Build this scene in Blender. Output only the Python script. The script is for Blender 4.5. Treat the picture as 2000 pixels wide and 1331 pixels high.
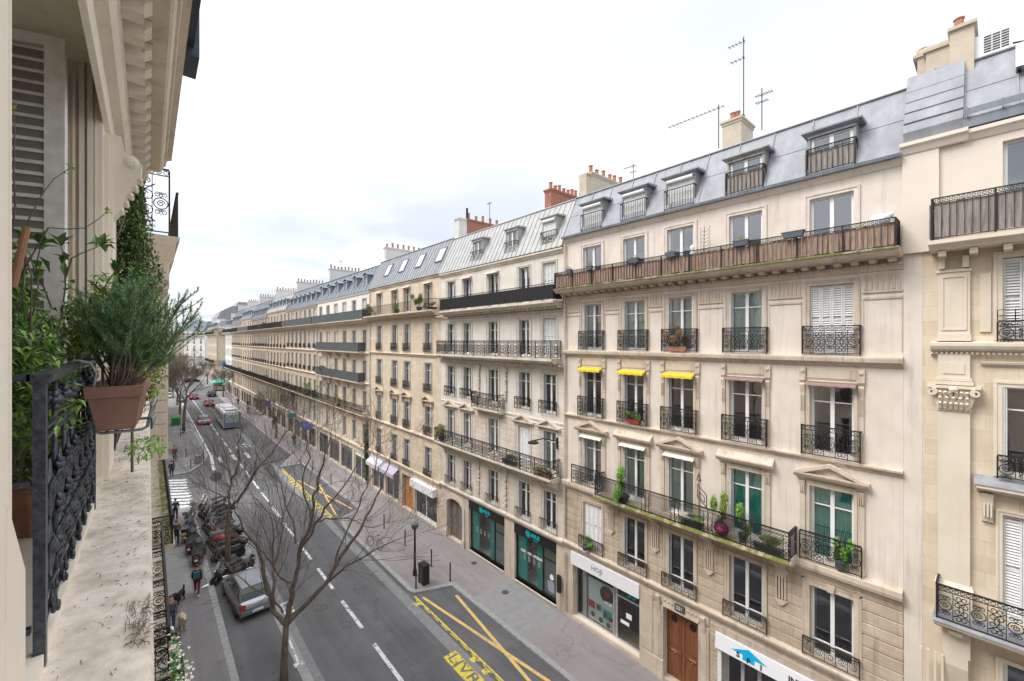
import bpy, math, random
from mathutils import Vector, Matrix
for o in list(bpy.data.objects): bpy.data.objects.remove(o)
SC = bpy.context.scene
COL = SC.collection
PI = math.pi
rnd = random.Random(7)
# ---------------------------------------------------------------- camera
CAMZ = 14.57
TH = math.atan(710/820.0)
cd = bpy.data.cameras.new('camera'); cam = bpy.data.objects.new('camera', cd); COL.objects.link(cam)
cam.location = (0, 0, CAMZ); cam.rotation_euler = (PI/2, 0, -TH)
cd.sensor_width = 36; cd.lens = 36*820/2000.0; cd.clip_start = .05; cd.clip_end = 3000
SC.camera = cam
# ---------------------------------------------------------------- sky and sun
W = bpy.data.worlds.new('World'); SC.world = W; W.use_nodes = True
nt = W.node_tree; nt.nodes.clear()
def N(tree, typ, **kw):
    n = tree.nodes.new(typ)
    for k, v in kw.items():
        if hasattr(n, k): setattr(n, k, v)
        else: n.inputs[k.replace('_', ' ')].default_value = v
    return n
SUN_EL, SUN_AZ = math.radians(50), math.radians(-62)      # azimuth measured from +Y towards +X
out = N(nt, 'ShaderNodeOutputWorld')
sky = N(nt, 'ShaderNodeTexSky'); sky.sky_type = 'NISHITA'; sky.sun_disc = False
sky.sun_elevation = SUN_EL; sky.sun_rotation = SUN_AZ
bg1 = N(nt, 'ShaderNodeBackground', Strength=.15); nt.links.new(sky.outputs[0], bg1.inputs[0])
tc = N(nt, 'ShaderNodeTexCoord')
sep = N(nt, 'ShaderNodeSeparateXYZ'); nt.links.new(tc.outputs['Generated'], sep.inputs[0])
# project the view direction on a cloud layer plane
mx = N(nt, 'ShaderNodeMath', operation='MAXIMUM'); mx.inputs[1].default_value = 0.0; nt.links.new(sep.outputs[2], mx.inputs[0])
ad = N(nt, 'ShaderNodeMath', operation='ADD'); ad.inputs[1].default_value = .13; nt.links.new(mx.outputs[0], ad.inputs[0])
dx = N(nt, 'ShaderNodeMath', operation='DIVIDE'); nt.links.new(sep.outputs[0], dx.inputs[0]); nt.links.new(ad.outputs[0], dx.inputs[1])
dy = N(nt, 'ShaderNodeMath', operation='DIVIDE'); nt.links.new(sep.outputs[1], dy.inputs[0]); nt.links.new(ad.outputs[0], dy.inputs[1])
cmb = N(nt, 'ShaderNodeCombineXYZ'); nt.links.new(dx.outputs[0], cmb.inputs[0]); nt.links.new(dy.outputs[0], cmb.inputs[1])
nz = N(nt, 'ShaderNodeTexNoise', Scale=.75, Detail=4.0, Roughness=.5, Distortion=.3); nt.links.new(cmb.outputs[0], nz.inputs['Vector'])
rp = N(nt, 'ShaderNodeValToRGB'); nt.links.new(nz.outputs[0], rp.inputs[0])
e = rp.color_ramp.elements
e[0].position = .36; e[0].color = (.44, .48, .54, 1); e[1].position = .56; e[1].color = (.95, .95, .955, 1)
el = e.new(.47); el.color = (.66, .69, .725, 1)
# thin high veil: higher up the sky is smoother and near white
mr = N(nt, 'ShaderNodeMapRange'); mr.inputs[1].default_value = .05; mr.inputs[2].default_value = .42; mr.inputs[3].default_value = 0; mr.inputs[4].default_value = .70
nt.links.new(sep.outputs[2], mr.inputs[0])
mixc = N(nt, 'ShaderNodeMix', data_type='RGBA'); mixc.inputs['B'].default_value = (.77, .785, .82, 1)
nt.links.new(mr.outputs[0], mixc.inputs['Factor']); nt.links.new(rp.outputs[0], mixc.inputs['A'])
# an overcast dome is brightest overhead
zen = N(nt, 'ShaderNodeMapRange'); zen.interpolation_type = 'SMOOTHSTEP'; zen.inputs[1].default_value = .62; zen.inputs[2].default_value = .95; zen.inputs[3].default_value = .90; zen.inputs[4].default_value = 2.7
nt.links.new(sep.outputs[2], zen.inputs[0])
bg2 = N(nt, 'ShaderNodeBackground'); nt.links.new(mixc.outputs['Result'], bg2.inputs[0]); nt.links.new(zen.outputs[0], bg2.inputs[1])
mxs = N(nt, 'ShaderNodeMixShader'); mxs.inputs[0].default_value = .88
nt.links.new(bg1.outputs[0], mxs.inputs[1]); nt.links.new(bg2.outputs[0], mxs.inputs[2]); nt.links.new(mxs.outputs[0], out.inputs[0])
sd = bpy.data.lights.new('sun', 'SUN'); sun = bpy.data.objects.new('sun', sd); COL.objects.link(sun)
sd.energy = 1.9; sd.angle = math.radians(30); sd.color = (1, .97, .92)
sdir = Vector((math.sin(SUN_AZ)*math.cos(SUN_EL), math.cos(SUN_AZ)*math.cos(SUN_EL), math.sin(SUN_EL)))
sun.rotation_euler = sdir.to_track_quat('Z', 'Y').to_euler(); sun.location = (-20, -20, 60)
SC.view_settings.view_transform = 'Standard'; SC.view_settings.look = 'None'; SC.view_settings.gamma = 1
SC.view_settings.exposure = .76
SC.render.engine = 'CYCLES'
try:
    SC.cycles.max_bounces = 8; SC.cycles.transparent_max_bounces = 12
except Exception: pass
# ---------------------------------------------------------------- helpers: scene graph
def link(o, parent=None):
    COL.objects.link(o)
    if parent is not None: o.parent = parent
    return o
def tag(o, label=None, cat=None, group=None, kind=None):
    if label: o['label'] = label
    if cat: o['category'] = cat
    if group: o['group'] = group
    if kind: o['kind'] = kind
    return o
def thing(name, label, cat, loc=(0, 0, 0), rz=0, group=None):
    o = bpy.data.objects.new(name, None); o.empty_display_size = .1
    COL.objects.link(o); o.location = loc; o.rotation_euler = (0, 0, rz)
    return tag(o, label, cat, group)
def put(name, me, parent=None, loc=(0, 0, 0), rot=(0, 0, 0), sc=None):
    o = bpy.data.objects.new(name, me); COL.objects.link(o)
    if parent is not None: o.parent = parent
    o.location = loc; o.rotation_euler = rot
    if sc: o.scale = sc
    return o
def copy_tree(o, parent=None):
    c = o.copy(); COL.objects.link(c)
    if parent is not None: c.parent = parent
    for ch in [x for x in o.children]: copy_tree(ch, c)
    return c
# ---------------------------------------------------------------- helpers: mesh
class MB:
    def __init__(s): s.v = []; s.f = []; s.m = []; s.mi = 0
    def add(s, vs, fs):
        k = len(s.v); s.v += [tuple(p) for p in vs]
        for f in fs: s.f.append(tuple(i+k for i in f)); s.m.append(s.mi)
    def quad(s, *p): s.add(p, [tuple(range(len(p)))])
    def box(s, x0, x1, y0, y1, z0, z1):
        if x0 > x1: x0, x1 = x1, x0
        if y0 > y1: y0, y1 = y1, y0
        if z0 > z1: z0, z1 = z1, z0
        s.add([(x0, y0, z0), (x1, y0, z0), (x1, y1, z0), (x0, y1, z0), (x0, y0, z1), (x1, y0, z1), (x1, y1, z1), (x0, y1, z1)],
              [(0, 3, 2, 1), (4, 5, 6, 7), (0, 1, 5, 4), (1, 2, 6, 5), (2, 3, 7, 6), (3, 0, 4, 7)])
    def prism(s, poly, x0, x1, ax='x'):
        # polygon in the plane across axis `ax`, extruded from x0 to x1
        n = len(poly)
        def P(t, a, b): return (t, a, b) if ax == 'x' else ((a, t, b) if ax == 'y' else (a, b, t))
        vs = [P(x0, a, b) for a, b in poly]+[P(x1, a, b) for a, b in poly]
        fs = [tuple(range(n))[::-1], tuple(range(n, 2*n))]+[(i, (i+1) % n, n+(i+1) % n, n+i) for i in range(n)]
        s.add(vs, fs)
    def tube(s, pts, r, n=6, cap=True):
        pts = [Vector(p) for p in pts]; m = len(pts)
        if m < 2: return
        rs = r if isinstance(r, (list, tuple)) else [r]*m
        t = (pts[1]-pts[0]).normalized()
        u = t.orthogonal().normalized(); vs = []
        for i, p in enumerate(pts):
            if i == 0: d = pts[1]-pts[0]
            elif i == m-1: d = pts[-1]-pts[-2]
            else: d = pts[i+1]-pts[i-1]
            if d.length < 1e-9: d = t
            d = d.normalized(); u = (u-d*u.dot(d))
            if u.length < 1e-6: u = d.orthogonal()
            u.normalize(); w = d.cross(u)
            for k in range(n):
                a = 2*PI*k/n; vs.append(p+(u*math.cos(a)+w*math.sin(a))*rs[i])
        fs = [(i*n+k, i*n+(k+1) % n, (i+1)*n+(k+1) % n, (i+1)*n+k) for i in range(m-1) for k in range(n)]
        if cap: fs += [tuple(range(n))[::-1], tuple(range((m-1)*n, m*n))]
        s.add(vs, fs)
    def lathe(s, prof, c=(0, 0, 0), n=12, axis='z'):
        vs = []
        for r, h in prof:
            for k in range(n):
                a = 2*PI*k/n; x, y = r*math.cos(a), r*math.sin(a)
                p = (x, y, h) if axis == 'z' else ((x, h, y) if axis == 'y' else (h, x, y))
                vs.append((p[0]+c[0], p[1]+c[1], p[2]+c[2]))
        m = len(prof)
        fs = [(i*n+k, i*n+(k+1) % n, (i+1)*n+(k+1) % n, (i+1)*n+k) for i in range(m-1) for k in range(n)]
        fs += [tuple(range(n))[::-1], tuple(range((m-1)*n, m*n))]
        s.add(vs, fs)
    def ribbon(s, pts, w, t, y=0.0):
        # flat iron strap following a curve in the x-z plane
        m = len(pts); vs = []
        for i in range(m):
            a = pts[max(i-1, 0)]; b = pts[min(i+1, m-1)]
            dx_, dz_ = b[0]-a[0], b[1]-a[1]; L = math.hypot(dx_, dz_) or 1
            nx, nz_ = -dz_/L*w/2, dx_/L*w/2; x, z = pts[i]
            vs += [(x-nx, y-t/2, z-nz_), (x+nx, y-t/2, z+nz_), (x+nx, y+t/2, z+nz_), (x-nx, y+t/2, z-nz_)]
        fs = [(i*4+k, i*4+(k+1) % 4, (i+1)*4+(k+1) % 4, (i+1)*4+k) for i in range(m-1) for k in range(4)]
        s.add(vs, fs)
    def ball(s, c, r, n=8, sc=(1, 1, 1), m=None):
        m = m or max(4, n//2); prof = []
        vs = []; 
        for i in range(m+1):
            a = -PI/2+PI*i/m; rr = max(1e-4, math.cos(a)); h = math.sin(a)
            for k in range(n):
                b = 2*PI*k/n; vs.append((c[0]+r*sc[0]*rr*math.cos(b), c[1]+r*sc[1]*rr*math.sin(b), c[2]+r*sc[2]*h))
        fs = [(i*n+k, i*n+(k+1) % n, (i+1)*n+(k+1) % n, (i+1)*n+k) for i in range(m) for k in range(n)]
        s.add(vs, fs)
    def loft(s, loops, cap=True, closed=True):
        n = len(loops[0]); vs = [p for l in loops for p in l]
        fs = [(i*n+k, i*n+(k+1) % n, (i+1)*n+(k+1) % n, (i+1)*n+k) for i in range(len(loops)-1) for k in range(n if closed else n-1)]
        if cap: fs += [tuple(range(n))[::-1], tuple(range((len(loops)-1)*n, len(loops)*n))]
        s.add(vs, fs)
    def mesh(s, name, mats, smooth=False, fix=True):
        me = bpy.data.meshes.new(name); me.from_pydata([tuple(p) for p in s.v], [], s.f)
        if not isinstance(mats, (list, tuple)): mats = [mats]
        for m in mats: me.materials.append(m)
        if len(mats) > 1: me.polygons.foreach_set('material_index', s.m)
        if smooth: me.polygons.foreach_set('use_smooth', [True]*len(s.f))
        me.update(); return me
    def build(s, name, mats, parent=None, loc=(0, 0, 0), rot=(0, 0, 0), smooth=False):
        return put(name, s.mesh(name, mats, smooth), parent, loc, rot)
def text_mesh(txt, size, mat, ext=.004, align='CENTER', bold=0.0, cache={}):
    cu = bpy.data.curves.new('lettering', 'FONT'); cu.body = txt; cu.size = size; cu.extrude = ext; cu.offset = bold
    cu.align_x = align; cu.align_y = 'CENTER'; cu.resolution_u = 2
    o = bpy.data.objects.new('lettering', cu); COL.objects.link(o)
    dg = bpy.context.evaluated_depsgraph_get(); dg.update()
    me = bpy.data.meshes.new_from_object(o.evaluated_get(dg)); me.name = 'lettering'
    bpy.data.objects.remove(o); me.materials.clear(); me.materials.append(mat); return me
# image point -> world, on a vertical plane X = const, at height Z, or at depth D
SN, CS = math.sin(TH), math.cos(TH)
def ray(px, py):
    u = (px-1000)/820.0; v = (665.5-py)/820.0
    return Vector((SN+CS*u, CS-SN*u, v))
def atD(px, py, D): return Vector((0, 0, CAMZ))+ray(px, py)*D
# ---------------------------------------------------------------- materials
def newmat(name):
    m = bpy.data.materials.new(name); m.use_nodes = True; t = m.node_tree
    b = t.nodes['Principled BSDF']; return m, t, b
def rgba(c): return (c[0], c[1], c[2], 1)
MC = {}
def plain(name, c, rough=.6, metal=0.0, noise=0.0, scale=8.0, bump=0.0, spec=None):
    if name in MC: return MC[name]
    m, t, b = newmat(name); b.inputs['Base Color'].default_value = rgba(c); b.inputs['Roughness'].default_value = rough; b.inputs['Metallic'].default_value = metal
    if spec is not None: b.inputs['Specular IOR Level'].default_value = spec
    if noise or bump:
        tcn = N(t, 'ShaderNodeTexCoord'); n = N(t, 'ShaderNodeTexNoise', Scale=scale, Detail=5.0, Roughness=.6); t.links.new(tcn.outputs['Object'], n.inputs['Vector'])
        if noise:
            r = N(t, 'ShaderNodeValToRGB'); t.links.new(n.outputs[0], r.inputs[0])
            r.color_ramp.elements[0].position = .3; r.color_ramp.elements[1].position = .7
            r.color_ramp.elements[0].color = rgba([x*(1-noise) for x in c]); r.color_ramp.elements[1].color = rgba([min(1, x*(1+noise)) for x in c])
            t.links.new(r.outputs[0], b.inputs['Base Color'])
        if bump:
            bp = N(t, 'ShaderNodeBump', Strength=bump, Distance=.01); t.links.new(n.outputs[0], bp.inputs['Height']); t.links.new(bp.outputs[0], b.inputs['Normal'])
    MC[name] = m; return m
def stone(name, c, joint=None, var=.10, stain=.35, dirt=(.20, .17, .14), jd=.75, streak=1.0):
    if name in MC: return MC[name]
    m, t, b = newmat(name); L = t.links.new
    b.inputs['Roughness'].default_value = .85; b.inputs['Specular IOR Level'].default_value = .25
    tcn = N(t, 'ShaderNodeTexCoord'); sp = N(t, 'ShaderNodeSeparateXYZ'); L(tcn.outputs['Object'], sp.inputs[0])
    n1 = N(t, 'ShaderNodeTexNoise', Scale=1.1, Detail=6.0, Roughness=.6); L(tcn.outputs['Object'], n1.inputs['Vector'])
    r1 = N(t, 'ShaderNodeValToRGB'); L(n1.outputs[0], r1.inputs[0])
    r1.color_ramp.elements[0].position = .32; r1.color_ramp.elements[1].position = .68
    r1.color_ramp.elements[0].color = rgba([c[0]*(1-var), c[1]*(1-var*1.2), c[2]*(1-var*1.5)]); r1.color_ramp.elements[1].color = rgba([min(1, x*(1+var*.6)) for x in c])
    # vertical streaks of grime
    mp = N(t, 'ShaderNodeMapping'); mp.inputs['Scale'].default_value = (3.2, 3.2, .22); L(tcn.outputs['Object'], mp.inputs[0])
    n2 = N(t, 'ShaderNodeTexNoise', Scale=1.6, Detail=5.0, Roughness=.62); L(mp.outputs[0], n2.inputs['Vector'])
    r2 = N(t, 'ShaderNodeMapRange'); r2.inputs[1].default_value = .52; r2.inputs[2].default_value = .80; r2.inputs[3].default_value = 0; r2.inputs[4].default_value = stain*streak; L(n2.outputs[0], r2.inputs[0])
    mxa = N(t, 'ShaderNodeMix', data_type='RGBA'); L(r2.outputs[0], mxa.inputs['Factor']); L(r1.outputs[0], mxa.inputs['A']); mxa.inputs['B'].default_value = rgba(dirt)
    col = mxa.outputs['Result']
    n3 = N(t, 'ShaderNodeTexNoise', Scale=14.0, Detail=4.0, Roughness=.6); L(tcn.outputs['Object'], n3.inputs['Vector'])
    r3 = N(t, 'ShaderNodeMapRange'); r3.inputs[1].default_value = .55; r3.inputs[2].default_value = .85; r3.inputs[4].default_value = stain*.5; L(n3.outputs[0], r3.inputs[0])
    mxb = N(t, 'ShaderNodeMix', data_type='RGBA'); L(r3.outputs[0], mxb.inputs['Factor']); L(col, mxb.inputs['A']); mxb.inputs['B'].default_value = rgba([x*.55 for x in c])
    col = mxb.outputs['Result']; hgt = n3.outputs[0]
    if joint:
        cb = N(t, 'ShaderNodeCombineXYZ'); L(sp.outputs[0], cb.inputs[0]); L(sp.outputs[2], cb.inputs[1])
        bk = N(t, 'ShaderNodeTexBrick', Scale=1.0); bk.inputs['Brick Width'].default_value = joint[0]; bk.inputs['Row Height'].default_value = joint[1]
        bk.inputs['Mortar Size'].default_value = .007; bk.inputs['Mortar Smooth'].default_value = .3; bk.inputs['Bias'].default_value = 0
        bk.inputs['Color1'].default_value = (1, 1, 1, 1); bk.inputs['Color2'].default_value = (1-var, 1-var*1.1, 1-var*1.4, 1); bk.inputs['Mortar'].default_value = (jd, jd*.96, jd*.9, 1)
        L(cb.outputs[0], bk.inputs['Vector'])
        mm = N(t, 'ShaderNodeMix', data_type='RGBA', blend_type='MULTIPLY'); mm.inputs['Factor'].default_value = 1; L(col, mm.inputs['A']); L(bk.outputs['Color'], mm.inputs['B']); col = mm.outputs['Result']
    L(col, b.inputs['Base Color'])
    bp = N(t, 'ShaderNodeBump', Strength=.35, Distance=.008); L(hgt, bp.inputs['Height']); L(bp.outputs[0], b.inputs['Normal'])
    MC[name] = m; return m
def two_tone(name, c1, c2, scale, rough=.6, metal=0.0, lo=.4, hi=.6, stretch=(1, 1, 1), bump=.0, detail=6.0, bd=.01):
    if name in MC: return MC[name]
    m, t, b = newmat(name); L = t.links.new
    tcn = N(t, 'ShaderNodeTexCoord'); mp = N(t, 'ShaderNodeMapping'); mp.inputs['Scale'].default_value = stretch; L(tcn.outputs['Object'], mp.inputs[0])
    n1 = N(t, 'ShaderNodeTexNoise', Scale=scale, Detail=detail, Roughness=.65); L(mp.outputs[0], n1.inputs['Vector'])
    r = N(t, 'ShaderNodeValToRGB'); L(n1.outputs[0], r.inputs[0]); r.color_ramp.elements[0].position = lo; r.color_ramp.elements[1].position = hi
    r.color_ramp.elements[0].color = rgba(c1); r.color_ramp.elements[1].color = rgba(c2); L(r.outputs[0], b.inputs['Base Color'])
    b.inputs['Roughness'].default_value = rough; b.inputs['Metallic'].default_value = metal
    if bump:
        bp = N(t, 'ShaderNodeBump', Strength=bump, Distance=bd); L(n1.outputs[0], bp.inputs['Height']); L(bp.outputs[0], b.inputs['Normal'])
    MC[name] = m; return m
def glassmat(name, tint=(.88, .92, .92), refl=.24):
    m, t, b = newmat(name); t.nodes.remove(b); o = [n for n in t.nodes if n.type == 'OUTPUT_MATERIAL'][0]
    tr = N(t, 'ShaderNodeBsdfTransparent'); tr.inputs[0].default_value = rgba(tint)
    gl = N(t, 'ShaderNodeBsdfGlossy'); gl.inputs['Roughness'].default_value = .03; gl.inputs['Color'].default_value = (.95, .97, 1, 1); tg = N(t, 'ShaderNodeTexCoord'); ng = N(t, 'ShaderNodeTexNoise', Scale=.9, Detail=1.0); t.links.new(tg.outputs['Object'], ng.inputs['Vector']); bg_ = N(t, 'ShaderNodeBump', Strength=.25, Distance=.03); t.links.new(ng.outputs[0], bg_.inputs['Height']); t.links.new(bg_.outputs[0], gl.inputs['Normal'])
    lw = N(t, 'ShaderNodeFresnel'); lw.inputs[0].default_value = 1.5
    mr_ = N(t, 'ShaderNodeMapRange'); mr_.inputs[1].default_value = .04; mr_.inputs[2].default_value = .6; mr_.inputs[3].default_value = refl; mr_.inputs[4].default_value = .85; t.links.new(lw.outputs[0], mr_.inputs[0])
    ms = N(t, 'ShaderNodeMixShader'); t.links.new(mr_.outputs[0], ms.inputs[0]); t.links.new(tr.outputs[0], ms.inputs[1]); t.links.new(gl.outputs[0], ms.inputs[2]); t.links.new(ms.outputs[0], o.inputs[0])
    return m
GLASS = glassmat('window_glass'); SHOPGLASS = glassmat('shop_glass', (.92, .96, .94), .07)
FARGLASS = plain('dark_window_glass', (.045, .05, .055), .08, spec=.9)
STONE_B = stone('cream_limewash', (.69, .62, .55), None, .09, .40)
STONE_BT = stone('cream_stone_trim', (.59, .505, .42), None, .16, .75)
STONE_BR = stone('cream_rusticated_stone', (.57, .48, .39), (1.1, .37), .18, .75, jd=.65)
STONE_C = stone('white_limewash', (.70, .655, .605), (1.2, .42), .07, .40, jd=.92)
STONE_CT = stone('white_stone_trim', (.63, .57, .50), None, .15, .75)
STONE_D = stone('honey_stone', (.66, .565, .45), (1.0, .34), .10, .40, jd=.84)
STONE_DT = stone('honey_stone_trim', (.58, .49, .38), None, .1, .4)
STONE_A = stone('golden_ashlar', (.70, .605, .48), (1.15, .42), .14, .30, (.42, .28, .12), jd=.80)
STONE_AT = stone('golden_stone_trim', (.68, .60, .49), None, .06, .22, (.38, .27, .15))
STONE_AU = stone('pale_render', (.72, .64, .55), None, .03, .08)
STONE_E = stone('sand_stone', (.60, .52, .42), (1.0, .34), .10, .35, jd=.8)
STONE_F = stone('grey_sand_stone', (.54, .47, .385), (1.0, .34), .10, .45, jd=.8)
STONE_W = stone('white_render', (.72, .70, .66), None, .05, .2)
STONE_L = stone('weathered_cream_stone', (.76, .67, .54), None, .10, .45)
STONE_LW = stone('pale_painted_stone', (.84, .765, .655), None, .06, .3)
DARKIN = plain('dark_interior', (.07, .065, .062), .9)
WHITE = plain('white_window_paint', (.78, .78, .77), .45, noise=.05, scale=6)
SHUT = plain('white_shutter_paint', (.70, .70, .69), .55, noise=.10, scale=5)
GREYSH = plain('grey_shutter_paint', (.78, .77, .75), .6, noise=.15, scale=9, bump=.2)
IRON = plain('black_wrought_iron', (.022, .021, .021), .55, .3, noise=.4, scale=14)
IRONR = plain('rusty_wrought_iron', (.045, .036, .030), .7, .2, noise=.45, scale=12)
IRONB = two_tone('blue_black_cast_iron', (.038, .044, .055), (.105, .118, .145), 40, .36, .4, .38, .72, bump=.35)
IRONG = plain('green_grey_iron', (.085, .10, .10), .6, .2, noise=.3, scale=10)
ZINC = two_tone('weathered_zinc', (.20, .205, .22), (.31, .32, .345), 1.2, .62, 0, .30, .70, (1.8, 1.8, .30), .15)
ZINCD = two_tone('dark_zinc', (.13, .15, .18), (.25, .28, .31), 1.3, .55, .1, .3, .7, (1.6, 1.6, .4), .1)
ZINCL = two_tone('pale_zinc', (.31, .305, .295), (.43, .43, .42), 1.8, .62, 0, .3, .7, (2, 2, .3), .1)
ZINCS = two_tone('stained_zinc', (.25, .165, .12), (.34, .33, .335), 1.5, .6, 0, .34, .52, (2.4, 2.4, .28), .1)
SLATE = two_tone('slate_roof', (.12, .14, .165), (.22, .245, .28), 2.0, .45, .1, .3, .7)
WOODP = two_tone('weathered_planks', (.15, .085, .06), (.46, .32, .24), 3.0, .85, 0, .3, .7, (7, 1, .6), .3)
WOODG = two_tone('grey_planks', (.16, .13, .115), (.38, .33, .30), 3.0, .85, 0, .3, .7, (7, 1, .6), .3)
DOORW = two_tone('red_brown_door_wood', (.13, .045, .018), (.30, .11, .045), 3.0, .4, 0, .3, .7, (6, 1, .5), .1)
DOORO = two_tone('orange_oak_door', (.36, .15, .04), (.58, .27, .08), 3.0, .45, 0, .3, .7, (6, 1, .5), .1)
DOORG = two_tone('grey_brown_door', (.12, .10, .09), (.22, .19, .17), 3.0, .6, 0, .3, .7, (6, 1, .5), .1)
MOSS = two_tone('mossy_stone', (.15, .15, .05), (.50, .43, .33), 3.5, .95, 0, .34, .50, bump=.6)
MOSSG = two_tone('green_moss', (.44, .38, .29), (.19, .20, .05), 2.6, .95, 0, .42, .50, bump=.9, bd=.03)
POT = plain('terracotta_chimney', (.38, .165, .105), .8, noise=.25, scale=9)
POTD = plain('old_terracotta', (.34, .17, .12), .85, noise=.3, scale=9)
LEAF = plain('leaf_green', (.18, .32, .05), .55, noise=.5, scale=30)
LEAFD = plain('dark_leaf', (.07, .14, .035), .5, noise=.5, scale=30)
LEAFB = plain('bright_leaf', (.25, .42, .07), .55, noise=.35, scale=30)
LEAFY = plain('yellow_green_leaf', (.38, .42, .05), .55, noise=.3, scale=30)
LEAFR = plain('rosemary_needles', (.26, .46, .15), .6, noise=.45, scale=40)
BARK = two_tone('branch_bark', (.085, .068, .055), (.22, .18, .145), 9, .9, 0, .35, .7, (1, 1, .3), .4)
BARKT = two_tone('trunk_bark', (.085, .075, .055), (.20, .175, .13), 7, .9, 0, .35, .7, (2, 2, .4), .6, bd=.02)
TEALM = plain('teal_curtain', (.03, .56, .52), .8, noise=.2, scale=4)
TEALL = plain('pale_teal_curtain', (.60, .73, .70), .85, noise=.1, scale=4)
SHEER = plain('sheer_curtain', (.74, .76, .74), .9, noise=.1, scale=5)
BLUEC = plain('blue_curtain', (.25, .36, .50), .85)
YELLOW = plain('yellow_awning_cloth', (.74, .52, .03), .8, noise=.16, scale=5)
BROWNC = plain('brown_awning_cloth', (.26, .17, .15), .8, noise=.15)
CREAMC = plain('cream_awning_cloth', (.68, .64, .58), .8, noise=.08)
BRICK = plain('old_brick', (.30, .13, .09), .9, noise=.45, scale=11, bump=.4)
RENDER = plain('beige_chimney_render', (.50, .43, .34), .9, noise=.12, scale=2)
RENDERW = plain('white_chimney_render', (.60, .585, .56), .9, noise=.08, scale=2)
BLACKP = plain('black_plastic', (.02, .02, .022), .45)
BLACKM = plain('black_paint_metal', (.018, .018, .018), .4, .2)
GREYP = plain('grey_plastic', (.30, .31, .32), .5)
BRASS = plain('brass', (.62, .46, .22), .35, .8)
SIGNW = plain('white_sign_board', (.80, .80, .82), .35)
TEALP = plain('teal_paint', (.0, .52, .47), .45)
CYAN = plain('cyan_lettering', (.0, .52, .60), .4)
BLACKT = plain('black_lettering', (.012, .012, .015), .5)
GREYT = plain('grey_lettering', (.22, .23, .25), .5)
WHITET = plain('white_lettering', (.85, .85, .85), .5)
# ---------------------------------------------------------------- ironwork
def spiral(cx, cz, r0, r1, a0, turns, n=12):
    return [(cx+(r0+(r1-r0)*i/n)*math.cos(a0+turns*2*PI*i/n), cz+(r0+(r1-r0)*i/n)*math.sin(a0+turns*2*PI*i/n)) for i in range(n+1)]
def sscroll(m, x0, z0, x1, z1, w, t, flip=1, n=10):
    # an S: two opposed volutes joined by a stem
    L = math.hypot(x1-x0, z1-z0); r = L*.24; ax, az = (x1-x0)/L, (z1-z0)/L; px, pz = -az*flip, ax*flip
    def G(p, q): return (x0+ax*p+px*q, z0+az*p+pz*q)
    A = [G(r+math.cos(a)*rr, rr*math.sin(a)) for a, rr in [(PI*.1+i*2*PI*1.15/n, r*(.25+.75*i/n)) for i in range(n+1)]]
    B = [G(L-r-math.cos(a)*rr, -rr*math.sin(a)) for a, rr in [(PI*.1+i*2*PI*1.15/n, r*(.25+.75*i/n)) for i in range(n+1)]]
    m.ribbon(A+B[::-1], w, t)
RM = {}
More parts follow.
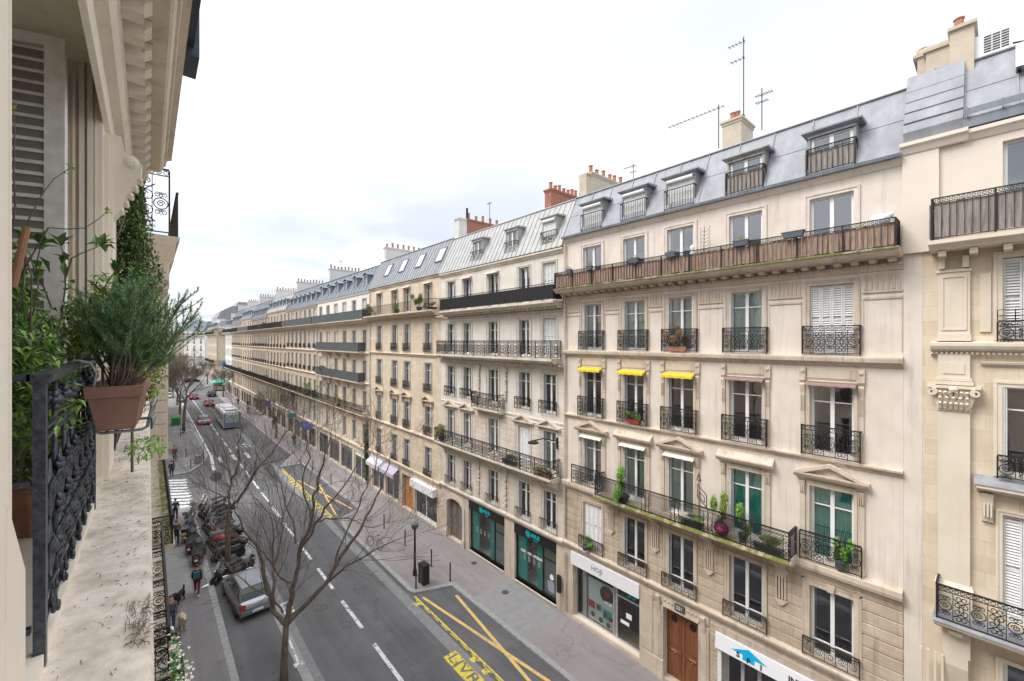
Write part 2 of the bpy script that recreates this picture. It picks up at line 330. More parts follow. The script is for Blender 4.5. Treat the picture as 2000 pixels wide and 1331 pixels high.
def rail_mesh(w, h, style, mat=None):
    key = (round(w, 2), round(h, 2), style, mat.name if mat else '')
    if key in RM: return RM[key]
    m = MB(); t = .014
    def bar(x0, x1, z0, z1, th=.022): m.box(x0, x1, -th/2, th/2, z0, z1)
    H = w/2
    if style in ('scroll', 'low', 'long', 'lattice'):
        bar(-H, H, h-.035, h, .05); fz = h-.16 if style != 'low' else h-.11
        bar(-H, H, fz-.01, fz+.01, .02); bar(-H, H, .04, .065, .02)
        for x in (-H, H): bar(x-.016, x+.016, 0, h-.035, .034)
        nf = max(2, int(w/.105))
        for i in range(nf):
            c = -H+(i+.5)*w/nf; r = min(.042, (h-.035-fz)/2)
            m.ribbon([(c+r*math.cos(a*PI/4), (fz+.01+h-.035)/2+r*math.sin(a*PI/4)) for a in range(9)], .014, t)
        zz0, zz1 = .065, fz-.01
        if style == 'lattice':
            nb = max(1, round(w/1.25)); bw = w/nb
            for b_ in range(nb):
                x0 = -H+b_*bw; x1 = x0+bw
                if b_: bar(x0-.014, x0+.014, 0, h-.035, .03)
                a0, a1 = x0+.16, x1-.16
                for x in (a0, a1): bar(x-.009, x+.009, zz0, zz1)
                hh = zz1-zz0; st = .105; k = -int(hh/st)-1
                while a0+k*st < a1:
                    for sgn in (1, -1):
                        p0 = [a0+k*st, zz0] if sgn > 0 else [a0+k*st, zz1]; p1 = [p0[0]+hh, zz1] if sgn > 0 else [p0[0]+hh, zz0]
                        # clip to the panel
                        def at(x): return p0[1]+(x-p0[0])*(p1[1]-p0[1])/(p1[0]-p0[0])
                        q0, q1 = max(p0[0], a0), min(p1[0], a1)
                        if q1-q0 > .02: m.ribbon([(q0, at(q0)), (q1, at(q1))], .016, .010)
                    k += 1
                for xx in (x0+.08, x1-.08):
                    sscroll(m, xx, zz0+.02, xx, (zz0+zz1)/2, .018, t, 1); sscroll(m, xx, (zz0+zz1)/2, xx, zz1-.02, .018, t, -1)
        else:
            nm = max(2, round(w/.30)); mw = w/nm
            for i in range(nm):
                c = -H+(i+.5)*mw; f = 1 if i % 2 else -1
                if i: bar(-H+i*mw-.008, -H+i*mw+.008, zz0, zz1)
                zc = (zz0+zz1)/2; R = min(mw*.42, (zz1-zz0)*.42)
                if style == 'low':
                    m.ribbon(spiral(c, zc, R, R*.2, PI/2, f*1.7, 14), .016, t)
                    m.ribbon(spiral(c, zz1-R*.3, R*.3, R*.25, 0, 1, 8), .012, t)
                elif i % 2 == nm//2 % 2:
                    m.ribbon(spiral(c, zc, R, R, 0, 1, 16), .020, t); m.ribbon(spiral(c, zc, R*.62, R*.12, 0, 1.6, 14), .018, t)
                    for q in (1, -1):
                        m.ribbon(spiral(c-R*.45, zc+q*(R+.07), .062, .02, 0, 1.4, 9), .015, t); m.ribbon(spiral(c+R*.45, zc+q*(R+.07), .062, .02, PI, -1.4, 9), .015, t)
                        m.ribbon([(c, zc+q*R), (c-.03, zc+q*(R+.06)), (c, zc+q*(R+.14)), (c+.03, zc+q*(R+.06)), (c, zc+q*R)], .014, t)
                else:
                    for q in (1, -1):
                        sscroll(m, c-q*mw*.2, zz0+.01, c-q*mw*.2, zc, .018, t, q); sscroll(m, c+q*mw*.2, zc, c+q*mw*.2, zz1-.01, .018, t, q)
                    m.ribbon([(c-.05, zc), (c, zc+.09), (c+.05, zc), (c, zc-.09), (c-.05, zc)], .02, t)
            if style == 'long':
                for i in range(1, max(2, round(w/1.2))):
                    x = -H+i*w/round(w/1.2); bar(x-.017, x+.017, 0, h, .036)
    elif style == 'bars':
        bar(-H, H, h-.03, h, .04); bar(-H, H, .05, .07, .02)
        n = max(2, round(w/.12))
        for i in range(n+1):
            x = -H+i*w/n; bar(x-.008, x+.008, 0 if i in (0, n) else .07, h-.03, .016)
    elif style == 'far':
        bar(-H, H, h-.05, h, .05); bar(-H, H, .04, .09, .03); bar(-H, H, h*.72, h*.72+.03, .02)
        n = max(2, round(w/.13))
        for i in range(n+1):
            x = -H+i*w/n; bar(x-.013, x+.013, 0, h-.05, .02)
        n = max(1, round(w/.26))
        for i in range(n):
            c = -H+(i+.5)*w/n; m.ribbon(spiral(c, h*.38, .10, .10, 0, 1, 6), .035, .012)
    elif style == 'farplain':
        bar(-H, H, h-.05, h, .05); bar(-H, H, .03, .07, .03)
        m.box(-H, H, -.008, .008, .07, h-.05)
        for i in range(max(1, round(w/1.0))+1):
            x = -H+i*w/max(1, round(w/1.0)); bar(x-.02, x+.02, 0, h, .04)
    me = m.mesh('railing', mat or IRON); RM[key] = me; return me
def plank_mesh(w, h, iron, wood, top='frieze', seed=0):
    # boards fixed behind an iron rail; slot 0 iron, slot 1 wood
    m = MB(); H = w/2; r = random.Random(seed)
    m.mi = 0; m.box(-H, H, -.02, .02, h-.03, h); m.box(-H, H, -.012, .012, h-.15, h-.13); m.box(-H, H, -.012, .012, .03, .05)
    n = max(1, round(w/.09))
    for i in range(n): 
        c = -H+(i+.5)*w/n; m.ribbon(spiral(c, h-.08, .034, .034, 0, 1, 6), .016, .014)
    nn = max(1, round(w/1.15))
    for i in range(nn+1):
        x = -H+i*w/nn; m.box(x-.018, x+.018, -.02, .02, 0, h-.03)
    m.mi = 1; x = -H+.03
    while x < H-.06:
        bw = min(.125+r.random()*.03, H-.03-x); m.mi = 0; m.box(x-.012, x+.002, -.012, .004, .05, h-.14); m.mi = 1; y = -.035-r.random()*.008
        m.box(x, x+bw-.012, y-.018, y, .06+r.random()*.02, h-.16+r.random()*.015); x += bw
    return m.mesh('plank_railing', [iron, wood])
# ---------------------------------------------------------------- windows
WM = {}
def cached(key, fn):
    if key not in WM: WM[key] = fn()
    return WM[key]
def frame_mesh(w, h, kind, mat):
    def fn():
        m = MB(); H = w/2; f = .055; d = .035
        m.box(-H, -H+f, -d, d, 0, h); m.box(H-f, H, -d, d, 0, h); m.box(-H+f, H-f, -d, d, h-f, h); m.box(-H+f, H-f, -d, d, 0, .05)
        if kind != 'single':
            m.box(-.055, .055, -d-.004, d+.006, .05, h-f)
            for s in (-1, 1):
                x0, x1 = (-H+f, -.055) if s < 0 else (.055, H-f)
                m.box(x0, x0+.028, -d+.01, d-.006, .05, h-f) if s < 0 else m.box(x1-.028, x1, -d+.01, d-.006, .05, h-f)
                if kind == 'low': m.box(x0, x1, -d+.01, d-.008, h*.20, h*.20+.035)
                elif kind != 'plain': m.box(x0, x1, -d+.01, d-.008, h*.74, h*.74+.035)
                m.box(x0, x1, -d+.012, d-.01, .05, .13)
        return m.mesh('window', mat)
    return cached(('fr', round(w, 2), round(h, 2), kind, mat.name), fn)
def pane_mesh(w, h, mat):
    def fn():
        m = MB(); m.quad((w/2-.05, 0, .04), (-w/2+.05, 0, .04), (-w/2+.05, 0, h-.05), (w/2-.05, 0, h-.05)); return m.mesh('pane', mat)
    return cached(('pn', round(w, 2), round(h, 2), mat.name), fn)
def curtain_mesh(w, h, mat, gap=.18):
    def fn():
        m = MB(); n = 26
        for s in (-1, 1):
            x0, x1 = (-w/2+.04, -gap*w) if s < 0 else (gap*w, w/2-.04)
            vs = []; 
            for i in range(n+1):
                x = x0+(x1-x0)*i/n; y = .022*math.sin(i*1.7)+.01*math.sin(i*.7); vs += [(x, y, .03), (x+(.05*w*(-s)*math.sin(i/n*PI)), y, h-.03)]
            m.add(vs, [(2*i, 2*i+2, 2*i+3, 2*i+1) for i in range(n)])
        return m.mesh('curtain', mat)
    return cached(('cu', round(w, 2), round(h, 2), mat.name, gap), fn)
def shutter_leaf(m, x0, x1, y, z0, z1, pitch=.075, st=.045, mid=True):
    t = .016
    m.box(x0, x0+st, y-t, y+t, z0, z1); m.box(x1-st, x1, y-t, y+t, z0, z1)
    rails = [(z0, z0+.10), (z1-.07, z1)]+([((z0+z1)*.5-.03, (z0+z1)*.5+.03)] if mid else [])
    for a, b in rails: m.box(x0+st, x1-st, y-t, y+t, a, b)
    z = z0+.12
    while z < z1-.09:
        if not (mid and abs(z-(z0+z1)/2) < .05):
            m.add([(x0+st, y-t*.9, z+.045), (x1-st, y-t*.9, z+.045), (x1-st, y+t*.9, z), (x0+st, y+t*.9, z), (x0+st, y-t*.9, z+.052), (x1-st, y-t*.9, z+.052), (x1-st, y+t*.9, z+.008), (x0+st, y+t*.9, z+.008)],
                  [(0, 1, 2, 3), (7, 6, 5, 4), (3, 2, 6, 7), (4, 5, 1, 0)])
        z += pitch
def shutters_closed(w, h, mat):
    def fn():
        m = MB(); n = 4 if w > .8 else 2
        for i in range(n): shutter_leaf(m, -w/2+i*w/n+.004, -w/2+(i+1)*w/n-.004, .008*(i % 2), .02, h-.02)
        m.box(-w/2, w/2, -.05, -.04, .02, h-.02)
        return m.mesh('shutter', mat)
    return cached(('sc', round(w, 2), round(h, 2), mat.name), fn)
def shutters_folded(w, h, mat, sides=(-1, 1)):
    # louvred leaves folded back against the reveals
    def fn():
        m = MB()
        for s in sides:
            for k in range(2):
                x = s*(w/2-.022-.036*k); y0, y1 = .045, .045+.19-.02*k
                m.box(x-.012, x+.012, y0, y0+.03, 0, h); m.box(x-.012, x+.012, y1-.03, y1, 0, h); m.box(x-.012, x+.012, y0+.03, y1-.03, 0, .08); m.box(x-.012, x+.012, y0+.03, y1-.03, h-.06, h)
                z = .10
                while z < h-.08:
                    m.add([(x-.010, y0+.03, z+.03), (x+.010, y0+.03, z), (x+.010, y1-.03, z), (x-.010, y1-.03, z+.03), (x-.010, y0+.03, z+.04), (x+.010, y0+.03, z+.01), (x+.010, y1-.03, z+.01), (x-.010, y1-.03, z+.04)],
                          [(0, 1, 2, 3), (7, 6, 5, 4), (0, 4, 5, 1), (2, 6, 7, 3)]); z += .062
        return m.mesh('shutter', mat)
    return cached(('sf', round(w, 2), round(h, 2), mat.name, sides), fn)
def surround_mesh(w, h, style, mat, seed=0):
    # coordinates: x centred, wall face at y = 0, z from the opening's foot
    def fn():
        m = MB(); H = w/2
        def arch(wd, pr, zb=0):
            m.box(-H-wd, -H, .0, pr, zb, h); m.box(H, H+wd, .0, pr, zb, h); m.box(-H-wd, H+wd, .0, pr, h, h+wd)
        if style in ('plain', 'plain2'):
            wd = .16 if style == 'plain' else .12; arch(wd*.6, .022)
            m.box(-H-wd, -H-wd*.6, 0, .045, 0, h+wd*.6); m.box(H+wd*.6, H+wd, 0, .045, 0, h+wd*.6); m.box(-H-wd, H+wd, 0, .045, h+wd*.6, h+wd)
        elif style == 'console':       # frieze panel on two scrolled consoles
            arch(.10, .03)
            for s in (-1, 1):
                x0, x1 = (-H-.28, -H-.10) if s < 0 else (H+.10, H+.28)
                m.box(x0+.03, x1-.03, 0, .05, 0, h+.05); m.box(x0, x1, 0, .09, h+.12, h+.55); m.prism([(0, h-.35), (.05, h-.32), (.10, h-.05), (.07, h+.02), (.12, h+.12), (0, h+.12)], x0+.02, x1-.02)
                m.lathe([(.055, .09), (.055, .12), (.02, .13)], ((x0+x1)/2, 0, h+.42), 10, 'y')
                for q in range(3): m.box(x0+.035+q*.045, x0+.055+q*.045, .05, .075, h-.9, h-.38)
            m.box(-H-.08, H+.08, 0, .02, h+.16, h+.50); m.box(-H-.05, H+.05, .02, .035, h+.20, h+.46)
        elif style in ('pediment', 'hood'):
            arch(.09, .035)
            for s in (-1, 1):
                x0, x1 = (-H-.27, -H-.11) if s < 0 else (H+.11, H+.27)
                m.box(x0, x1, 0, .06, 0, h-.30); m.box(x0-.015, x1+.015, 0, .08, 0, .18)
                m.prism([(0, h-.32), (.07, h-.30), (.09, h-.1), (.15, h+.12), (0, h+.12)], x0, x1)
                for q in range(3): m.box(x0+.02+q*.05, x0+.045+q*.05, .075, .12, h-.24, h+.0)
            m.box(-H-.09, H+.09, 0, .05, h+.09, h+.26)
            for q in range(int((w+.2)/.14)): m.ball((-H-.06+q*.14, .06, h+.17), .045, 6, (1, .6, .8))
            W2 = H+.40
            pr = [(0, h+.26), (.20, h+.28), (.24, h+.34), (.27, h+.40), (.27, h+.44), (0, h+.44)]
            m.prism(pr, -W2, W2)
            if style == 'pediment':
                a = h+.44; ht = .42
                for s in (-1, 1):
                    p = [(s*W2, a), (s*(W2-.26), a), (0, a+ht-.12), (0, a+ht)]
                    if s < 0: p = p[::-1]
                    m.prism(p, 0, .27, 'y')
                m.prism([(-W2+.26, a), (W2-.26, a), (0, a+ht-.12)], 0, .10, 'y')
            else: m.prism([(0, h+.44), (.27, h+.44), (.0, h+.66)], -W2, W2)
        elif style == 'key':
            arch(.16, .03); m.box(-H-.20, -H-.16, 0, .05, 0, h+.2); m.box(H+.16, H+.20, 0, .05, 0, h+.2); m.box(-H-.20, H+.20, 0, .05, h+.16, h+.20)
            m.prism([(-.12, h+.24), (.12, h+.24), (.08, h), (-.08, h)], .05, .10, 'y')
        return m.mesh('surround', mat)
    return cached(('su', round(w, 2), round(h, 2), style, mat.name), fn)
def awning_mesh(w, mat, drop=.16, proj=.28):
    def fn():
        m = MB(); n = 16; H = w/2
        m.box(-H, H, 0, .07, 0, .07)
        m.add([(-H, .05, .05), (H, .05, .05), (H, proj, -.03), (-H, proj, -.03)], [(0, 1, 2, 3)])
        vs = []
        for i in range(n+1):
            x = -H+w*i/n; vs += [(x, proj, -.03), (x, proj+.005, -.03-drop+.025*abs(math.sin(i*PI/4)))]
        m.add(vs, [(2*i, 2*i+1, 2*i+3, 2*i+2) for i in range(n)])
        for s in (-1, 1): m.add([(s*H, .05, .05), (s*H, proj, -.03), (s*H, proj, -.03-drop), (s*H, .05, -.03)], [(0, 1, 2, 3)])
        return m.mesh('awning', mat)
    return cached(('aw', round(w, 2), mat.name, drop, proj), fn)
def pot_mesh():
    def fn():
        m = MB(); m.lathe([(.13, 0), (.125, .05), (.11, .08), (.10, .48), (.125, .5), (.125, .55), (.07, .55), (.06, .3)], n=9); return m.mesh('chimney_pot', POT)
    return cached('pot', fn)
def pot_mesh_d():
    def fn():
        m = MB(); m.lathe([(.12, 0), (.11, .05), (.10, .55), (.125, .57), (.125, .62), (.06, .62), (.05, .3)], n=8); return m.mesh('chimney_pot', POTD)
    return cached('potd', fn)
# ---------------------------------------------------------------- building kit
class Bld:
    # local frame: x along the street, y out towards the street, z up
    def __init__(s, name, label, Y0, Y1, X=16.8, side=1, group=None, frame=None):
        s.Y0, s.Y1, s.side, s.w, s.X = Y0, Y1, side, Y1-Y0, X
        if frame: loc, rz = frame
        else: loc, rz = ((X, Y0, 0), PI/2) if side == 1 else ((X, Y1, 0), -PI/2)
        s.root = thing(name, label, 'building', loc, rz, group)
    def a(s, Y): return Y-s.Y0 if s.side == 1 else s.Y1-Y
    def wall(s, z0, z1, ops, mat, a0=0, a1=None, y=0.0, depth=.30, name='wall', ends=True, body=10.5):
        a1 = s.w if a1 is None else a1; m = MB()
        xs = sorted(set([a0, a1]+[v for o in ops for v in o[:2]])); zs = sorted(set([z0, z1]+[v for o in ops for v in o[2:]]))
        xs = [x for x in xs if a0 <= x <= a1]; zs = [z for z in zs if z0 <= z <= z1]
        for i in range(len(xs)-1):
            run = None
            for j in range(len(zs)-1):
                cx, cz = (xs[i]+xs[i+1])/2, (zs[j]+zs[j+1])/2
                hole = any(o[0] < cx < o[1] and o[2] < cz < o[3] for o in ops)
                if hole:
                    if run is not None: m.quad((xs[i+1], y, run), (xs[i], y, run), (xs[i], y, zs[j]), (xs[i+1], y, zs[j])); run = None
                elif run is None: run = zs[j]
            if run is not None: m.quad((xs[i+1], y, run), (xs[i], y, run), (xs[i], y, z1), (xs[i+1], y, z1))
        for o in ops:
            x0, x1, q0, q1 = o[:4]; d = y-depth
            m.quad((x0, y, q0), (x0, d, q0), (x0, d, q1), (x0, y, q1)); m.quad((x1, y, q0), (x1, y, q1), (x1, d, q1), (x1, d, q0))
            m.quad((x0, y, q0), (x1, y, q0), (x1, d, q0), (x0, d, q0)); m.quad((x0, y, q1), (x0, d, q1), (x1, d, q1), (x1, y, q1))
        if ends:
            m.quad((a0, y, z0), (a0, y, z1), (a0, -body, z1), (a0, -body, z0)); m.quad((a1, y, z0), (a1, -body, z0), (a1, -body, z1), (a1, y, z1))
            m.quad((a0, -body, z0), (a0, -body, z1), (a1, -body, z1), (a1, -body, z0))
        return m.build(name, mat, s.root)
    def interior(s, z0, z1, floors, depth=1.3):
        m = MB(); d = -depth
        m.quad((.02, d, z0), (s.w-.02, d, z0), (s.w-.02, d, z1), (.02, d, z1))
        for f in floors: m.box(.02, s.w-.02, d, -.31, f-.12, f-.02)
        m.build('interior', DARKIN, s.root)
    def strip(s, prof, mat, name='cornice', a0=0, a1=None, mod=None):
        # moulding: profile of (out, z); mod = (pitch, width, out, z0, z1) modillions
        m = MB(); a1 = s.w if a1 is None else a1; m.prism(prof, a0, a1)
        for md in (mod or []):
            p, wd, o0, o1, q0, q1 = md; n = int((a1-a0-wd)/p)+1; off = (a1-a0-(n-1)*p-wd)/2
            for i in range(n):
                x = a0+off+i*p; m.box(x, x+wd, o0, o1, q0, q1)
        return m.build(name, mat, s.root)
    def rust(s, z0, z1, ops, mat, course=.36, gap=.035, proud=.03, a0=0, a1=None, name='rusticated_courses'):
        m = MB(); a1 = s.w if a1 is None else a1; z = z0
        while z < z1-.1:
            q0, q1 = z+gap/2, min(z+course-gap/2, z1-.01)
            cuts = sorted([(o[0]-o[4], o[1]+o[4]) for o in ops if o[2]-.0 < q1 and o[3]+o[4] > q0]); x = a0+.01
            for c0, c1 in cuts+[(a1-.01, a1)]:
                if c0-x > .05: m.prism([(0, q0), (proud, q0+.012), (proud, q1-.012), (0, q1)], x, c0)
                x = max(x, c1)
            z += course
        return m.build(name, mat, s.root)
    def window(s, x0, x1, z0, z1, kind='french', fmat=None, pane=None, curtain=None, shutter=None, sur=None, surmat=None, depth=.22, smat=None, gap=.18, awning=None, sill=None):
        w, h = x1-x0, z1-z0; fmat = fmat or WHITE; c = (x0+x1)/2
        wn = put('window', frame_mesh(w, h, kind, fmat), s.root, (c, -depth, z0))
        if shutter != 'closed': put('pane', pane_mesh(w, h, pane or GLASS), wn)
        if curtain: put('curtain', curtain_mesh(w, h, curtain, gap), wn, (0, -.07, 0))
        if shutter == 'closed': put('shutter', shutters_closed(w, h, smat or SHUT), wn, (0, .10, 0))
        elif shutter: put('shutter', shutters_folded(w, h, smat or SHUT, shutter if isinstance(shutter, tuple) else (-1, 1)), wn)
        if sur: put('surround', surround_mesh(w, h, sur, surmat), wn, (0, depth, 0))
        if sill:
            m = MB(); m.box(-w/2-.08, w/2+.08, .03, depth+.07, -.09, -.003); put('sill', m.mesh('sill', surmat or sill), wn)
        if awning: put('awning', awning_mesh(w+.18, awning[0], *awning[1:]), wn, (0, depth+.06 if sur else depth+.004, h+.02))
        return wn
    def rail(s, c, w, z, h, style, out=.10, mat=None, ret=None, parent=None, name='railing'):
        o = put(name, rail_mesh(w, h, style, mat), parent or s.root, (c, out, z))
        if ret:
            for sg in (-1, 1): put('railing_return', rail_mesh(ret, h, style, mat), o, (sg*w/2, -ret/2, 0), (0, 0, PI/2))
        return o
    def balcony(s, a0, a1, z, out, mat, style, h, th=.22, rmat=None, ret=True, consoles=None, edge=.04, name='balcony', inset=.06):
        m = MB(); m.prism([(0, z-th), (out-.22, z-th), (out-.16, z-th*.7), (out-.05, z-th*.55), (out, z-th*.45), (out, z-.012), (0, z)], a0, a1)
        if consoles:
            for c in consoles:
                m.prism([(0, z-th-.75), (.10, z-th-.72), (.14, z-th-.45), (out*.5, z-th-.22), (out*.75, z-th-.12), (out*.78, z-th+.001), (0, z-th+.001)], c-.13, c+.13)
        b = m.build(name, mat, s.root)
        w = a1-a0-2*inset; c = (a0+a1)/2
        r = put('railing', rail_mesh(w, h, style, rmat), b, (c, out-.05, z))
        if ret:
            for sg in (-1, 1): put('railing', rail_mesh(out-.07, h, style if style != 'long' else 'scroll', rmat), b, (c+sg*w/2, (out-.05)/2, z), (0, 0, PI/2))
        return b
    def roof(s, ze, zr, run, mat, pitch=.65, eave=.16, body=10.5, rib=True, gut=None, top=.9, a0=0, a1=None, horiz=None, slot=None):
        # mansard: steep slope from the eave up to zr, then a shallow top
        m = MB(); a1 = s.w if a1 is None else a1
        m.prism([(eave, ze), (-run, zr), (-body*.55, zr+top), (-body, zr), (-body, ze)], a0, a1)
        L = math.hypot(run+eave, zr-ze); nx, nz_ = (zr-ze)/L, (run+eave)/L
        if rib:
            n = max(2, round((a1-a0)/pitch))
            for i in range(n+1):
                x = a0+(a1-a0)*i/n; r = .018
                x = min(max(x, a0+r), a1-r)
                m.prism([(eave, ze), (eave+nx*.035, ze+nz_*.035), (-run+nx*.035, zr+nz_*.035), (-run, zr)], x-r, x+r)
        for q in (horiz or []):
            y_, z_ = eave-(run+eave)*q, ze+(zr-ze)*q
            m.prism([(y_, z_), (y_+nx*.014, z_+nz_*.014), (y_-nz_*.03+nx*.014, z_+nx*.03+nz_*.014), (y_-nz_*.03, z_+nx*.03)], a0, a1)
        m.prism([(-run+.03, zr-.02), (-run+.07, zr+.02), (-run+.04, zr+.06), (-run-.10, zr+.07)], a0, a1)
        rf = m.build('roof', mat, s.root)
        if gut is not None:
            g = MB(); g.prism([(eave+.0, ze-.02), (eave+.05, ze-.07), (eave+.13, ze-.06), (eave+.15, ze+.03), (eave+.13, ze+.03), (eave+.11, ze-.03), (eave+.02, ze+.01)], a0+.01, a1-.01)
            x = a0+.3
            while x < a1: g.box(x, x+.03, eave, eave+.155, ze-.075, ze+.04); x += .8
            g.build('gutter', gut, rf)
        s.slope = (ze, zr, run, eave); s.rf = rf; return rf
    def chimney(s, c, th, y0, y1, z0, z1, mat, pots=6, cap=True, steps=None, potm=None, pr=None):
        m = MB(); m.box(c-th/2, c+th/2, y1, y0, z0, z1); m.box(c-th/2-.07, c+th/2+.07, y1-.07, y0+.07, z1, z1+.09)
        m.box(c-th/2-.03, c+th/2+.03, y1-.03, y0+.03, z1-.10, z1-.003)
        if steps: 
            for (e0, e1, q) in steps: m.box(c-th/2, c+th/2, e1, e0, z0, q); m.box(c-th/2-.06, c+th/2+.06, e1, e0-.001, q, q+.08)
        o = m.build('chimney', mat, s.rf); r = random.Random(int(c*100)+pots)
        for i in range(pots):
            y = y0-.25+(y1-y0+.5)*i/max(1, pots-1)
            put('chimney_pot', (potm or pot_mesh()), s.rf, (c+(r.random()-.5)*.1, y, z1+.09), (0, 0, 0), (1, 1, .55+r.random()*.45))
        return o
    def dormer(s, c, w, z0, z1, front, mat, cap=.16, style='bars', railh=.85, fmat=None, blind=None, curtain=None, arch=False, pane=None, plank=None, rmat=None, rout=.12, kind='plain'):
        ze, zr, run, eave = s.slope; m = MB(); H = w/2
        def ys(z): return eave-(run+eave)*(z-ze)/(zr-ze)
        yb = ys(z1)-.3
        # cheeks as slabs so the window sits in a box
        for sg in (-1, 1):
            x0, x1 = (c-H, c-H+.07) if sg < 0 else (c+H-.07, c+H)
            m.prism([(front, z0), (front, z1), (yb, z1), (ys(z0)-.3, z0)], x0, x1)
        m.box(c-H+.07, c+H-.07, yb, front-.02, z1-.10, z1-.002)
        m.box(c-H-.001, c+H+.001, front+.0, front+.04, z1-.16, z1-.001)
        if arch:
            n = 10; pts = [(c-H-cap+(w+2*cap)*i/n, z1+.22*math.sin(PI*i/n)) for i in range(n+1)]
            poly = pts+[(x, z-.07) for x, z in pts[::-1]]; m.prism(poly, yb-.5, front+cap, 'y')
        else:
            m.prism([(front+cap, z1), (front+cap, z1+.05), (front+cap-.04, z1+.07), (yb-.5, z1+.17), (yb-.5, z1)], c-H-cap, c+H+cap)
            m.prism([(front+cap-.08, z1-.06), (front+cap-.02, z1-.003), (front, z1-.003), (front, z1-.06)], c-H-cap*.5, c+H+cap*.5)
        d = m.build('dormer', mat, s.root); ww, hh = w-.16, z1-.16-z0-.02
        put('window', frame_mesh(ww, hh, kind, fmat or WHITE), d, (c, front-.10, z0+.02)); put('pane', pane_mesh(ww, hh, pane or GLASS), d, (c, front-.10, z0+.02))
        b = MB(); b.quad((c-H+.08, front-.45, z0), (c+H-.08, front-.45, z0), (c+H-.08, front-.45, z1-.1), (c-H+.08, front-.45, z1-.1)); put('dark_interior', b.mesh('dark_interior', DARKIN), d)
        if curtain: put('curtain', curtain_mesh(ww, hh, curtain, .05), d, (c, front-.2, z0+.02))
        if blind:
            q = MB(); bt = z0+.02+hh*(1-blind); q.box(c-ww/2, c+ww/2, front-.055, front-.035, bt, z0+hh); zz = bt
            while zz < z0+hh-.03: q.box(c-ww/2+.002, c+ww/2-.002, front-.035, front-.028, zz, zz+.035); zz += .05
            q.lathe([(.085, -ww/2), (.085, ww/2)], (c, front+.045, z0+hh-.02), 10, 'x'); put('roller_shutter', q.mesh('roller_shutter', SHUT), d)
        if style:
            me = plank_mesh(w, railh, IRON, WOODG, seed=int(c*10)) if style == 'plank' else rail_mesh(w, railh, style, rmat)
            put('railing', me, d, (c, front+rout, z0-.02)); 
            L_ = max(.1, rout+front-ys(z0+railh*.5)+.05)
            me2 = plank_mesh(L_, railh, IRON, WOODG, seed=3) if style == 'plank' else rail_mesh(L_, railh, style, rmat)
            for sg in (-1, 1): put('railing', me2, d, (c+sg*H, front+rout-L_/2, z0-.02), (0, 0, PI/2))
        return d
# ================================================================ the near cream building with the plank balcony
b = Bld('apartment_building', 'cream six-storey building with a long brown plank balcony, yellow window awnings and five dormers', 1.80, 15.12)
A = b.a
colsB = [(12.70, 13.84), (10.32, 11.46), (8.10, 9.25), (5.56, 6.71), (2.95, 4.12)]      # far to near, world Y
def ops(cols, z0, z1): return [(A(p), A(q), z0, z1) for p, q in cols]
f1, f2, f3, f4, f5 = ops(colsB, 4.05, 6.38), ops(colsB, 7.26, 9.72), ops(colsB, 10.78, 13.13), ops(colsB, 14.10, 16.39), ops(colsB, 17.26, 19.30)
g = [(A(10.56), A(14.50), .12, 2.98), (A(7.88), A(9.41), .10, 3.12), (A(2.30), A(6.95), .10, 3.20)]
b.wall(0, 3.9, g, STONE_BT, name='ground_floor_wall', depth=.45)
b.wall(3.9, 6.9, f1, STONE_BR, name='first_floor_wall')
b.wall(6.9, 20.0, f2+f3+f4+f5, STONE_B)
b.interior(.1, 20, [4.0, 7.2, 10.7, 14.0, 17.2], 1.5)
b.rust(3.98, 6.78, [o+(.19,) for o in f1], STONE_BR, .37)
b.rust(.5, 3.5, [g[0]+(.75,), g[1]+(.48,), g[2]+(.12,)], STONE_BR, .37)
m = MB(); m.box(A(14.66), A(14.50), 0, .03, 0, 3.5); m.box(A(10.56), A(9.85), 0, .05, 0, 3.55); m.box(A(10.50), A(9.92), .05, .075, .9, 3.4); m.box(A(10.56)-.02, A(9.85)+.02, 0, .07, 0, .75)
m.box(0, b.w, -.02, .05, 0, .095); m.build('plinth', STONE_BT, b.root)
# string courses
b.strip([(0, 3.62), (.05, 3.64), (.08, 3.74), (.16, 3.80), (.20, 3.90), (.20, 3.96), (0, 4.03)], STONE_BT)
b.strip([(0, 6.72), (.06, 6.76), (.10, 6.86), (.22, 6.95), (.25, 7.05), (.25, 7.20), (0, 7.245)], STONE_BT)
b.strip([(0, 10.50), (.05, 10.54), (.08, 10.62), (.16, 10.66), (.17, 10.72), (0, 10.755)], STONE_BT)
b.strip([(0, 13.72), (.05, 13.76), (.10, 13.84), (.22, 13.90), (.24, 14.0), (.24, 14.05), (0, 14.09)], STONE_BT)
b.strip([(0, 16.66), (.05, 16.68), (.07, 16.80), (.12, 16.82), (.12, 16.88), (0, 16.9)], STONE_BT, mod=[(.43, .17, .05, .46, 16.90, 17.03), (.11, .06, .12, .16, 16.82, 16.88)])
b.strip([(0, 19.72), (.04, 19.74), (.10, 19.86), (.16, 19.9), (.16, 19.975), (0, 19.99)], STONE_B)
# frieze of fluted panels between the fourth floor windows
m = MB(); edges = [0]+[v for o in sorted(f4) for v in o[:2]]+[b.w]
for i in range(0, len(edges), 2):
    x0, x1 = edges[i]+(.22 if i else .02), edges[i+1]-(.22 if i+2 < len(edges) else .02)
    m.box(x0, x1, 0, .05, 16.03, 16.09); m.box(x0, x1, 0, .035, 15.83, 15.90); n = max(3, int((x1-x0)/.115)); 
    for k in range(n): m.box(x0+(k+.25)*(x1-x0)/n, x0+(k+.72)*(x1-x0)/n, 0, .03, 16.12, 16.60)
    m.box(x0, x0+.025, 0, .022, 14.25, 15.8); m.box(x1-.025, x1, 0, .022, 14.25, 15.8)
    m.build('frieze_panel', STONE_BT, b.root); m = MB()
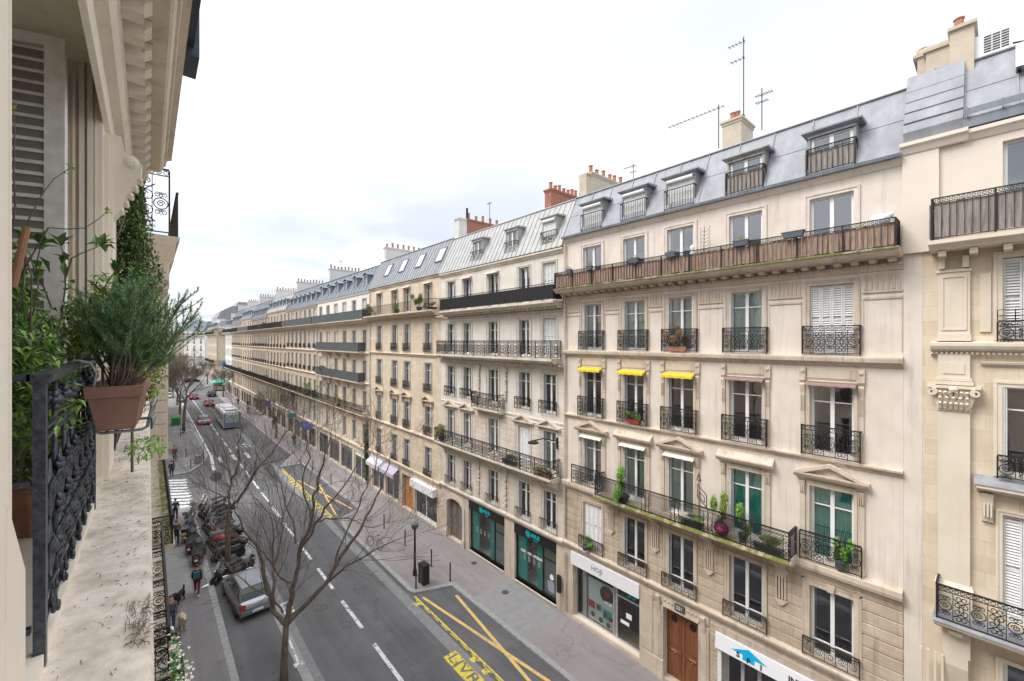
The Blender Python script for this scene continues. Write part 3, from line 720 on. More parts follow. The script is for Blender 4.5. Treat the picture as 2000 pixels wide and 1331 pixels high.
# windows
for i, (p, q) in enumerate(colsB):
    x0, x1 = A(p), A(q)
    if i == 0: b.window(x0, x1, 4.05, 6.38, shutter='closed', sur='plain', surmat=STONE_BT)
    else: b.window(x0, x1, 4.05, 6.38, kind='low', shutter=(1,) if i < 3 else None, sur='key' if i == 4 else 'plain', surmat=STONE_BT, curtain=SHEER if i == 4 else None, gap=.40)
    b.window(x0, x1, 7.26, 9.72, shutter=(1,) if i < 4 else None, sur='pediment' if i in (0, 2, 4) else 'hood', surmat=STONE_BT, curtain=TEALM if i > 2 else TEALL if i else SHEER,
             gap=.03 if i > 2 else .10, awning=(CREAMC, .04, .20) if i < 3 else None)
    b.window(x0, x1, 10.78, 13.13, shutter=((1,), (1, -1), (1,), None, None)[i], sur='console', surmat=STONE_BT, curtain=BLUEC if i > 2 else None, gap=.36,
             awning=(YELLOW, .12, .30) if i < 3 else (BROWNC, .05, .24))
    b.window(x0, x1, 14.10, 16.39, shutter='closed' if i == 4 else ((1,), (1,), (1, -1), (1,))[i] , sur='plain', surmat=STONE_BT, curtain=(SHEER, TEALL, SHEER, TEALL, None)[i], gap=(.12, .06, .08, .05, 0)[i])
    b.window(x0, x1, 17.26, 19.30, kind='plain', sur='plain', surmat=STONE_B, curtain=SHEER if i == 2 else None, gap=.42, depth=.16)
    c = (x0+x1)/2; w = 1.50
    b.rail(c, w, 4.04, .63, 'low', .14, IRONR); b.rail(c, w+.04, 10.76, 1.0, 'scroll', .20); b.rail(c, w+.02, 14.10, .96, 'scroll', .14)
    if i == 4: b.rail(c, 1.62, 7.25, .98, 'scroll', .22)
    for z, h, o_, ww in ((10.77, .98, .20, w+.04), (14.11, .94, .14, w+.02)):
        for sg in (-1, 1): put('railing_return', rail_mesh(.2, h, 'bars'), b.root, (c+sg*ww/2, o_-.1, z), (0, 0, PI/2))
# long mossy balcony on the second floor
bl = b.balcony(A(4.45), A(12.55), 7.24, .82, STONE_BT, 'lattice', .97, .20, IRON, consoles=[A(y) for y in (12.1, 9.78, 7.45, 4.95)])
m = MB(); m.prism([(.60, 7.228), (.80, 7.20), (.85, 7.19), (.85, 7.13), (.83, 7.13), (.82, 7.245), (.60, 7.25)], A(4.48), A(12.5)); m.build('moss', MOSSG, bl)
b.rail((A(12.6)+A(14.45))/2, 1.8, 7.25, .95, 'scroll', .24)
m = MB()                                   # fluted consoles under the balcony
for y in (12.1, 9.78, 7.45, 4.95):
    c = A(y)
    for q in range(4): m.box(c-.16+q*.09, c-.11+q*.09, .03, .10, 5.55, 6.45)
    m.box(c-.20, c+.20, .03, .12, 6.45, 6.60); m.prism([(c-.20, 5.5), (c+.20, 5.5), (c+.04, 5.32), (c-.04, 5.32)], .03, .10, 'y')
    m.build('console', STONE_BT, b.root); m = MB()
# plank balcony of the fifth floor
m = MB(); m.prism([(0, 17.0), (.70, 17.03), (.78, 17.10), (.82, 17.20), (.86, 17.22), (.86, 17.24), (0, 17.255)], .0, b.w); bp_ = m.build('balcony', STONE_BT, b.root); m = MB(); m.prism([(.80, 17.20), (.875, 17.19), (.88, 17.235), (.80, 17.262)], .01, b.w-.01); m.build('moss', MOSSG, bp_)
put('plank_railing', plank_mesh(b.w-.15, .84, IRON, WOODP, seed=5), bp_, (b.w/2, .84, 17.23))
for x in (.08, b.w-.08): put('plank_railing', plank_mesh(.72, .84, IRON, WOODP, seed=6), bp_, (x, .44, 17.23), (0, 0, PI/2 if x < 1 else -PI/2))
# roof, dormers, chimneys
b.roof(20.0, 22.35, .98, ZINC, pitch=1.22, gut=ZINCD, horiz=[.52])
for i, (p, q) in enumerate(colsB):
    c = (A(p)+A(q))/2
    b.dormer(c, 1.28, 20.12, 21.50, -.02, ZINCS if i == 3 else ZINC, style='plank' if i > 2 else 'bars', blind=(.95, .95, .95, None, None)[i], curtain=None, rout=.16 if i > 2 else .14)
m = MB()
for i, y in enumerate((6.45, 9.4, 7.15)):      # rust stains run from the dormer joints
    pass
b.chimney(A(7.25), .75, -1.6, -2.9, 22.0, 23.72, RENDER, 4, potm=pot_mesh())
b.chimney(b.w-.30, .5, -1.6, -4.9, 22.0, 23.75, RENDER, 6, steps=[(-1.15, -1.6, 23.6)])
# drainpipe on the joint with the white building
m = MB(); x = b.w-.12; m.tube([(x, .12, 19.7), (x, .12, 17.4)], .05, 8); m.tube([(x, .12, 16.8), (x, .12, 4.2)], .05, 8); m.tube([(x, .12, 3.4), (x, .12, .2)], .05, 8)
for z in (18.4, 15.6, 12.5, 9.3, 5.7, 2.4): m.lathe([(.065, 0), (.065, .06)], (x, .12, z), 8)
m.build('drainpipe', STONE_BT, b.root)
# house door
dm = MB(); w = 1.53; c = (A(7.88)+A(9.41))/2
dm.box(c-w/2, c-.012, -.34, -.28, .12, 3.1); dm.box(c+.012, c+w/2, -.34, -.28, .12, 3.1); dm.box(c-.05, c+.05, -.28, -.25, .12, 3.1)
for s in (-1, 1):
    x0, x1 = (c-w/2+.10, c-.12) if s < 0 else (c+.12, c+w/2-.10)
    for z0, z1 in ((.30, 1.15), (1.45, 2.95)): dm.box(x0, x1, -.28, -.262, z0, z1); dm.box(x0+.06, x1-.06, -.262, -.25, z0+.06, z1-.06)
    dm.box(x0-.04, x1+.04, -.28, -.24, 1.22, 1.38)
do = dm.build('door', DOORW, b.root)
for s in (-1, 1):
    m = MB(); cx = c+s*.40; m.box(cx-.14, cx+.14, -.24, -.225, 1.26, 1.33); m.ball((cx, -.215, 1.20), .028, 8); m.build('handle', BRASS, do)
    m = MB(); m.lathe([(.15, 0), (.15, .02), (.10, .03)], (cx, -.262, 2.65), 14, 'y'); m.build('rosette', BLACKM, do)
m = MB(); x0, x1 = A(7.88), A(9.41)
for s in (-1, 1):
    q0, q1 = (x0-.42, x0) if s < 0 else (x1, x1+.42)
    m.box(q0, q1, 0, .07, 0, 3.15); m.box(q0+.08, q1-.08, .07, .10, .9, 3.0); m.box(q0-.02, q1+.02, 0, .12, .0, .8); m.prism([(0, 2.9), (.12, 2.95), (.16, 3.3), (.22, 3.55), (0, 3.55)], q0+.12, q1-.12)
m.box(x0-.02, x1+.02, 0, .09, 3.16, 3.26); m.box(x0-.42, x1+.42, 0, .05, 3.27, 3.60)
for k in range(9): m.ball((x0+.1+k*.17, .06, 3.44), .06, 6, (1, .5, .9))
ds = m.build('door_surround', STONE_BT, b.root)
m = MB(); m.box(c-.20, c+.20, .05, .13, 3.30, 3.56); pl = m.build('number_plate', IRONG, ds); put('number', text_mesh('221', .19, WHITET, .004), pl, (c, .135, 3.43), (PI/2, 0, PI))
# ---- left shop (HOJI)
x0, x1 = A(10.56), A(14.50)
m = MB()
for x in (x0+.03, x0+1.42, x0+1.60, x1-.03): m.box(x-.03, x+.03, -.32, -.26, .30, 2.98)
m.box(x0+.06, x1-.06, -.32, -.26, .22, .30); m.box(x0+.06, x0+1.39, -.31, -.27, 2.30, 2.36); m.box(x0+1.42, x0+1.60, -.36, -.32, .30, 2.98)
sf = m.build('shopfront', plain('aluminium_frame', (.5, .51, .50), .4, .5), b.root)
for p, q in ((x0+.06, x0+1.39), (x0+1.63, x1-.06)):
    m = MB(); m.quad((q, -.29, .30), (p, -.29, .30), (p, -.29, 2.95), (q, -.29, 2.95)); m.build('pane', SHOPGLASS, sf)
m = MB(); m.box(x0, x1, -.45, .04, .10, .22); m.box(x0, x1, -1.5, -.45, .06, .10); m.build('shop_sill', STONE_AT, b.root)
m = MB(); m.box(x1-.55, x1-.30, -.9, -.40, .12, 2.7); m.build('side_panel', WHITE, sf)
# poster behind the glass
m = MB(); m.box(x1-2.25, x1-.70, -.40, -.37, .32, 2.45); po = m.build('poster', plain('pale_blue_poster', (.78, .90, .92), .5), sf)
m = MB(); m.lathe([(.42, -.366), (.42, -.360)], (x1-1.85, 0, 1.95), 20, 'y'); m.build('poster_bowl', plain('dark_bowl_print', (.05, .03, .025), .4), sf)
m = MB(); m.lathe([(.13, -.358), (.13, -.354)], (x1-1.85, 0, 1.97), 14, 'y'); m.box(x1-1.13, x1-.74, -.366, -.360, .92, 1.28); m.build('poster_red_print', plain('red_print', (.62, .03, .06), .5), sf)
m = MB(); 
for (p, q, z0_, z1_) in ((x1-1.55, x1-1.2, .95, 1.28), (x1-2.15, x1-1.62, .72, 1.2)): m.box(p, q, -.366, -.360, z0_, z1_)
m.build('poster_turquoise_print', plain('turquoise_print', (.10, .55, .52), .5), sf)
m = MB()
for (p, z) in ((x1-1.35, 1.12), (x1-1.0, .62), (x1-1.75, .95), (x1-2.08, .85), (x1-1.5, .55), (x1-1.95, .5)): m.lathe([(.13, -.3585), (.13, -.353)], (p, 0, z), 12, 'y')
m.build('poster_dish_print', plain('brown_print', (.24, .12, .06), .5), sf)
# shelf with lettering
m = MB(); sx0, sx1 = x0+1.68, x0+2.30
for z in (.35, .72, 1.08, 1.44, 1.80): m.box(sx0, sx1, -.95, -.45, z, z+.05)
m.box(sx0, sx1, -.98, -.95, .3, 1.9); sh = m.build('display_shelf', plain('honey_wood', (.60, .34, .11), .5), sf)
m = MB(); r = random.Random(3)
for z in (.40, .77, 1.13, 1.49):
    for k in range(4): p = sx0+.05+k*.14; m.box(p, p+.10, -.62, -.50, z+.001, z+.12+r.random()*.12)
m.build('packets', two_tone('mixed_packets', (.55, .42, .12), (.12, .36, .10), 9, .6), sf)
for t_, z, sz in (('MOCHI', 1.88, .24),): put('lettering', text_mesh(t_, sz, WHITET, .006, bold=.004), sf, ((sx0+sx1)/2-.05, -.43, z+.02), (PI/2, 0, PI))
m = MB(); m.box(x0+.10, x0+1.36, -.32, -.30, 2.38, 2.90); m.build('sign_panel', plain('dark_teal_glow', (.02, .09, .09), .3), sf)
put('lettering', text_mesh('55', .50, CYAN, .01, bold=.012), sf, (x0+.62, -.285, 2.63), (PI/2, 0, PI))
m = MB(); m.box(x0+.62, x0+.92, -.285, -.28, 1.45, 1.70); m.box(x0+.75, x0+1.22, -.285, -.28, 1.10, 1.27); nt_ = m.build('notice', WHITET, sf)
put('lettering', text_mesh('HOJI', .22, WHITET, .002), sf, (x0+1.95, -.275, 1.62), (PI/2, 0, PI))
sg = thing('shop_sign', 'long white shop sign with thin grey capitals above the poster window', 'sign', (16.8, 1.80, 0), PI/2)
m = MB(); m.box(x0-.02, x1+.06, .012, .14, 2.94, 3.58); m.build('board', SIGNW, sg); put('lettering', text_mesh('HOJI', .34, GREYT, .004, bold=.002), sg, ((x0+x1)/2+.35, .145, 3.27), (PI/2, 0, PI))
# ---- right shop (SPI INTERIM)
x0, x1 = A(2.30), A(6.95)
m = MB(); 
for x in (x0+.05, x1-2.4, x1-1.2, x1-.62, x1-.06): m.box(x-.06, x+.06, -.36, -.28, .1, 2.55)
m.box(x0, x1, -.36, -.28, 2.55, 2.63); m.box(x0, x1, -.36, -.28, .1, .22); sf2 = m.build('shopfront', plain('grey_lilac_frame', (.42, .42, .46), .5), b.root)
m = MB(); m.quad((x1, -.32, .22), (x0, -.32, .22), (x0, -.32, 2.55), (x1, -.32, 2.55)); m.build('pane', SHOPGLASS, sf2)
m = MB(); z = 2.64
while z < 3.15: m.box(x0, x1, -.30, -.24, z, z+.05); z += .056
m.build('roller_shutter', plain('dull_grey_slats', (.36, .35, .33), .6), sf2)
m = MB(); m.box(x1, x1+.14, -.05, .13, .1, 2.75); m.build('post', WHITE, sf2)
m = MB(); m.box(x0-.2, x1+.10, .0, .09, 3.24, 3.52); m.build('old_lintel', stone('stained_lintel_stone', (.50, .43, .36), None, .2, .9), b.root)
sg = thing('shop_sign', 'tilted white shop sign with bold black capitals and a blue roof emblem', 'sign', (16.8, 1.80, 0), PI/2)
m = MB(); m.prism([(.16, 2.70), (.22, 2.70), (.16, 3.27), (.10, 3.27)], x0-.3, x1+.20); m.build('board', SIGNW, sg)
tl = math.atan2(.06, .57)
def onboard(me, x, z, nm='lettering', off=.004): return put(nm, me, sg, (x, .163+off-(z-2.985)*math.tan(tl)+.03, z), (PI/2-tl, 0, PI))
em = MB(); em.prism([(-.62, -.02), (.62, -.02), (0, .24)], 0, .006, 'z'); em.prism([(-.20, -.19), (.20, -.19), (.20, -.021), (-.20, -.021)], 0, .006, 'z')
onboard(em.mesh('emblem', plain('sky_blue_emblem', (.0, .40, .72), .4)), x1-1.0, 2.98, 'emblem', .0)
for t_, dx_, dz_ in (('S', .36, -.10), ('P', .0, -.14), ('I', -.42, -.14)): onboard(text_mesh(t_, .25, BLACKT, .003, bold=.008), x1-1.0+dx_, 2.98+dz_, off=.012)
onboard(text_mesh('INTERIM', .26, BLACKT, .003, bold=.008), x1-2.75, 2.96, off=.004)
# ================================================================ building A at the right edge of the view
a_ = Bld('apartment_building', 'golden ashlar building with a capital-topped pilaster at the right edge of the view', -9.0, 1.395)
A = a_.a
colsA = [(-1.42, -.10), (-4.3, -3.0), (-7.1, -5.8)]
fA = {k: ops(colsA, *z) for k, z in dict(f5=(17.45, 19.75), f4=(14.56, 16.72), f3=(11.02, 13.36), f2=(7.25, 10.05), f1=(3.6, 6.2)).items()}
a_.wall(0, 17.1, fA['f1']+fA['f2']+fA['f3']+fA['f4'], STONE_A)
a_.wall(17.1, 20.35, fA['f5'], STONE_AU, name='attic_wall')
a_.interior(.1, 20.3, [3.4, 7.1, 10.9, 14.4, 17.3], 1.5)
x1 = a_.w
for i, (p, q) in enumerate(colsA):
    c0, c1 = A(p), A(q)
    a_.window(c0, c1, 17.45, 19.75, kind='plain', depth=.2); a_.window(c0, c1, 14.56, 16.72, shutter='closed', sur='plain', surmat=STONE_AT, smat=SHUT)
    a_.window(c0, c1, 11.02, 13.36, shutter=(1, -1), sur='plain', surmat=STONE_AT); a_.window(c0, c1, 7.25, 10.05, shutter='closed', sur='plain2', surmat=STONE_AT, smat=SHUT); a_.window(c0, c1, 3.6, 6.2, sur='plain2', surmat=STONE_AT)
    c = (c0+c1)/2; a_.rail(c, 1.5, 14.54, .55, 'scroll', .16); a_.rail(c, 1.5, 11.0, .62, 'scroll', .16)
    m = MB()
    for z in (15.2, 15.35): m.box(c-.75, c+.75, .14, .16, z, z+.018)
    for x in (-.75, -.45, .45, .75): m.box(c+x-.01, c+x+.01, .14, .16, 15.09, 15.37)
    m.build('hand_bar', IRON, a_.root)
    m = MB(); m.prism([(0, 10.55), (.10, 10.58), (.34, 10.68), (.40, 10.72), (.40, 10.80), (0, 10.82)], c0-.45, c1+.45)
    for s_ in (-1, 1):
        q0 = c0-.36 if s_ < 0 else c1+.16
        m.prism([(0, 9.75), (.08, 9.8), (.16, 10.3), (.2, 10.5), (0, 10.5)], q0, q0+.2)
        for k in range(3): m.box(q0+.02+k*.06, q0+.055+k*.06, .14, .19, 9.95, 10.3)
        m.box(q0-.01, q0+.21, 0, .21, 10.5, 10.56)
    m.build('window_hood', STONE_AT, a_.root)
    m = MB(); m.prism([(-.002, 11.0), (.06, 10.95), (.22, 10.88), (.42, 10.82), (.42, 10.80), (-.002, 10.80)], c0-.5, c1+.5); m.build('hood_lead', ZINC, a_.root)
# pilaster with capital
def pil(m, x0, x1, o, z0, z1): m.box(x0, x1, 0, o, z0, z1)
m = MB(); p0, p1 = A(.47), A(1.08)
m.box(p0, p1, 0, .14, 7.95, 12.64); m.prism([(0, 7.1), (.22, 7.1), (.22, 7.75), (.14, 7.95), (0, 7.95)], p0-.04, p1+.04); m.prism([(0, 7.75), (.24, 7.78), (.24, 7.85), (0, 7.9)], p0-.06, p1+.06)
m.box(p0, p1, 0, .14, 13.34, 14.2); m.box(p0+.1, p1-.1, .14, .16, 13.66, 13.95); m.box(p0-.06, p1+.06, 0, .2, 13.36, 13.46); m.box(p0-.04, p1+.04, 0, .17, 13.47, 13.55)
m.box(p0-.02, p1+.02, 0, .16, 14.56, 14.75); m.box(p0+.0, p1-.0, 0, .10, 14.75, 16.45)
for q in ((p0+.06, p0+.11, 14.85, 16.35), (p1-.11, p1-.06, 14.85, 16.35), (p0+.11, p1-.11, 16.30, 16.35), (p0+.11, p1-.11, 14.85, 14.90)): m.box(q[0], q[1], .10, .125, q[2], q[3])
m.box(p0-.03, p1+.03, 0, .14, 16.45, 16.52)
m.box(A(.3), A(.1), 0, .05, 14.8, 16.35); m.build('pilaster', STONE_AT, a_.root)
m = MB(); m.box(p0-.02, p1+.02, 0, .17, 12.64, 12.70); m.prism([(p0, 12.7), (p1, 12.7), (p1+.16, 13.26), (p0-.16, 13.26)], 0, .19, 'y'); m.box(p0-.2, p1+.2, 0, .26, 13.26, 13.335)
r = random.Random(4)
for row in range(3):
    for k in range(6-row % 2):
        x = p0+.05+row*.0+k*(p1-p0-.1)/(5-row % 2); z = 12.80+row*.15
        m.tube([(x, .19, z-.09), (x, .23, z), (x, .29, z+.07), (x, .31, z+.045)], [.05, .05, .035, .02], 5)
for s_ in (-1, 1):
    cx = p0-.10 if s_ < 0 else p1+.10
    m.ribbon(spiral(cx, 13.16, .10, .03, PI/2, 1.5*s_, 14), .045, .14, .24)
m.ball(((p0+p1)/2, .27, 13.24), .10, 8); m.build('capital', STONE_AT, a_.root)
a_.strip([(0, 14.12), (.06, 14.16), (.10, 14.25), (.12, 14.26), (.26, 14.34), (.30, 14.42), (.30, 14.50), (0, 14.555)], STONE_AT, a0=0, a1=A(1.22), mod=[(.095, .055, .10, .16, 14.20, 14.26)])
a_.strip([(0, 13.9), (.10, 13.95), (.12, 14.0), (0, 14.02)], STONE_AT, a0=0, a1=A(.28))
a_.balcony(0, A(1.22), 17.28, .82, STONE_AT, 'bars', .3, .26, ret=False, name='balcony')
br = [o for o in a_.root.children if o.name.startswith('balcony')][-1]
for ch in list(br.children): bpy.data.objects.remove(ch)
put('plank_railing', plank_mesh(A(1.15), 1.12, IRON, WOODG, seed=8), br, (A(1.15)/2, .80, 17.28)); put('plank_railing', plank_mesh(.74, 1.12, IRON, WOODG, seed=9), br, (A(1.15), .42, 17.28), (0, 0, PI/2))
m = MB(); x = A(1.05)
while x > .2: m.box(x-.15, x, .0, .55, 16.86, 17.0); m.build('modillion', STONE_AT, a_.root); m = MB(); x -= .58
for q in (p0+.02, p1-.14): m = MB(); m.box(q, q+.12, 0, .2, 16.55, 16.86); m.build('modillion', STONE_AT, a_.root)
a_.strip([(0, 19.95), (.04, 19.97), (.12, 20.1), (.18, 20.14), (.18, 20.24), (0, 20.3)], STONE_AU, a1=A(.60))
b2 = a_.balcony(0, A(1.12), 7.12, .85, STONE_AT, 'scroll', .95, .26, None, consoles=[A(.72), A(-2.3)])
m = MB(); m.prism([(0, 7.125), (.88, 7.11), (.90, 7.08), (.86, 7.14), (0, 7.15)], 0, A(1.14)); m.build('lead_flashing', ZINC, b2)
m = MB(); m.box(A(.98), A(.46), .05, .40, 6.1, 6.83)
for k in range(4): m.box(A(.95)+k*.14, A(.95)+k*.14+.05, .40, .45, 4.9, 6.0)
m.prism([(0, 4.6), (.16, 4.8), (.40, 5.8), (.40, 6.1), (0, 6.1)], A(.95), A(.50)); m.build('console', STONE_AT, a_.root)
m = MB(); m.box(A(1.06), x1+.42, -.3, .10, 17.1, 19.98) ; m.prism([(0.10, 19.96), (.14, 19.98), (.20, 20.12), (.28, 20.18), (.28, 20.28), (-.3, 20.34)], A(.50), x1+.46); m.build('party_pier', STONE_AU, a_.root)
m = MB(); m.box(x1+.003, x1+.402, -.5, -.0, 0, 17.1); m.build('party_strip', STONE_B, a_.root)
a_.roof(20.5, 22.5, .95, ZINC, pitch=.95, gut=None, horiz=[.5], eave=.10, a1=A(.60)); 
m = MB(); m.prism([(.02, 20.30), (.16, 20.30), (.16, 20.56), (.02, 20.56)], 0, A(.60)); m.build('gutter', ZINCD, a_.rf)
m = MB(); m.prism([(.22, 20.62), (.24, 20.62), (.24, 20.78), (.22, 20.78)], 0, A(.60)); x = .2
while x < A(.62): m.box(x, x+.03, .10, .25, 20.56, 20.80); x += .62
m.build('snow_guard', ZINCD, a_.rf)
m = MB(); m.prism([(.10, 20.34), (-.98, 22.2), (-.98, 22.62), (-.82, 22.62), (.16, 20.6)], A(.60)-.0, x1+.40)
for k in range(5): q = .15+k*.19; y_, z_ = .17-(1.02)*q, 20.62+1.98*q; m.box(A(.60), x1+.40, y_-.02, y_+.03, z_-.01, z_+.012)
m.box((A(.6)+x1+.4)/2-.02, (A(.6)+x1+.4)/2+.02, -.98, -.80, 21.9, 22.64); m.build('zinc_gable', ZINC, a_.rf)
m = MB(); cx0, cx1 = A(1.05), x1+.38
m.box(A(.42), A(.90), -1.3, -.80, 21.9, 23.52); m.box(A(.89), A(1.40), -1.45, -.90, 21.9, 23.22); m.box(A(1.39), A(1.62), -2.3, -1.3, 21.9, 23.35); m.box(A(.42), A(1.62), -4.5, -1.46, 21.9, 23.6)
m.box(A(.36), A(.94), -1.36, -.72, 23.52, 23.61); m.box(A(.93), A(1.46), -1.5, -.84, 23.22, 23.30); m.box(A(1.40), A(1.72), -2.36, -1.24, 23.35, 23.44); m.box(A(.36), A(1.66), -4.6, -1.52, 23.6, 23.7)
m.build('chimney', RENDER, a_.rf)
for (yy, oo, zz) in ((.72, -1.05, 23.61), (1.52, -1.7, 23.44)): put('chimney_pot', pot_mesh(), a_.rf, (A(yy), oo, zz), (0, 0, 0), (1, 1, .6))
def ac_unit(loc, rz, label, sc=1):
    t = thing('air_conditioner', label, 'air conditioner', loc, rz)
    m = MB(); m.box(-.4*sc, .4*sc, -.15, .15, .06, .66*sc); m.build('casing', WHITE, t); m = MB()
    for i in range(3):
        for k in range(7): m.box((-.34+i*.16)*sc, (-.20+i*.16)*sc, .15, .158, (.12+k*.07)*sc, (.16+k*.07)*sc)
    m.build('grille', BLACKP, t); m = MB(); m.box(-.38, -.3, -.14, .14, 0, .06); m.build('bracket', BLACKM, t); m = MB(); m.box(.3, .38, -.14, .14, 0, .06); m.build('bracket', BLACKM, t); m = MB(); m.tube([(-.4, 0, .2), (-.6, 0, .15), (-.7, 0, 0)], .025, 6); m.build('hose', BLACKM, t)
ac_unit((17.90, .12, 22.52), PI/2, 'white air conditioner standing on the roof ridge behind the tall chimney')
ac_unit((17.15, -.72, 21.6), PI/2, 'white air conditioner on the zinc slope at the right edge of the view')
# ================================================================ building C, white
c_ = Bld('apartment_building', 'white six-storey building with black scrolled balconies and two teal office shopfronts', 15.12, 27.62)
A = c_.a
colsC = [(25.72, 26.78), (23.70, 24.68), (20.76, 21.82), (17.82, 18.84), (15.74, 16.76)]
F = {k: ops(colsC, *z) for k, z in dict(f1=(3.98, 6.18), f2=(7.25, 9.52), f3=(10.5, 12.70), f4=(13.64, 15.80), f5=(16.75, 18.90)).items()}
g = [(A(24.70), A(26.75), .08, 3.05), (A(20.13), A(23.95), .15, 3.55), (A(15.72), A(19.17), .15, 3.58)]
c_.wall(0, 3.75, g, STONE_BT, name='ground_floor_wall', depth=.45)
c_.wall(3.75, 10.0, F['f1']+F['f2'], STONE_C, name='lower_wall'); c_.wall(10.0, 19.6, F['f3']+F['f4']+F['f5'], STONE_C)
c_.interior(.1, 19.6, [3.9, 7.1, 10.4, 13.5, 16.7], 1.5)
c_.rust(3.98, 6.75, [o+(.14,) for o in F['f1']], STONE_CT, .36)
c_.rust(7.25, 9.9, [o+(.20,) for o in F['f2']], STONE_CT, .36)
c_.strip([(0, 3.55), (.08, 3.60), (.12, 3.72), (.22, 3.8), (.22, 3.9), (0, 3.95)], STONE_CT)
c_.strip([(0, 9.98), (.04, 10.0), (.06, 10.1), (0, 10.14)], STONE_CT); c_.strip([(0, 12.92), (.05, 12.95), (.10, 13.1), (.2, 13.16), (0, 13.2)], STONE_CT, mod=[(.30, .15, .05, .34, 13.16, 13.27)])
c_.strip([(0, 16.10), (.04, 16.12), (.08, 16.25), (0, 16.3)], STONE_CT, mod=[(.30, .15, .0, .45, 16.30, 16.42)]); c_.strip([(0, 19.25), (.05, 19.28), (.14, 19.42), (.20, 19.46), (.20, 19.55), (0, 19.59)], STONE_CT)
for i, (p, q) in enumerate(colsC):
    x0, x1 = A(p), A(q); c = (x0+x1)/2
    c_.window(x0, x1, 3.98, 6.18, shutter=(1,) if i > 1 else (1,), sur='plain2', surmat=STONE_CT)
    c_.window(x0, x1, 7.25, 9.52, shutter='closed' if i == 3 else (1,), sur='plain' if i in (0, 1, 2) else 'plain', surmat=STONE_CT, curtain=SHEER if i in (0, 1) else (TEALL if i in (2, 4) else None), gap=.10)
    c_.window(x0, x1, 10.5, 12.70, shutter=(1,), sur='plain', surmat=STONE_CT, curtain=SHEER if i in (1, 3) else None, gap=.38)
    c_.window(x0, x1, 13.64, 15.80, shutter='closed' if i == 4 else (1, -1), sur='plain', surmat=STONE_CT)
    c_.window(x0, x1, 16.75, 18.90, kind='plain', shutter='closed' if i == 4 else (1,), sur='plain2', surmat=STONE_CT, awning=(CREAMC, .06, .3) if i in (1, 2) else None)
    c_.rail(c, 1.36, 3.97, .66, 'bars', .13, IRONR); 
    if i != 2: c_.rail(c, 1.36, 10.5, .74, 'low', .15)
m = MB()                                        # paired pediments over the second floor windows
for (p, q) in [colsC[k] for k in (0, 1, 3, 4)]:
    c = (A(p)+A(q))/2; W2 = .90; a = 9.74
    m.prism([(0, a-.08), (.16, a-.05), (.24, a+.03), (.24, a+.08), (0, a+.08)], c-W2, c+W2)
    for s_ in (-1, 1):
        pp = [(c+s_*W2, a+.08), (c+s_*(W2-.22), a+.08), (c, a+.40), (c, a+.52)]
        m.prism(pp if s_ > 0 else pp[::-1], 0, .24, 'y')
    m.prism([(c-W2+.24, a+.081), (c+W2-.24, a+.081), (c, a+.40)], 0, .07, 'y')
    m.build('pediment', STONE_CT, c_.root); m = MB()
c_.balcony(A(20.10), A(23.0), 10.18, .55, STONE_CT, 'scroll', 1.02, .22)
bb = c_.balcony(.25, A(27.3), 7.20, .84, STONE_CT, 'long', .98, .26, consoles=[A(15.6), A(19.9), A(22.8), A(27.0)])
c_.balcony(.20, A(27.0), 13.60, .84, STONE_CT, 'long', .97, .30); 
bc = c_.balcony(.05, A(26.6), 16.70, .84, STONE_CT, 'bars', .92, .28, IRON, ret=True)
m = MB(); m.box(.14, A(26.5), .765, .775, 16.78, 17.52); m.box(.12, .13, .05, .76, 16.78, 17.52); m.build('windbreak', plain('black_netting', (.03, .03, .03), .9, noise=.5, scale=30), bc)
m = MB(); r = random.Random(9)                  # carved foliage drops beside the middle window
for cx in (A(22.75), A(19.95)):
    for (z0, z1) in ((10.9, 12.9), (4.1, 6.4)):
        z = z1
        while z > z0: 
            wd = .16*(.4+.6*(z-z0)/(z1-z0)); m.ball((cx+(r.random()-.5)*wd, .08, z), .05+.05*r.random(), 6, (1.1, .9, 1)); z -= .055
        m.build('carved_garland', STONE_CT, c_.root); m = MB()
c_.roof(19.6, 22.4, 1.15, ZINCL, pitch=.42, gut=None, eave=.22)
for i, (y, bl) in enumerate(((23.1, 0), (19.55, 0), (16.35, .6))): c_.dormer(A(y), 1.12, 19.82, 21.45, -.10, ZINCL, style='bars', blind=bl or None, cap=.12, rout=.14, curtain=plain('orange_curtain', (.62, .33, .14), .8) if i == 1 else None)
c_.chimney(A(18.2), .55, -1.9, -5.6, 22.2, 23.85, BRICK, 9, steps=None)
c_.chimney(c_.w-.25, .6, -1.25, -2.0, 22.0, 23.95, RENDERW, 0); c_.chimney(c_.w-.35, .5, -2.01, -5.4, 22.2, 23.98, BRICK, 5, potm=pot_mesh_d())
m = MB(); m.tube([(c_.w-.4, -2.1, 24.0), (c_.w-.4, -2.1, 24.95)], .09, 8); m.build('flue', BLACKM, c_.rf)
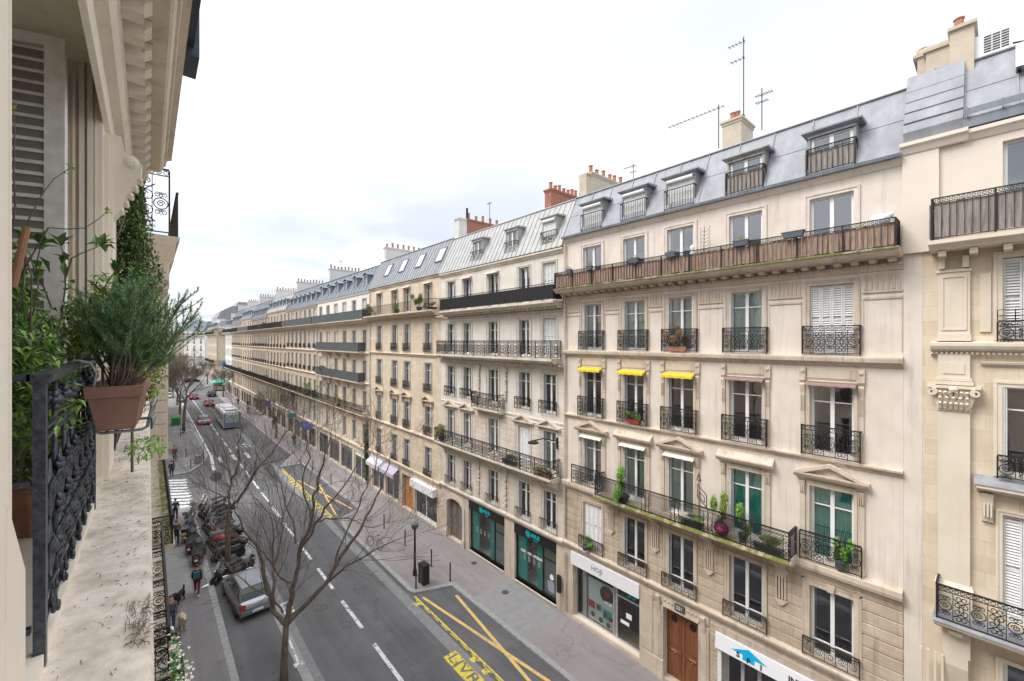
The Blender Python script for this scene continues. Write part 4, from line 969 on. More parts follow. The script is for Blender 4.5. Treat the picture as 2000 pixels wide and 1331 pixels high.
# door and shopfronts
dm = MB(); x0, x1 = A(24.70), A(26.75); c = (x0+x1)/2
dm.box(x0, c-.012, -.36, -.30, .08, 3.0); dm.box(c+.012, x1, -.36, -.30, .08, 3.0)
for s_ in (-1, 1):
    p, q = (x0+.12, c-.12) if s_ < 0 else (c+.12, x1-.12)
    for z0, z1 in ((.25, .95), (1.1, 2.75)): dm.box(p, q, -.30, -.28, z0, z1); dm.box(p+.08, q-.08, -.28, -.265, z0+.08, z1-.08)
do = dm.build('door', DOORG, c_.root); m = MB(); m.ball((c-.1, -.26, 1.15), .04, 8); m.ball((c+.1, -.26, 1.15), .04, 8); m.build('handle', BRASS, do)
m = MB(); n = 12
for k in range(n):
    a0_, a1_ = PI*k/n, PI*(k+1)/n; R0, R1 = (x1-x0)/2, (x1-x0)/2+.25
    m.prism([(c+R0*math.cos(a0_), 2.55+.5*math.sin(a0_)), (c+R0*math.cos(a1_), 2.55+.5*math.sin(a1_)), (c+R1*math.cos(a1_), 2.55+.85*math.sin(a1_)), (c+R1*math.cos(a0_), 2.55+.85*math.sin(a0_))], -.05, .08, 'y')
    m.prism([(c+R0*math.cos(a0_), 2.55+.5*math.sin(a0_)), (c+R0*math.cos(a1_), 2.55+.5*math.sin(a1_)), (c+R0*math.cos(a1_), 3.06), (c+R0*math.cos(a0_), 3.06)], -.28, -.06, 'y')
m.box(x0-.25, x0, 0, .08, 0, 2.55); m.box(x1, x1+.25, 0, .08, 0, 2.55); m.box(x0-.28, x0+.02, 0, .13, 0, .5); m.box(x1-.02, x1+.28, 0, .13, 0, .5); m.build('door_surround', STONE_CT, c_.root)
def office(x0, x1, lbl, words, door):
    m = MB(); fr = BLACKM
    for x in (x0+.03, x1-.03, x0+1.15): m.box(x-.035, x+.035, -.22, -.15, .2, 2.95)
    m.box(x0, x1, -.22, -.15, .15, .22); m.box(x0+.06, x0+1.12, -.21, -.16, 2.25, 2.30)
    sf = m.build('shopfront', fr, c_.root)
    m = MB(); m.quad((x1-.05, -.18, .2), (x0+.05, -.18, .2), (x0+.05, -.18, 2.95), (x1-.05, -.18, 2.95)); m.build('pane', SHOPGLASS, sf)
    m = MB(); m.box(x1-.85, x1-.06, -.30, -.27, .2, 2.95); m.box(x0+1.35, x0+1.75, -.30, -.27, .2, 2.95); m.build('teal_panel', TEALP, sf)
    m = MB(); m.box(x0, x1, -1.48, -1.46, .1, 3.0); m.box(x0, x1, -1.45, -.25, .10, .14); m.build('shop_interior', plain('pale_shop_wall', (.72, .78, .76), .8), sf)
    m = MB()
    for k in range(4): m.box(x1-.70-k*.42, x1-.52-k*.42, -.262, -.257, 1.45, 1.78)
    m.build('notice', WHITET, sf); m = MB(); m.box(x0, x1, -.45, .05, .06, .15); m.build('shop_sill', STONE_AT, c_.root)
    if words:
        put('lettering', text_mesh('CDD . CDI . INTERIM', .20, WHITET, .004, bold=.006), sf, ((x0+x1)/2+.42, -.165, 2.0), (PI/2, 0, PI))
        m = MB(); m.box(x0+.30, x0+.80, -.17, -.165, .55, 1.15); m.build('sticker', plain('violet_grey_sticker', (.30, .30, .38), .5), sf); m = MB(); m.lathe([(.16, -.17), (.16, -.165)], (x0+.5, 0, 1.38), 8, 'y'); m.build('sticker', WHITET, sf)
    s_ = thing('shop_sign', lbl, 'sign', (16.8, 15.12, 0), PI/2); m = MB(); m.box(x0, x1, -.12, .03, 2.96, 3.54); m.build('board', BLACKM, s_)
    xc = (x0+x1)/2+.15
    put('lettering', text_mesh('IRIUS', .30, CYAN, .006, bold=.006), s_, (xc-.28, .04, 3.28), (PI/2, 0, PI)); put('lettering', text_mesh('INTERIM', .10, CYAN, .004), s_, (xc-.28, .04, 3.06), (PI/2, 0, PI))
    m = MB()
    for k in range(8):
        a0_ = k*PI/4; p = [(.05*math.cos(a0_-.5), .05*math.sin(a0_-.5)), (.22*math.cos(a0_-.13), .22*math.sin(a0_-.13)), (.22*math.cos(a0_+.13), .22*math.sin(a0_+.13)), (.05*math.cos(a0_+.5), .05*math.sin(a0_+.5))]
        m.prism([(xc+.34+x_, 3.26+z_) for x_, z_ in p], .03+(k % 2)*.002, .042+(k % 2)*.002, 'y')
    m.build('star_emblem', CYAN, s_)
office(A(20.13), A(23.95), 'black sign with cyan star over the teal shopfront next to the grey-brown arched door', False, 0)
office(A(15.72), A(19.17), 'black sign with cyan star over the teal shopfront next to the white drainpipe', True, 0)
t = thing('wall_box', 'slim black metal box fixed to the wall between the teal shopfront and the next building', 'box', (16.66, 15.33, 1.0), PI/2)
m = MB(); m.box(-.12, .12, 0, .12, .1, 1.0); m.build('casing', BLACKM, t); m = MB(); m.tube([(0, -.02, .1), (0, -.02, -.95)], .03, 6); m.build('pipe', STONE_BT, t)
t = thing('street_lamp', 'black wall-mounted street lamp arm on the joint right of the white building', 'lamp', (16.78, 15.6, 9.0), PI/2)
m = MB(); m.box(-.06, .06, 0, .06, -.3, .3); m.tube([(0, .05, .1), (.2, .9, .35), (.3, 1.5, .32)], .035, 8); m.build('arm', BLACKM, t); m = MB(); m.lathe([(.05, .1), (.28, 0), (.30, -.06), (.05, -.07)], (.3, 1.55, .25), 12); m.build('lamp_head', BLACKM, t)
# ================================================================ building D, honey stone, skylights
d_ = Bld('apartment_building', 'honey-coloured building with four skylights and an orange oak door', 27.62, 41.15)
A = d_.a
colsD = [(38.35, 39.45), (35.05, 36.15), (32.65, 33.75), (29.05, 30.15)]
F = {k: ops(colsD, *z) for k, z in dict(f1=(3.85, 6.08), f2=(7.06, 9.33), f3=(10.42, 12.76), f4=(13.65, 15.97), f5=(16.98, 19.1)).items()}
g = [(A(28.25), A(31.85), .15, 3.1), (A(32.05), A(34.1), .08, 2.95), (A(34.75), A(37.5), .2, 2.9), (A(37.9), A(40.6), .2, 2.9)]
d_.wall(0, 3.6, g, STONE_BT, name='ground_floor_wall', depth=.45); d_.wall(3.6, 19.65, F['f1']+F['f2']+F['f3']+F['f4']+F['f5'], STONE_D)
d_.interior(.1, 19.6, [3.8, 7.0, 10.4, 13.6, 16.9], 1.3); d_.rust(3.8, 6.75, [o+(.12,) for o in F['f1']], STONE_D, .34)
d_.strip([(0, 3.35), (.08, 3.4), (.14, 3.6), (.2, 3.66), (.2, 3.74), (0, 3.8)], STONE_DT); d_.strip([(0, 6.62), (.06, 6.66), (.12, 6.8), (.22, 6.86), (.22, 6.94), (0, 7.0)], STONE_DT)
d_.strip([(0, 13.2), (.06, 13.24), (.12, 13.38), (.18, 13.42), (0, 13.48)], STONE_DT); d_.strip([(0, 16.35), (.06, 16.38), (.10, 16.5), (0, 16.52)], STONE_DT, mod=[(.27, .13, .0, .5, 16.52, 16.66)]); d_.strip([(0, 19.4), (.1, 19.5), (.16, 19.6), (0, 19.64)], STONE_DT)
for i, (p, q) in enumerate(colsD):
    x0, x1 = A(p), A(q); c = (x0+x1)/2
    for k, (z0, z1) in enumerate(((3.85, 6.08), (7.06, 9.33), (10.42, 12.76), (13.65, 15.97), (16.98, 19.1))):
        d_.window(x0, x1, z0, z1, shutter=(1,) if k < 4 else None, sur='plain2', surmat=STONE_DT, curtain=(SHEER, TEALL, SHEER, TEALL, None)[k], gap=.3, awning=(CREAMC, .03, .25) if k == 4 else None)
        if k < 4: d_.rail(c, 1.25, z0, .72 if k else .5, 'far', .12, IRONR)
    m = MB(); W2 = .88; a = 9.72; m.prism([(0, a-.06), (.2, a), (.28, a+.06), (.28, a+.12), (0, a+.12)], c-W2, c+W2)
    for s_ in (-1, 1):
        pp = [(c+s_*W2, a+.12), (c+s_*(W2-.22), a+.12), (c, a+.42), (c, a+.55)]; m.prism(pp if s_ > 0 else pp[::-1], 0, .28, 'y'); m.prism([(0, 9.2), (.14, 9.3), (.2, 9.66), (0, 9.66)], c+s_*.68-.08, c+s_*.68+.08)
    m.build('pediment', STONE_DT, d_.root)
d_.balcony(A(27.75), A(41.0), 16.92, .80, STONE_DT, 'bars', .85, .26, IRONR)
d_.roof(19.65, 22.5, 1.15, ZINC, pitch=.45, gut=None, eave=.2)
ze, zr, run, eave = d_.slope; L = math.hypot(run+eave, zr-ze); nx, nz_ = (zr-ze)/L, (run+eave)/L
for y in (38.0, 34.9, 31.8, 28.5):
    c = A(y); m = MB(); pt = lambda q, o: (eave-(run+eave)*q+nx*o, ze+(zr-ze)*q+nz_*o)
    for (x0, x1, q0, q1) in ((c-.55, c-.47, .36, .78), (c+.47, c+.55, .36, .78), (c-.47, c+.47, .36, .385), (c-.47, c+.47, .755, .78)): m.prism([pt(q0, .0), pt(q0, .10), pt(q1, .10), pt(q1, .0)], x0, x1)
    sk = m.build('skylight', ZINCD, d_.rf)
    m = MB(); p0, p1 = pt(.385, .07), pt(.755, .07); m.quad((c+.47, *p0), (c-.47, *p0), (c-.47, *p1), (c+.47, *p1)); m.build('skylight_pane', plain('bright_skylight_glass', (.55, .60, .66), .06, spec=1.0), d_.rf)
for x in (d_.w-.12,): m = MB(); m.tube([(x, .10, 19.3), (x, .10, 17.3)], .06, 8); m.tube([(x, .10, 16.3), (x, .10, 7.1)], .06, 8); m.tube([(x, .10, 6.5), (x, .10, 3.9)], .06, 8); m.tube([(x, .10, 3.2), (x, .10, .1)], .06, 8); m.build('drainpipe', STONE_C, d_.root)
d_.chimney(d_.w-.3, .5, -1.4, -5.5, 22.0, 24.0, RENDERW, 7)
dm = MB(); x0, x1 = A(32.05), A(34.1); c = (x0+x1)/2; dm.box(x0, c-.012, -.36, -.30, .08, 2.95); dm.box(c+.012, x1, -.36, -.30, .08, 2.95)
for s_ in (-1, 1):
    p, q = (x0+.12, c-.12) if s_ < 0 else (c+.12, x1-.12)
    for z0, z1 in ((.25, 1.0), (1.15, 2.7)): dm.box(p, q, -.30, -.28, z0, z1); dm.box(p+.1, q-.1, -.28, -.262, z0+.1, z1-.1)
do = dm.build('door', DOORO, d_.root); m = MB(); m.ball((c-.1, -.26, 1.1), .04, 8); m.ball((c+.1, -.26, 1.1), .04, 8); m.build('handle', BRASS, do)
m = MB(); x0, x1 = A(28.25), A(31.85)
for x in (x0+.04, (x0+x1)/2, x1-.04): m.box(x-.05, x+.05, -.2, -.12, .3, 2.5)
m.box(x0, x1, -.2, -.12, .15, .35); sf = m.build('shopfront', WHITE, d_.root); m = MB(); m.quad((x1, -.16, .3), (x0, -.16, .3), (x0, -.16, 2.5), (x1, -.16, 2.5)); m.build('pane', SHOPGLASS, sf)
m = MB()
for k in range(5): m.ball((x0+.5+k*.65, -.6, .7+.3*(k % 2)), .22, 8, (1, .6, 1.4))
m.build('display', two_tone('shop_goods', (.20, .24, .14), (.62, .60, .55), 5, .8), sf)
s_ = thing('shop_sign', 'white box sign over the shop window between the orange door and the arched door', 'sign', (16.8, 27.62, 0), PI/2); m = MB(); m.box(x0-.05, x1+.05, .01, .42, 2.52, 3.12); m.build('board', SIGNW, s_)
for (p, q, nm, mt, lb) in ((34.75, 37.5, 'violet', plain('lilac_awning_cloth', (.45, .40, .50), .8), 'lilac-grey shop awning left of the orange oak door'), (37.9, 40.6, 'grey', plain('grey_awning_cloth', (.52, .52, .54), .8), 'pale grey shop awning beside the ivy pier')):
    x0, x1 = A(p), A(q); m = MB()
    for x in (x0+.04, (x0+x1)/2, x1-.04): m.box(x-.04, x+.04, -.2, -.12, .2, 2.6)
    m.box(x0, x1, -.2, -.12, 2.55, 2.65); sf = m.build('shopfront', WHITE, d_.root); m = MB(); m.quad((x1, -.16, .2), (x0, -.16, .2), (x0, -.16, 2.55), (x1, -.16, 2.55)); m.build('pane', SHOPGLASS, sf)
    m = MB(); m.add([(x0-.1, .05, 3.2), (x1+.1, .05, 3.2), (x1+.1, .62, 2.75), (x0-.1, .62, 2.75), (x1+.1, .62, 2.42), (x0-.1, .62, 2.42)], [(0, 1, 2, 3), (3, 2, 4, 5)]); m.box(x0-.12, x1+.12, .0, .1, 3.2, 3.32)
    for x in (x0, x1): m.tube([(x, .05, 2.7), (x, .60, 2.7)], .015, 5)
    m.build('awning', mt, d_.root)
# ================================================================ buildings further down the right side
def far_building(nm, label, Y0, Y1, cols, wall, trim, roofm, style, seed, eave_z=19.5, ridge=22.3, dorm=True, balc=('farplain', 'long2'), attic=None, chim=RENDERW, rails=None, arch=True, group=None, frame=None, simple=False, fl=None, awn=None, body=10.5, cap=2, b2=True):
    r = random.Random(seed); B = Bld(nm, label, Y0, Y1, group=group, frame=frame); w = B.w; n = cols
    fl = fl or ((3.75, 6.0), (7.15, 9.35), (10.4, 12.6), (13.5, 15.75), (16.75, 18.85)); op = []; cs = [(i+.5)*w/n+(r.random()-.5)*.15 for i in range(n)]
    for z0, z1 in fl: op += [(c-.5, c+.5, z0, z1) for c in cs]
    dz = (r.random()-.5)*.36; fl = tuple((p_+dz*(1 < i_ < 4), q_+dz*(1 < i_ < 4)) for i_, (p_, q_) in enumerate(fl)); op = []
    for z0, z1 in fl: op += [(c-.5, c+.5, z0, z1) for c in cs]
    gs = [(w*.03+i*w*.94/4+.3, w*.03+(i+1)*w*.94/4-.3, .15, 2.75) for i in range(4)]
    top = fl[-1][0]-.15
    B.wall(0, 3.4, gs, STONE_BT, name='ground_floor_wall', depth=.4, body=body); B.wall(3.4, top, [o for o in op if o[2] < top], wall, body=body); B.wall(top, eave_z, [o for o in op if o[2] > top], attic or wall, name='attic_wall', body=body)
    back = MB(); back.quad((.05, -.31, .1), (w-.05, -.31, .1), (w-.05, -.31, eave_z-.1), (.05, -.31, eave_z-.1)); 
    B.interior(.1, eave_z-.1, [f[0]-.05 for f in fl], 1.0)
    B.strip([(0, 3.1), (.1, 3.2), (.2, 3.4), (.2, 3.5), (0, 3.6)], trim); B.strip([(0, 6.6), (.1, 6.7), (.3, 6.9), (.3, 7.05), (0, 7.1)], trim)
    if not simple: B.strip([(0, 9.95), (.1, 10.05), (.2, 10.2), (0, 10.3)], trim); B.strip([(0, 13.0), (.1, 13.1), (.2, 13.3), (0, 13.4)], trim)
    B.strip([(0, 16.1), (.1, 16.2), (.5, 16.4), (.6, 16.6), (.6, 16.66), (0, 16.7)], trim); B.strip([(0, eave_z-.3), (.1, eave_z-.2), (.16, eave_z-.05), (0, eave_z)], attic or trim)
    for c in cs:
        for k, (z0, z1) in enumerate(fl):
            cu = SHEER if r.random() < .55 else None
            B.window(c-.5, c+.5, z0, z1, shutter=None if simple else ((1,) if r.random() < .7 else 'closed'), curtain=cu, gap=.2, sur=None if simple else 'plain2', surmat=trim, pane=GLASS if not simple else FARGLASS, smat=SHUT)
            if rails and k in rails: B.rail(c, 1.2, z0, .6, 'far', .12)
    for (x0, x1, z0, z1) in gs:
        m = MB(); m.box(x0, x0+.1, -.2, -.12, z0, z1); m.box(x1-.1, x1, -.2, -.12, z0, z1); m.box((x0+x1)/2-.04, (x0+x1)/2+.04, -.2, -.12, z0, z1); m.box(x0+.1, x1-.1, -.2, -.12, z1-.45, z1); sf = m.build('shopfront', r.choice([WHITE, BLACKM, IRONG, DOORG]), B.root)
        m = MB(); m.quad((x1-.1, -.16, z0), (x0+.1, -.16, z0), (x0+.1, -.16, z1-.45), (x1-.1, -.16, z1-.45)); m.build('pane', SHOPGLASS, sf)
    B.balcony(.1, w-.1, 16.72, .8, trim, style, .95, .2, IRONG if 'plain' in style else None, ret=True)
    if b2: B.balcony(.1, w-.1, 7.12, .8, trim, 'far', .95, .22, None, ret=True, consoles=[x for x in [w*k/4 for k in range(1, 4)]])
    B.roof(eave_z, ridge, 1.2, roofm, pitch=1.0, gut=None, eave=.15, body=body, top=.7)
    if dorm:
        for c in cs[::1 if n < 7 else 1]: B.dormer(c, 1.0, eave_z+.15, eave_z+1.75, -.15, ZINCD, style=None, arch=arch, cap=.12, pane=FARGLASS)
    if cap: B.chimney(w-.3, .5, -1.4, -5.6, ridge-.3, ridge+1.75, chim, 9, potm=pot_mesh_d())
    return B
e_ = far_building('apartment_building', 'sand-coloured building with a white attic, shared middle balconies and arched dormers', 41.15, 58.5, 6, STONE_E, STONE_DT, SLATE, 'farplain', 11, 19.6, attic=STONE_W, arch=True, rails=())
m = MB(); x = e_.w-.15; m.tube([(x, .12, 16.3), (x, .12, 7.2)], .08, 8); m.tube([(x, .12, 6.5), (x, .12, .1)], .08, 8); m.build('drainpipe', STONE_C, e_.root)
for z in (13.42, 10.32): e_.balcony(1.3, 15.6, z, .75, STONE_DT, 'farplain', .95, .25, IRONG, consoles=(6, 9, 12))
FB = [('long grey-sand building behind the street trees with a glass-screened top balcony and many arched dormers', 58.5, 74.7, 7, STONE_F, SLATE, 'farplain', 12, 19.3, (1, 2, 3)),
      ('sandy building with black top balcony screens beyond the glass-screened one', 74.7, 89.4, 6, STONE_BR, ZINCL, 'far', 13, 19.6, (1, 2, 3)),
      ('tan building with plants on its dark top balcony in the middle distance', 89.4, 105.0, 8, STONE_F, SLATE, 'far', 14, 19.0, (1, 2, 3)),
      ('pinkish sand building, second before the cross street on the right', 105.0, 119.0, 5, STONE_D, ZINC, 'farplain', 15, 19.4, (1, 2, 3)),
      ('narrow sand building next to the pale one at the cross street', 119.0, 133.0, 6, STONE_E, SLATE, 'far', 16, 18.8, (1, 2, 3))]
for (lb, y0, y1, n, st, rf, sty, sd_, ez, rl) in FB: far_building('apartment_building', lb, y0, y1, n, st, STONE_DT if st is not STONE_F else STONE_BT, rf, sty, sd_, ez, rails=rl, group=None)
far_building('apartment_building', 'narrow white-fronted building above the blue hanging sign at the cross street', 133.0, 146.0, 5, STONE_W, STONE_W, ZINC, 'far', 17, 18.3, 20.6, rails=(), simple=True, fl=((3.75, 5.8), (7.1, 9.2), (10.2, 12.2), (13.2, 15.2), (16.6, 18.0)))
# blocks that close the view
far_building('apartment_building', 'yellowish corner block facing the camera across the side street', 0, 16, 3, STONE_D, STONE_DT, ZINCL, 'far', 21, 18.6, 20.5, dorm=False, frame=((33.2, 166.0, 0), PI), simple=True, rails=(1, 2, 3), cap=0)
far_building('apartment_building', 'sandy block along the street beyond the side street', 166.3, 195, 9, STONE_E, STONE_DT, ZINCL, 'far', 22, 18.6, 21, frame=None, simple=True, rails=(), cap=1)
def facing(p0, p1):      # facade seen from the street between two ground points, local x from p0 to p1, outward to its left side
    d = Vector((p1[0]-p0[0], p1[1]-p0[1])); return ((p0[0], p0[1], 0), math.atan2(d.y, d.x)), d.length
fr, L = facing((17.5, 214), (11.5, 226)); far_building('apartment_building', 'white corner block with dark balconies closing the far end of the street', 0, L, 3, STONE_W, STONE_W, SLATE, 'far', 23, 18.7, 22.3, frame=fr, simple=True, rails=(2, 3), cap=1)
fr, L = facing((11.5, 226), (-22, 250)); far_building('apartment_building', 'long sandy block with pale mansard closing the far end of the street behind the trees', 0, L, 11, STONE_E, STONE_DT, ZINCL, 'far', 24, 18.7, 22.3, frame=fr, simple=True, rails=(), cap=2)
t = thing('domed_roof_block', 'blue-grey domed roof rising above the rooftops in the far distance', 'building', (40, 262, 0)); m = MB(); m.box(-14, 14, -10, 10, 0, 24); m.build('wall', STONE_E, t); m = MB(); m.prism([(-15, 24), (-13, 29), (-8, 32), (8, 32), (13, 29), (15, 24)], -10, 10, 'y'); m.prism([(-6, 32), (-5, 34.5), (5, 34.5), (6, 32)], -6, 6, 'y'); m.build('roof', ZINC, t)
# ================================================================ ground, road, pavements
def asphalt(name, c1, c2, tint=(.11, .10, .11)):
    m, t, b = newmat(name); L = t.links.new
    tcn = N(t, 'ShaderNodeTexCoord'); n1 = N(t, 'ShaderNodeTexNoise', Scale=.35, Detail=8.0, Roughness=.65); L(tcn.outputs['Object'], n1.inputs['Vector'])
    mp = N(t, 'ShaderNodeMapping'); mp.inputs['Scale'].default_value = (1.6, .07, 1); L(tcn.outputs['Object'], mp.inputs[0])
    n2 = N(t, 'ShaderNodeTexNoise', Scale=1.0, Detail=5.0, Roughness=.6); L(mp.outputs[0], n2.inputs['Vector'])
    n3 = N(t, 'ShaderNodeTexNoise', Scale=22.0, Detail=3.0, Roughness=.7); L(tcn.outputs['Object'], n3.inputs['Vector'])
    ma = N(t, 'ShaderNodeMath', operation='ADD'); L(n1.outputs[0], ma.inputs[0]); L(n2.outputs[0], ma.inputs[1])
    mb = N(t, 'ShaderNodeMath', operation='MULTIPLY_ADD'); L(n3.outputs[0], mb.inputs[0]); mb.inputs[1].default_value = .35; L(ma.outputs[0], mb.inputs[2])
    r = N(t, 'ShaderNodeValToRGB'); mr_ = N(t, 'ShaderNodeMapRange'); mr_.inputs[1].default_value = .85; mr_.inputs[2].default_value = 1.55; L(mb.outputs[0], mr_.inputs[0]); L(mr_.outputs[0], r.inputs[0])
    r.color_ramp.elements[0].color = rgba(c1); r.color_ramp.elements[1].color = rgba(c2)
    # fine cracks
    v = N(t, 'ShaderNodeTexVoronoi', feature='DISTANCE_TO_EDGE', Scale=.22); nw = N(t, 'ShaderNodeTexNoise', Scale=1.3, Detail=5.0)
    L(tcn.outputs['Object'], nw.inputs['Vector']); mv = N(t, 'ShaderNodeMix', data_type='RGBA', blend_type='LINEAR_LIGHT'); mv.inputs['Factor'].default_value = .55; L(tcn.outputs['Object'], mv.inputs['A']); L(nw.outputs['Color'], mv.inputs['B']); L(mv.outputs['Result'], v.inputs['Vector'])
    cr = N(t, 'ShaderNodeMapRange'); cr.inputs[1].default_value = .0; cr.inputs[2].default_value = .006; cr.inputs[3].default_value = .45; cr.inputs[4].default_value = 0; L(v.outputs['Distance'], cr.inputs[0])
    mm = N(t, 'ShaderNodeMix', data_type='RGBA'); L(cr.outputs[0], mm.inputs['Factor']); L(r.outputs[0], mm.inputs['A']); mm.inputs['B'].default_value = rgba([x*.5 for x in c1]); L(mm.outputs['Result'], b.inputs['Base Color'])
    b.inputs['Roughness'].default_value = .85
    bp = N(t, 'ShaderNodeBump', Strength=.3, Distance=.01); L(n3.outputs[0], bp.inputs['Height']); L(bp.outputs[0], b.inputs['Normal']); return m
ASPH = asphalt('road_asphalt', (.080, .078, .083), (.145, .141, .146))
PAVE = asphalt('pavement_asphalt', (.19, .172, .167), (.295, .27, .262))
PAVEL = asphalt('grey_pavement', (.135, .128, .132), (.225, .215, .215))
KERB = two_tone('granite_kerb', (.22, .22, .22), (.36, .355, .35), 4, .85, 0, .3, .7)
PAINT = two_tone('worn_white_paint', (.17, .17, .17), (.66, .66, .66), 5.5, .7, 0, .38, .50, detail=9.0)
PAINTY = two_tone('worn_yellow_paint', (.18, .17, .13), (.66, .53, .06), 5.5, .7, 0, .38, .50, detail=9.0)
PAINTO = two_tone('faded_orange_paint', (.40, .33, .22), (.66, .44, .13), 2.4, .7, 0, .35, .5)
PATCH = plain('grey_road_patch', (.20, .20, .205), .8, noise=.2, scale=5)
RZ = -.12
def structure(o): o['kind'] = 'structure'; return o
m = MB(); m.quad((-400, -400, RZ), (500, -400, RZ), (500, 900, RZ), (-400, 900, RZ)); structure(m.build('road', ASPH))
def pavement(name, poly, mat, kerb=True, w=.28):
    n = len(poly); m = MB(); m.mi = 0
    # shrink for the kerb ring
    def off(i):
        p0, p1, p2 = Vector(poly[i-1]), Vector(poly[i]), Vector(poly[(i+1) % n]); d1 = (p1-p0).normalized(); d2 = (p2-p1).normalized(); n1 = Vector((-d1.y, d1.x)); n2 = Vector((-d2.y, d2.x)); k = (n1+n2); k = k/max(.3, k.length_squared/2+1e-6)*1.0
        return p1+k*w
    inn = [off(i) for i in range(n)]
    m.add([(p[0], p[1], 0) for p in inn], [tuple(range(n))])
    m.mi = 1
    for i in range(n):
        j = (i+1) % n; m.quad((*poly[i], 0), (*poly[j], 0), (*inn[j], 0), (*inn[i], 0)); m.quad((*poly[i], RZ), (*poly[j], RZ), (*poly[j], 0), (*poly[i], 0))
    return structure(m.build(name, [mat, KERB]))
pavement('pavement', [(13.65, -40), (17.3, -40), (17.3, 146.0), (13.7, 146.0), (13.7, 58.5), (12.6, 56.5), (11.6, 54.5), (11.62, 54.0), (13.75, 54.0), (13.75, 36.2), (11.75, 35.2), (11.5, 33.6), (11.46, 22.4), (11.6, 22.05), (13.65, 21.25)], PAVE)
pavement('pavement', [(-1.2, -40), (2.95, -40), (2.95, 46.2), (1.0, 47.2), (-1.2, 47.2)], PAVEL)
pavement('pavement', [(-20, 58.6), (3.4, 58.6), (5.0, 61.6), (5.75, 66), (5.75, 158), (-1.0, 158), (-20, 158)], PAVEL)
pavement('pavement', [(13.7, 166), (60, 166), (60, 186), (17.4, 186), (17.4, 213), (14, 213)], PAVE)
m = MB()      # moto bay edge stones and gutter strip beside the carriageway, 4 mm above the road
m.box(5.02, 5.40, 12, 47.0, RZ, RZ+.03); m.box(5.10, 5.55, -40, 12, RZ, RZ+.03); structure(m.build('bay_edge', KERB))
m = MB(); m.quad((5.42, -40, RZ+.004), (5.75, -40, RZ+.004), (5.75, 47, RZ+.004), (5.42, 47, RZ+.004)); m.quad((10.75, -40, RZ+.004), (11.30, -40, RZ+.004), (11.30, 130, RZ+.004), (10.75, 130, RZ+.004)); structure(m.build('gutter', PATCH))
m = MB(); z = RZ+.008
def stripe(m, x0, y0, x1, y1, w, zz=z):
    d = Vector((x1-x0, y1-y0)).normalized(); n = Vector((-d.y, d.x))*w/2
    m.quad((x0-n.x, y0-n.y, zz), (x1-n.x, y1-n.y, zz), (x1+n.x, y1+n.y, zz), (x0+n.x, y0+n.y, zz))
y = 3.4
while y < 150:
    m.quad((8.16, y, z), (8.34, y, z), (8.34, y+3.0, z), (8.16, y+3.0, z)) if not (57 < y < 65) else None; y += 4.45
for i in range(10):    # pedestrian crossing of the side street, stripes square to the lens axis of the oblique street
    y = 47.6+i*1.02; stripe(m, 1.10+.0*i, y+.35, 3.0, y-.9, .5)
for i in range(3): x = 6.4+i*1.5; m.quad((x, 61.2, z), (x+.42, 61.2, z), (x+.42, 64.4, z), (x, 64.4, z))
m.quad((5.44, 58, z), (5.8, 58, z), (6.2, 66, z), (5.9, 66, z)); m.quad((5.9, 66.01, z), (6.1, 66.01, z), (6.1, 140, z), (5.9, 140, z))
for k in range(4): stripe(m, 9.2+k*.5, 67.5, 9.2+k*.5, 68.9, .16)
stripe(m, 9.3, 69.2, 10.6, 70.4, .2); stripe(m, 10.6, 69.2, 9.3, 70.4, .2)
for (x0, y0, x1, y1, w) in ((5.55, 26.0, 5.95, 26.0, .12), (5.55, 24.9, 5.95, 24.9, .12), (5.55, 24.9, 5.55, 26.0, .10), (5.95, 24.9, 5.95, 26.0, .1), (5.15, 20.8, 5.25, 24.5, .1), (4.95, 20.7, 5.3, 20.7, .3)): stripe(m, x0, y0, x1, y1, w, z+(.004 if w > .11 else .006)+.03)
structure(m.build('road_marking', PAINT))
m = MB(); z2 = RZ+.012
def dashes(x, y0, y1, w=.13, on=.62, off=.28):
    y = y0
    while y < y1: m.quad((x, y, z2), (x+w, y, z2), (x+w, min(y+on, y1), z2), (x, min(y+on, y1), z2)); m.quad((x-.26, y+.1, z2), (x-.002, y+.1, z2), (x-.002, y+.42, z2), (x-.26, y+.42, z2)) if rnd.random() < .3 else None; y += on+off
m.quad((11.50, -40, z2), (11.60, -40, z2), (11.60, 21.9, z2), (11.50, 21.9, z2)); dashes(11.42, 2, 21.5, .05)
m.quad((11.50, 35.6, z2), (11.62, 35.6, z2), (11.62, 53.6, z2), (11.50, 53.6, z2)); dashes(11.3, 36, 53, .15)
structure(m.build('road_marking', PAINTY))
m = MB(); z3 = RZ+.016
stripe(m, 11.85, 21.5, 13.25, 11.0, .17, z3); stripe(m, 13.4, 20.4, 11.9, 9.5, .17, z3+.004); stripe(m, 11.9, 36.2, 13.4, 47, .15, z3); stripe(m, 13.4, 36.8, 11.9, 48, .15, z3+.004); structure(m.build('road_marking', PAINTO))
m = MB()
for (x0, x1, y0, y1) in ((6.2, 7.0, 22, 31), (8.6, 10.4, 17.2, 19.4), (6.4, 7.6, 38, 40.5), (9.0, 9.6, 26, 48), (12.2, 13.2, 13.5, 15.2), (3.4, 4.6, 20.8, 22.6), (6.5, 8, 70, 74)): m.quad((x0, y0, RZ+.003), (x1, y0+.1, RZ+.003), (x1, y1+.15, RZ+.003), (x0, y1, RZ+.003))
structure(m.build('road_patch', asphalt('patch_asphalt', (.075, .075, .08), (.125, .122, .125))))
m = MB(); m.quad((10.32, 11.2, z2), (10.98, 11.2, z2), (10.98, 16.8, z2), (10.32, 16.8, z2)); structure(m.build('road_marking', PAINTY))
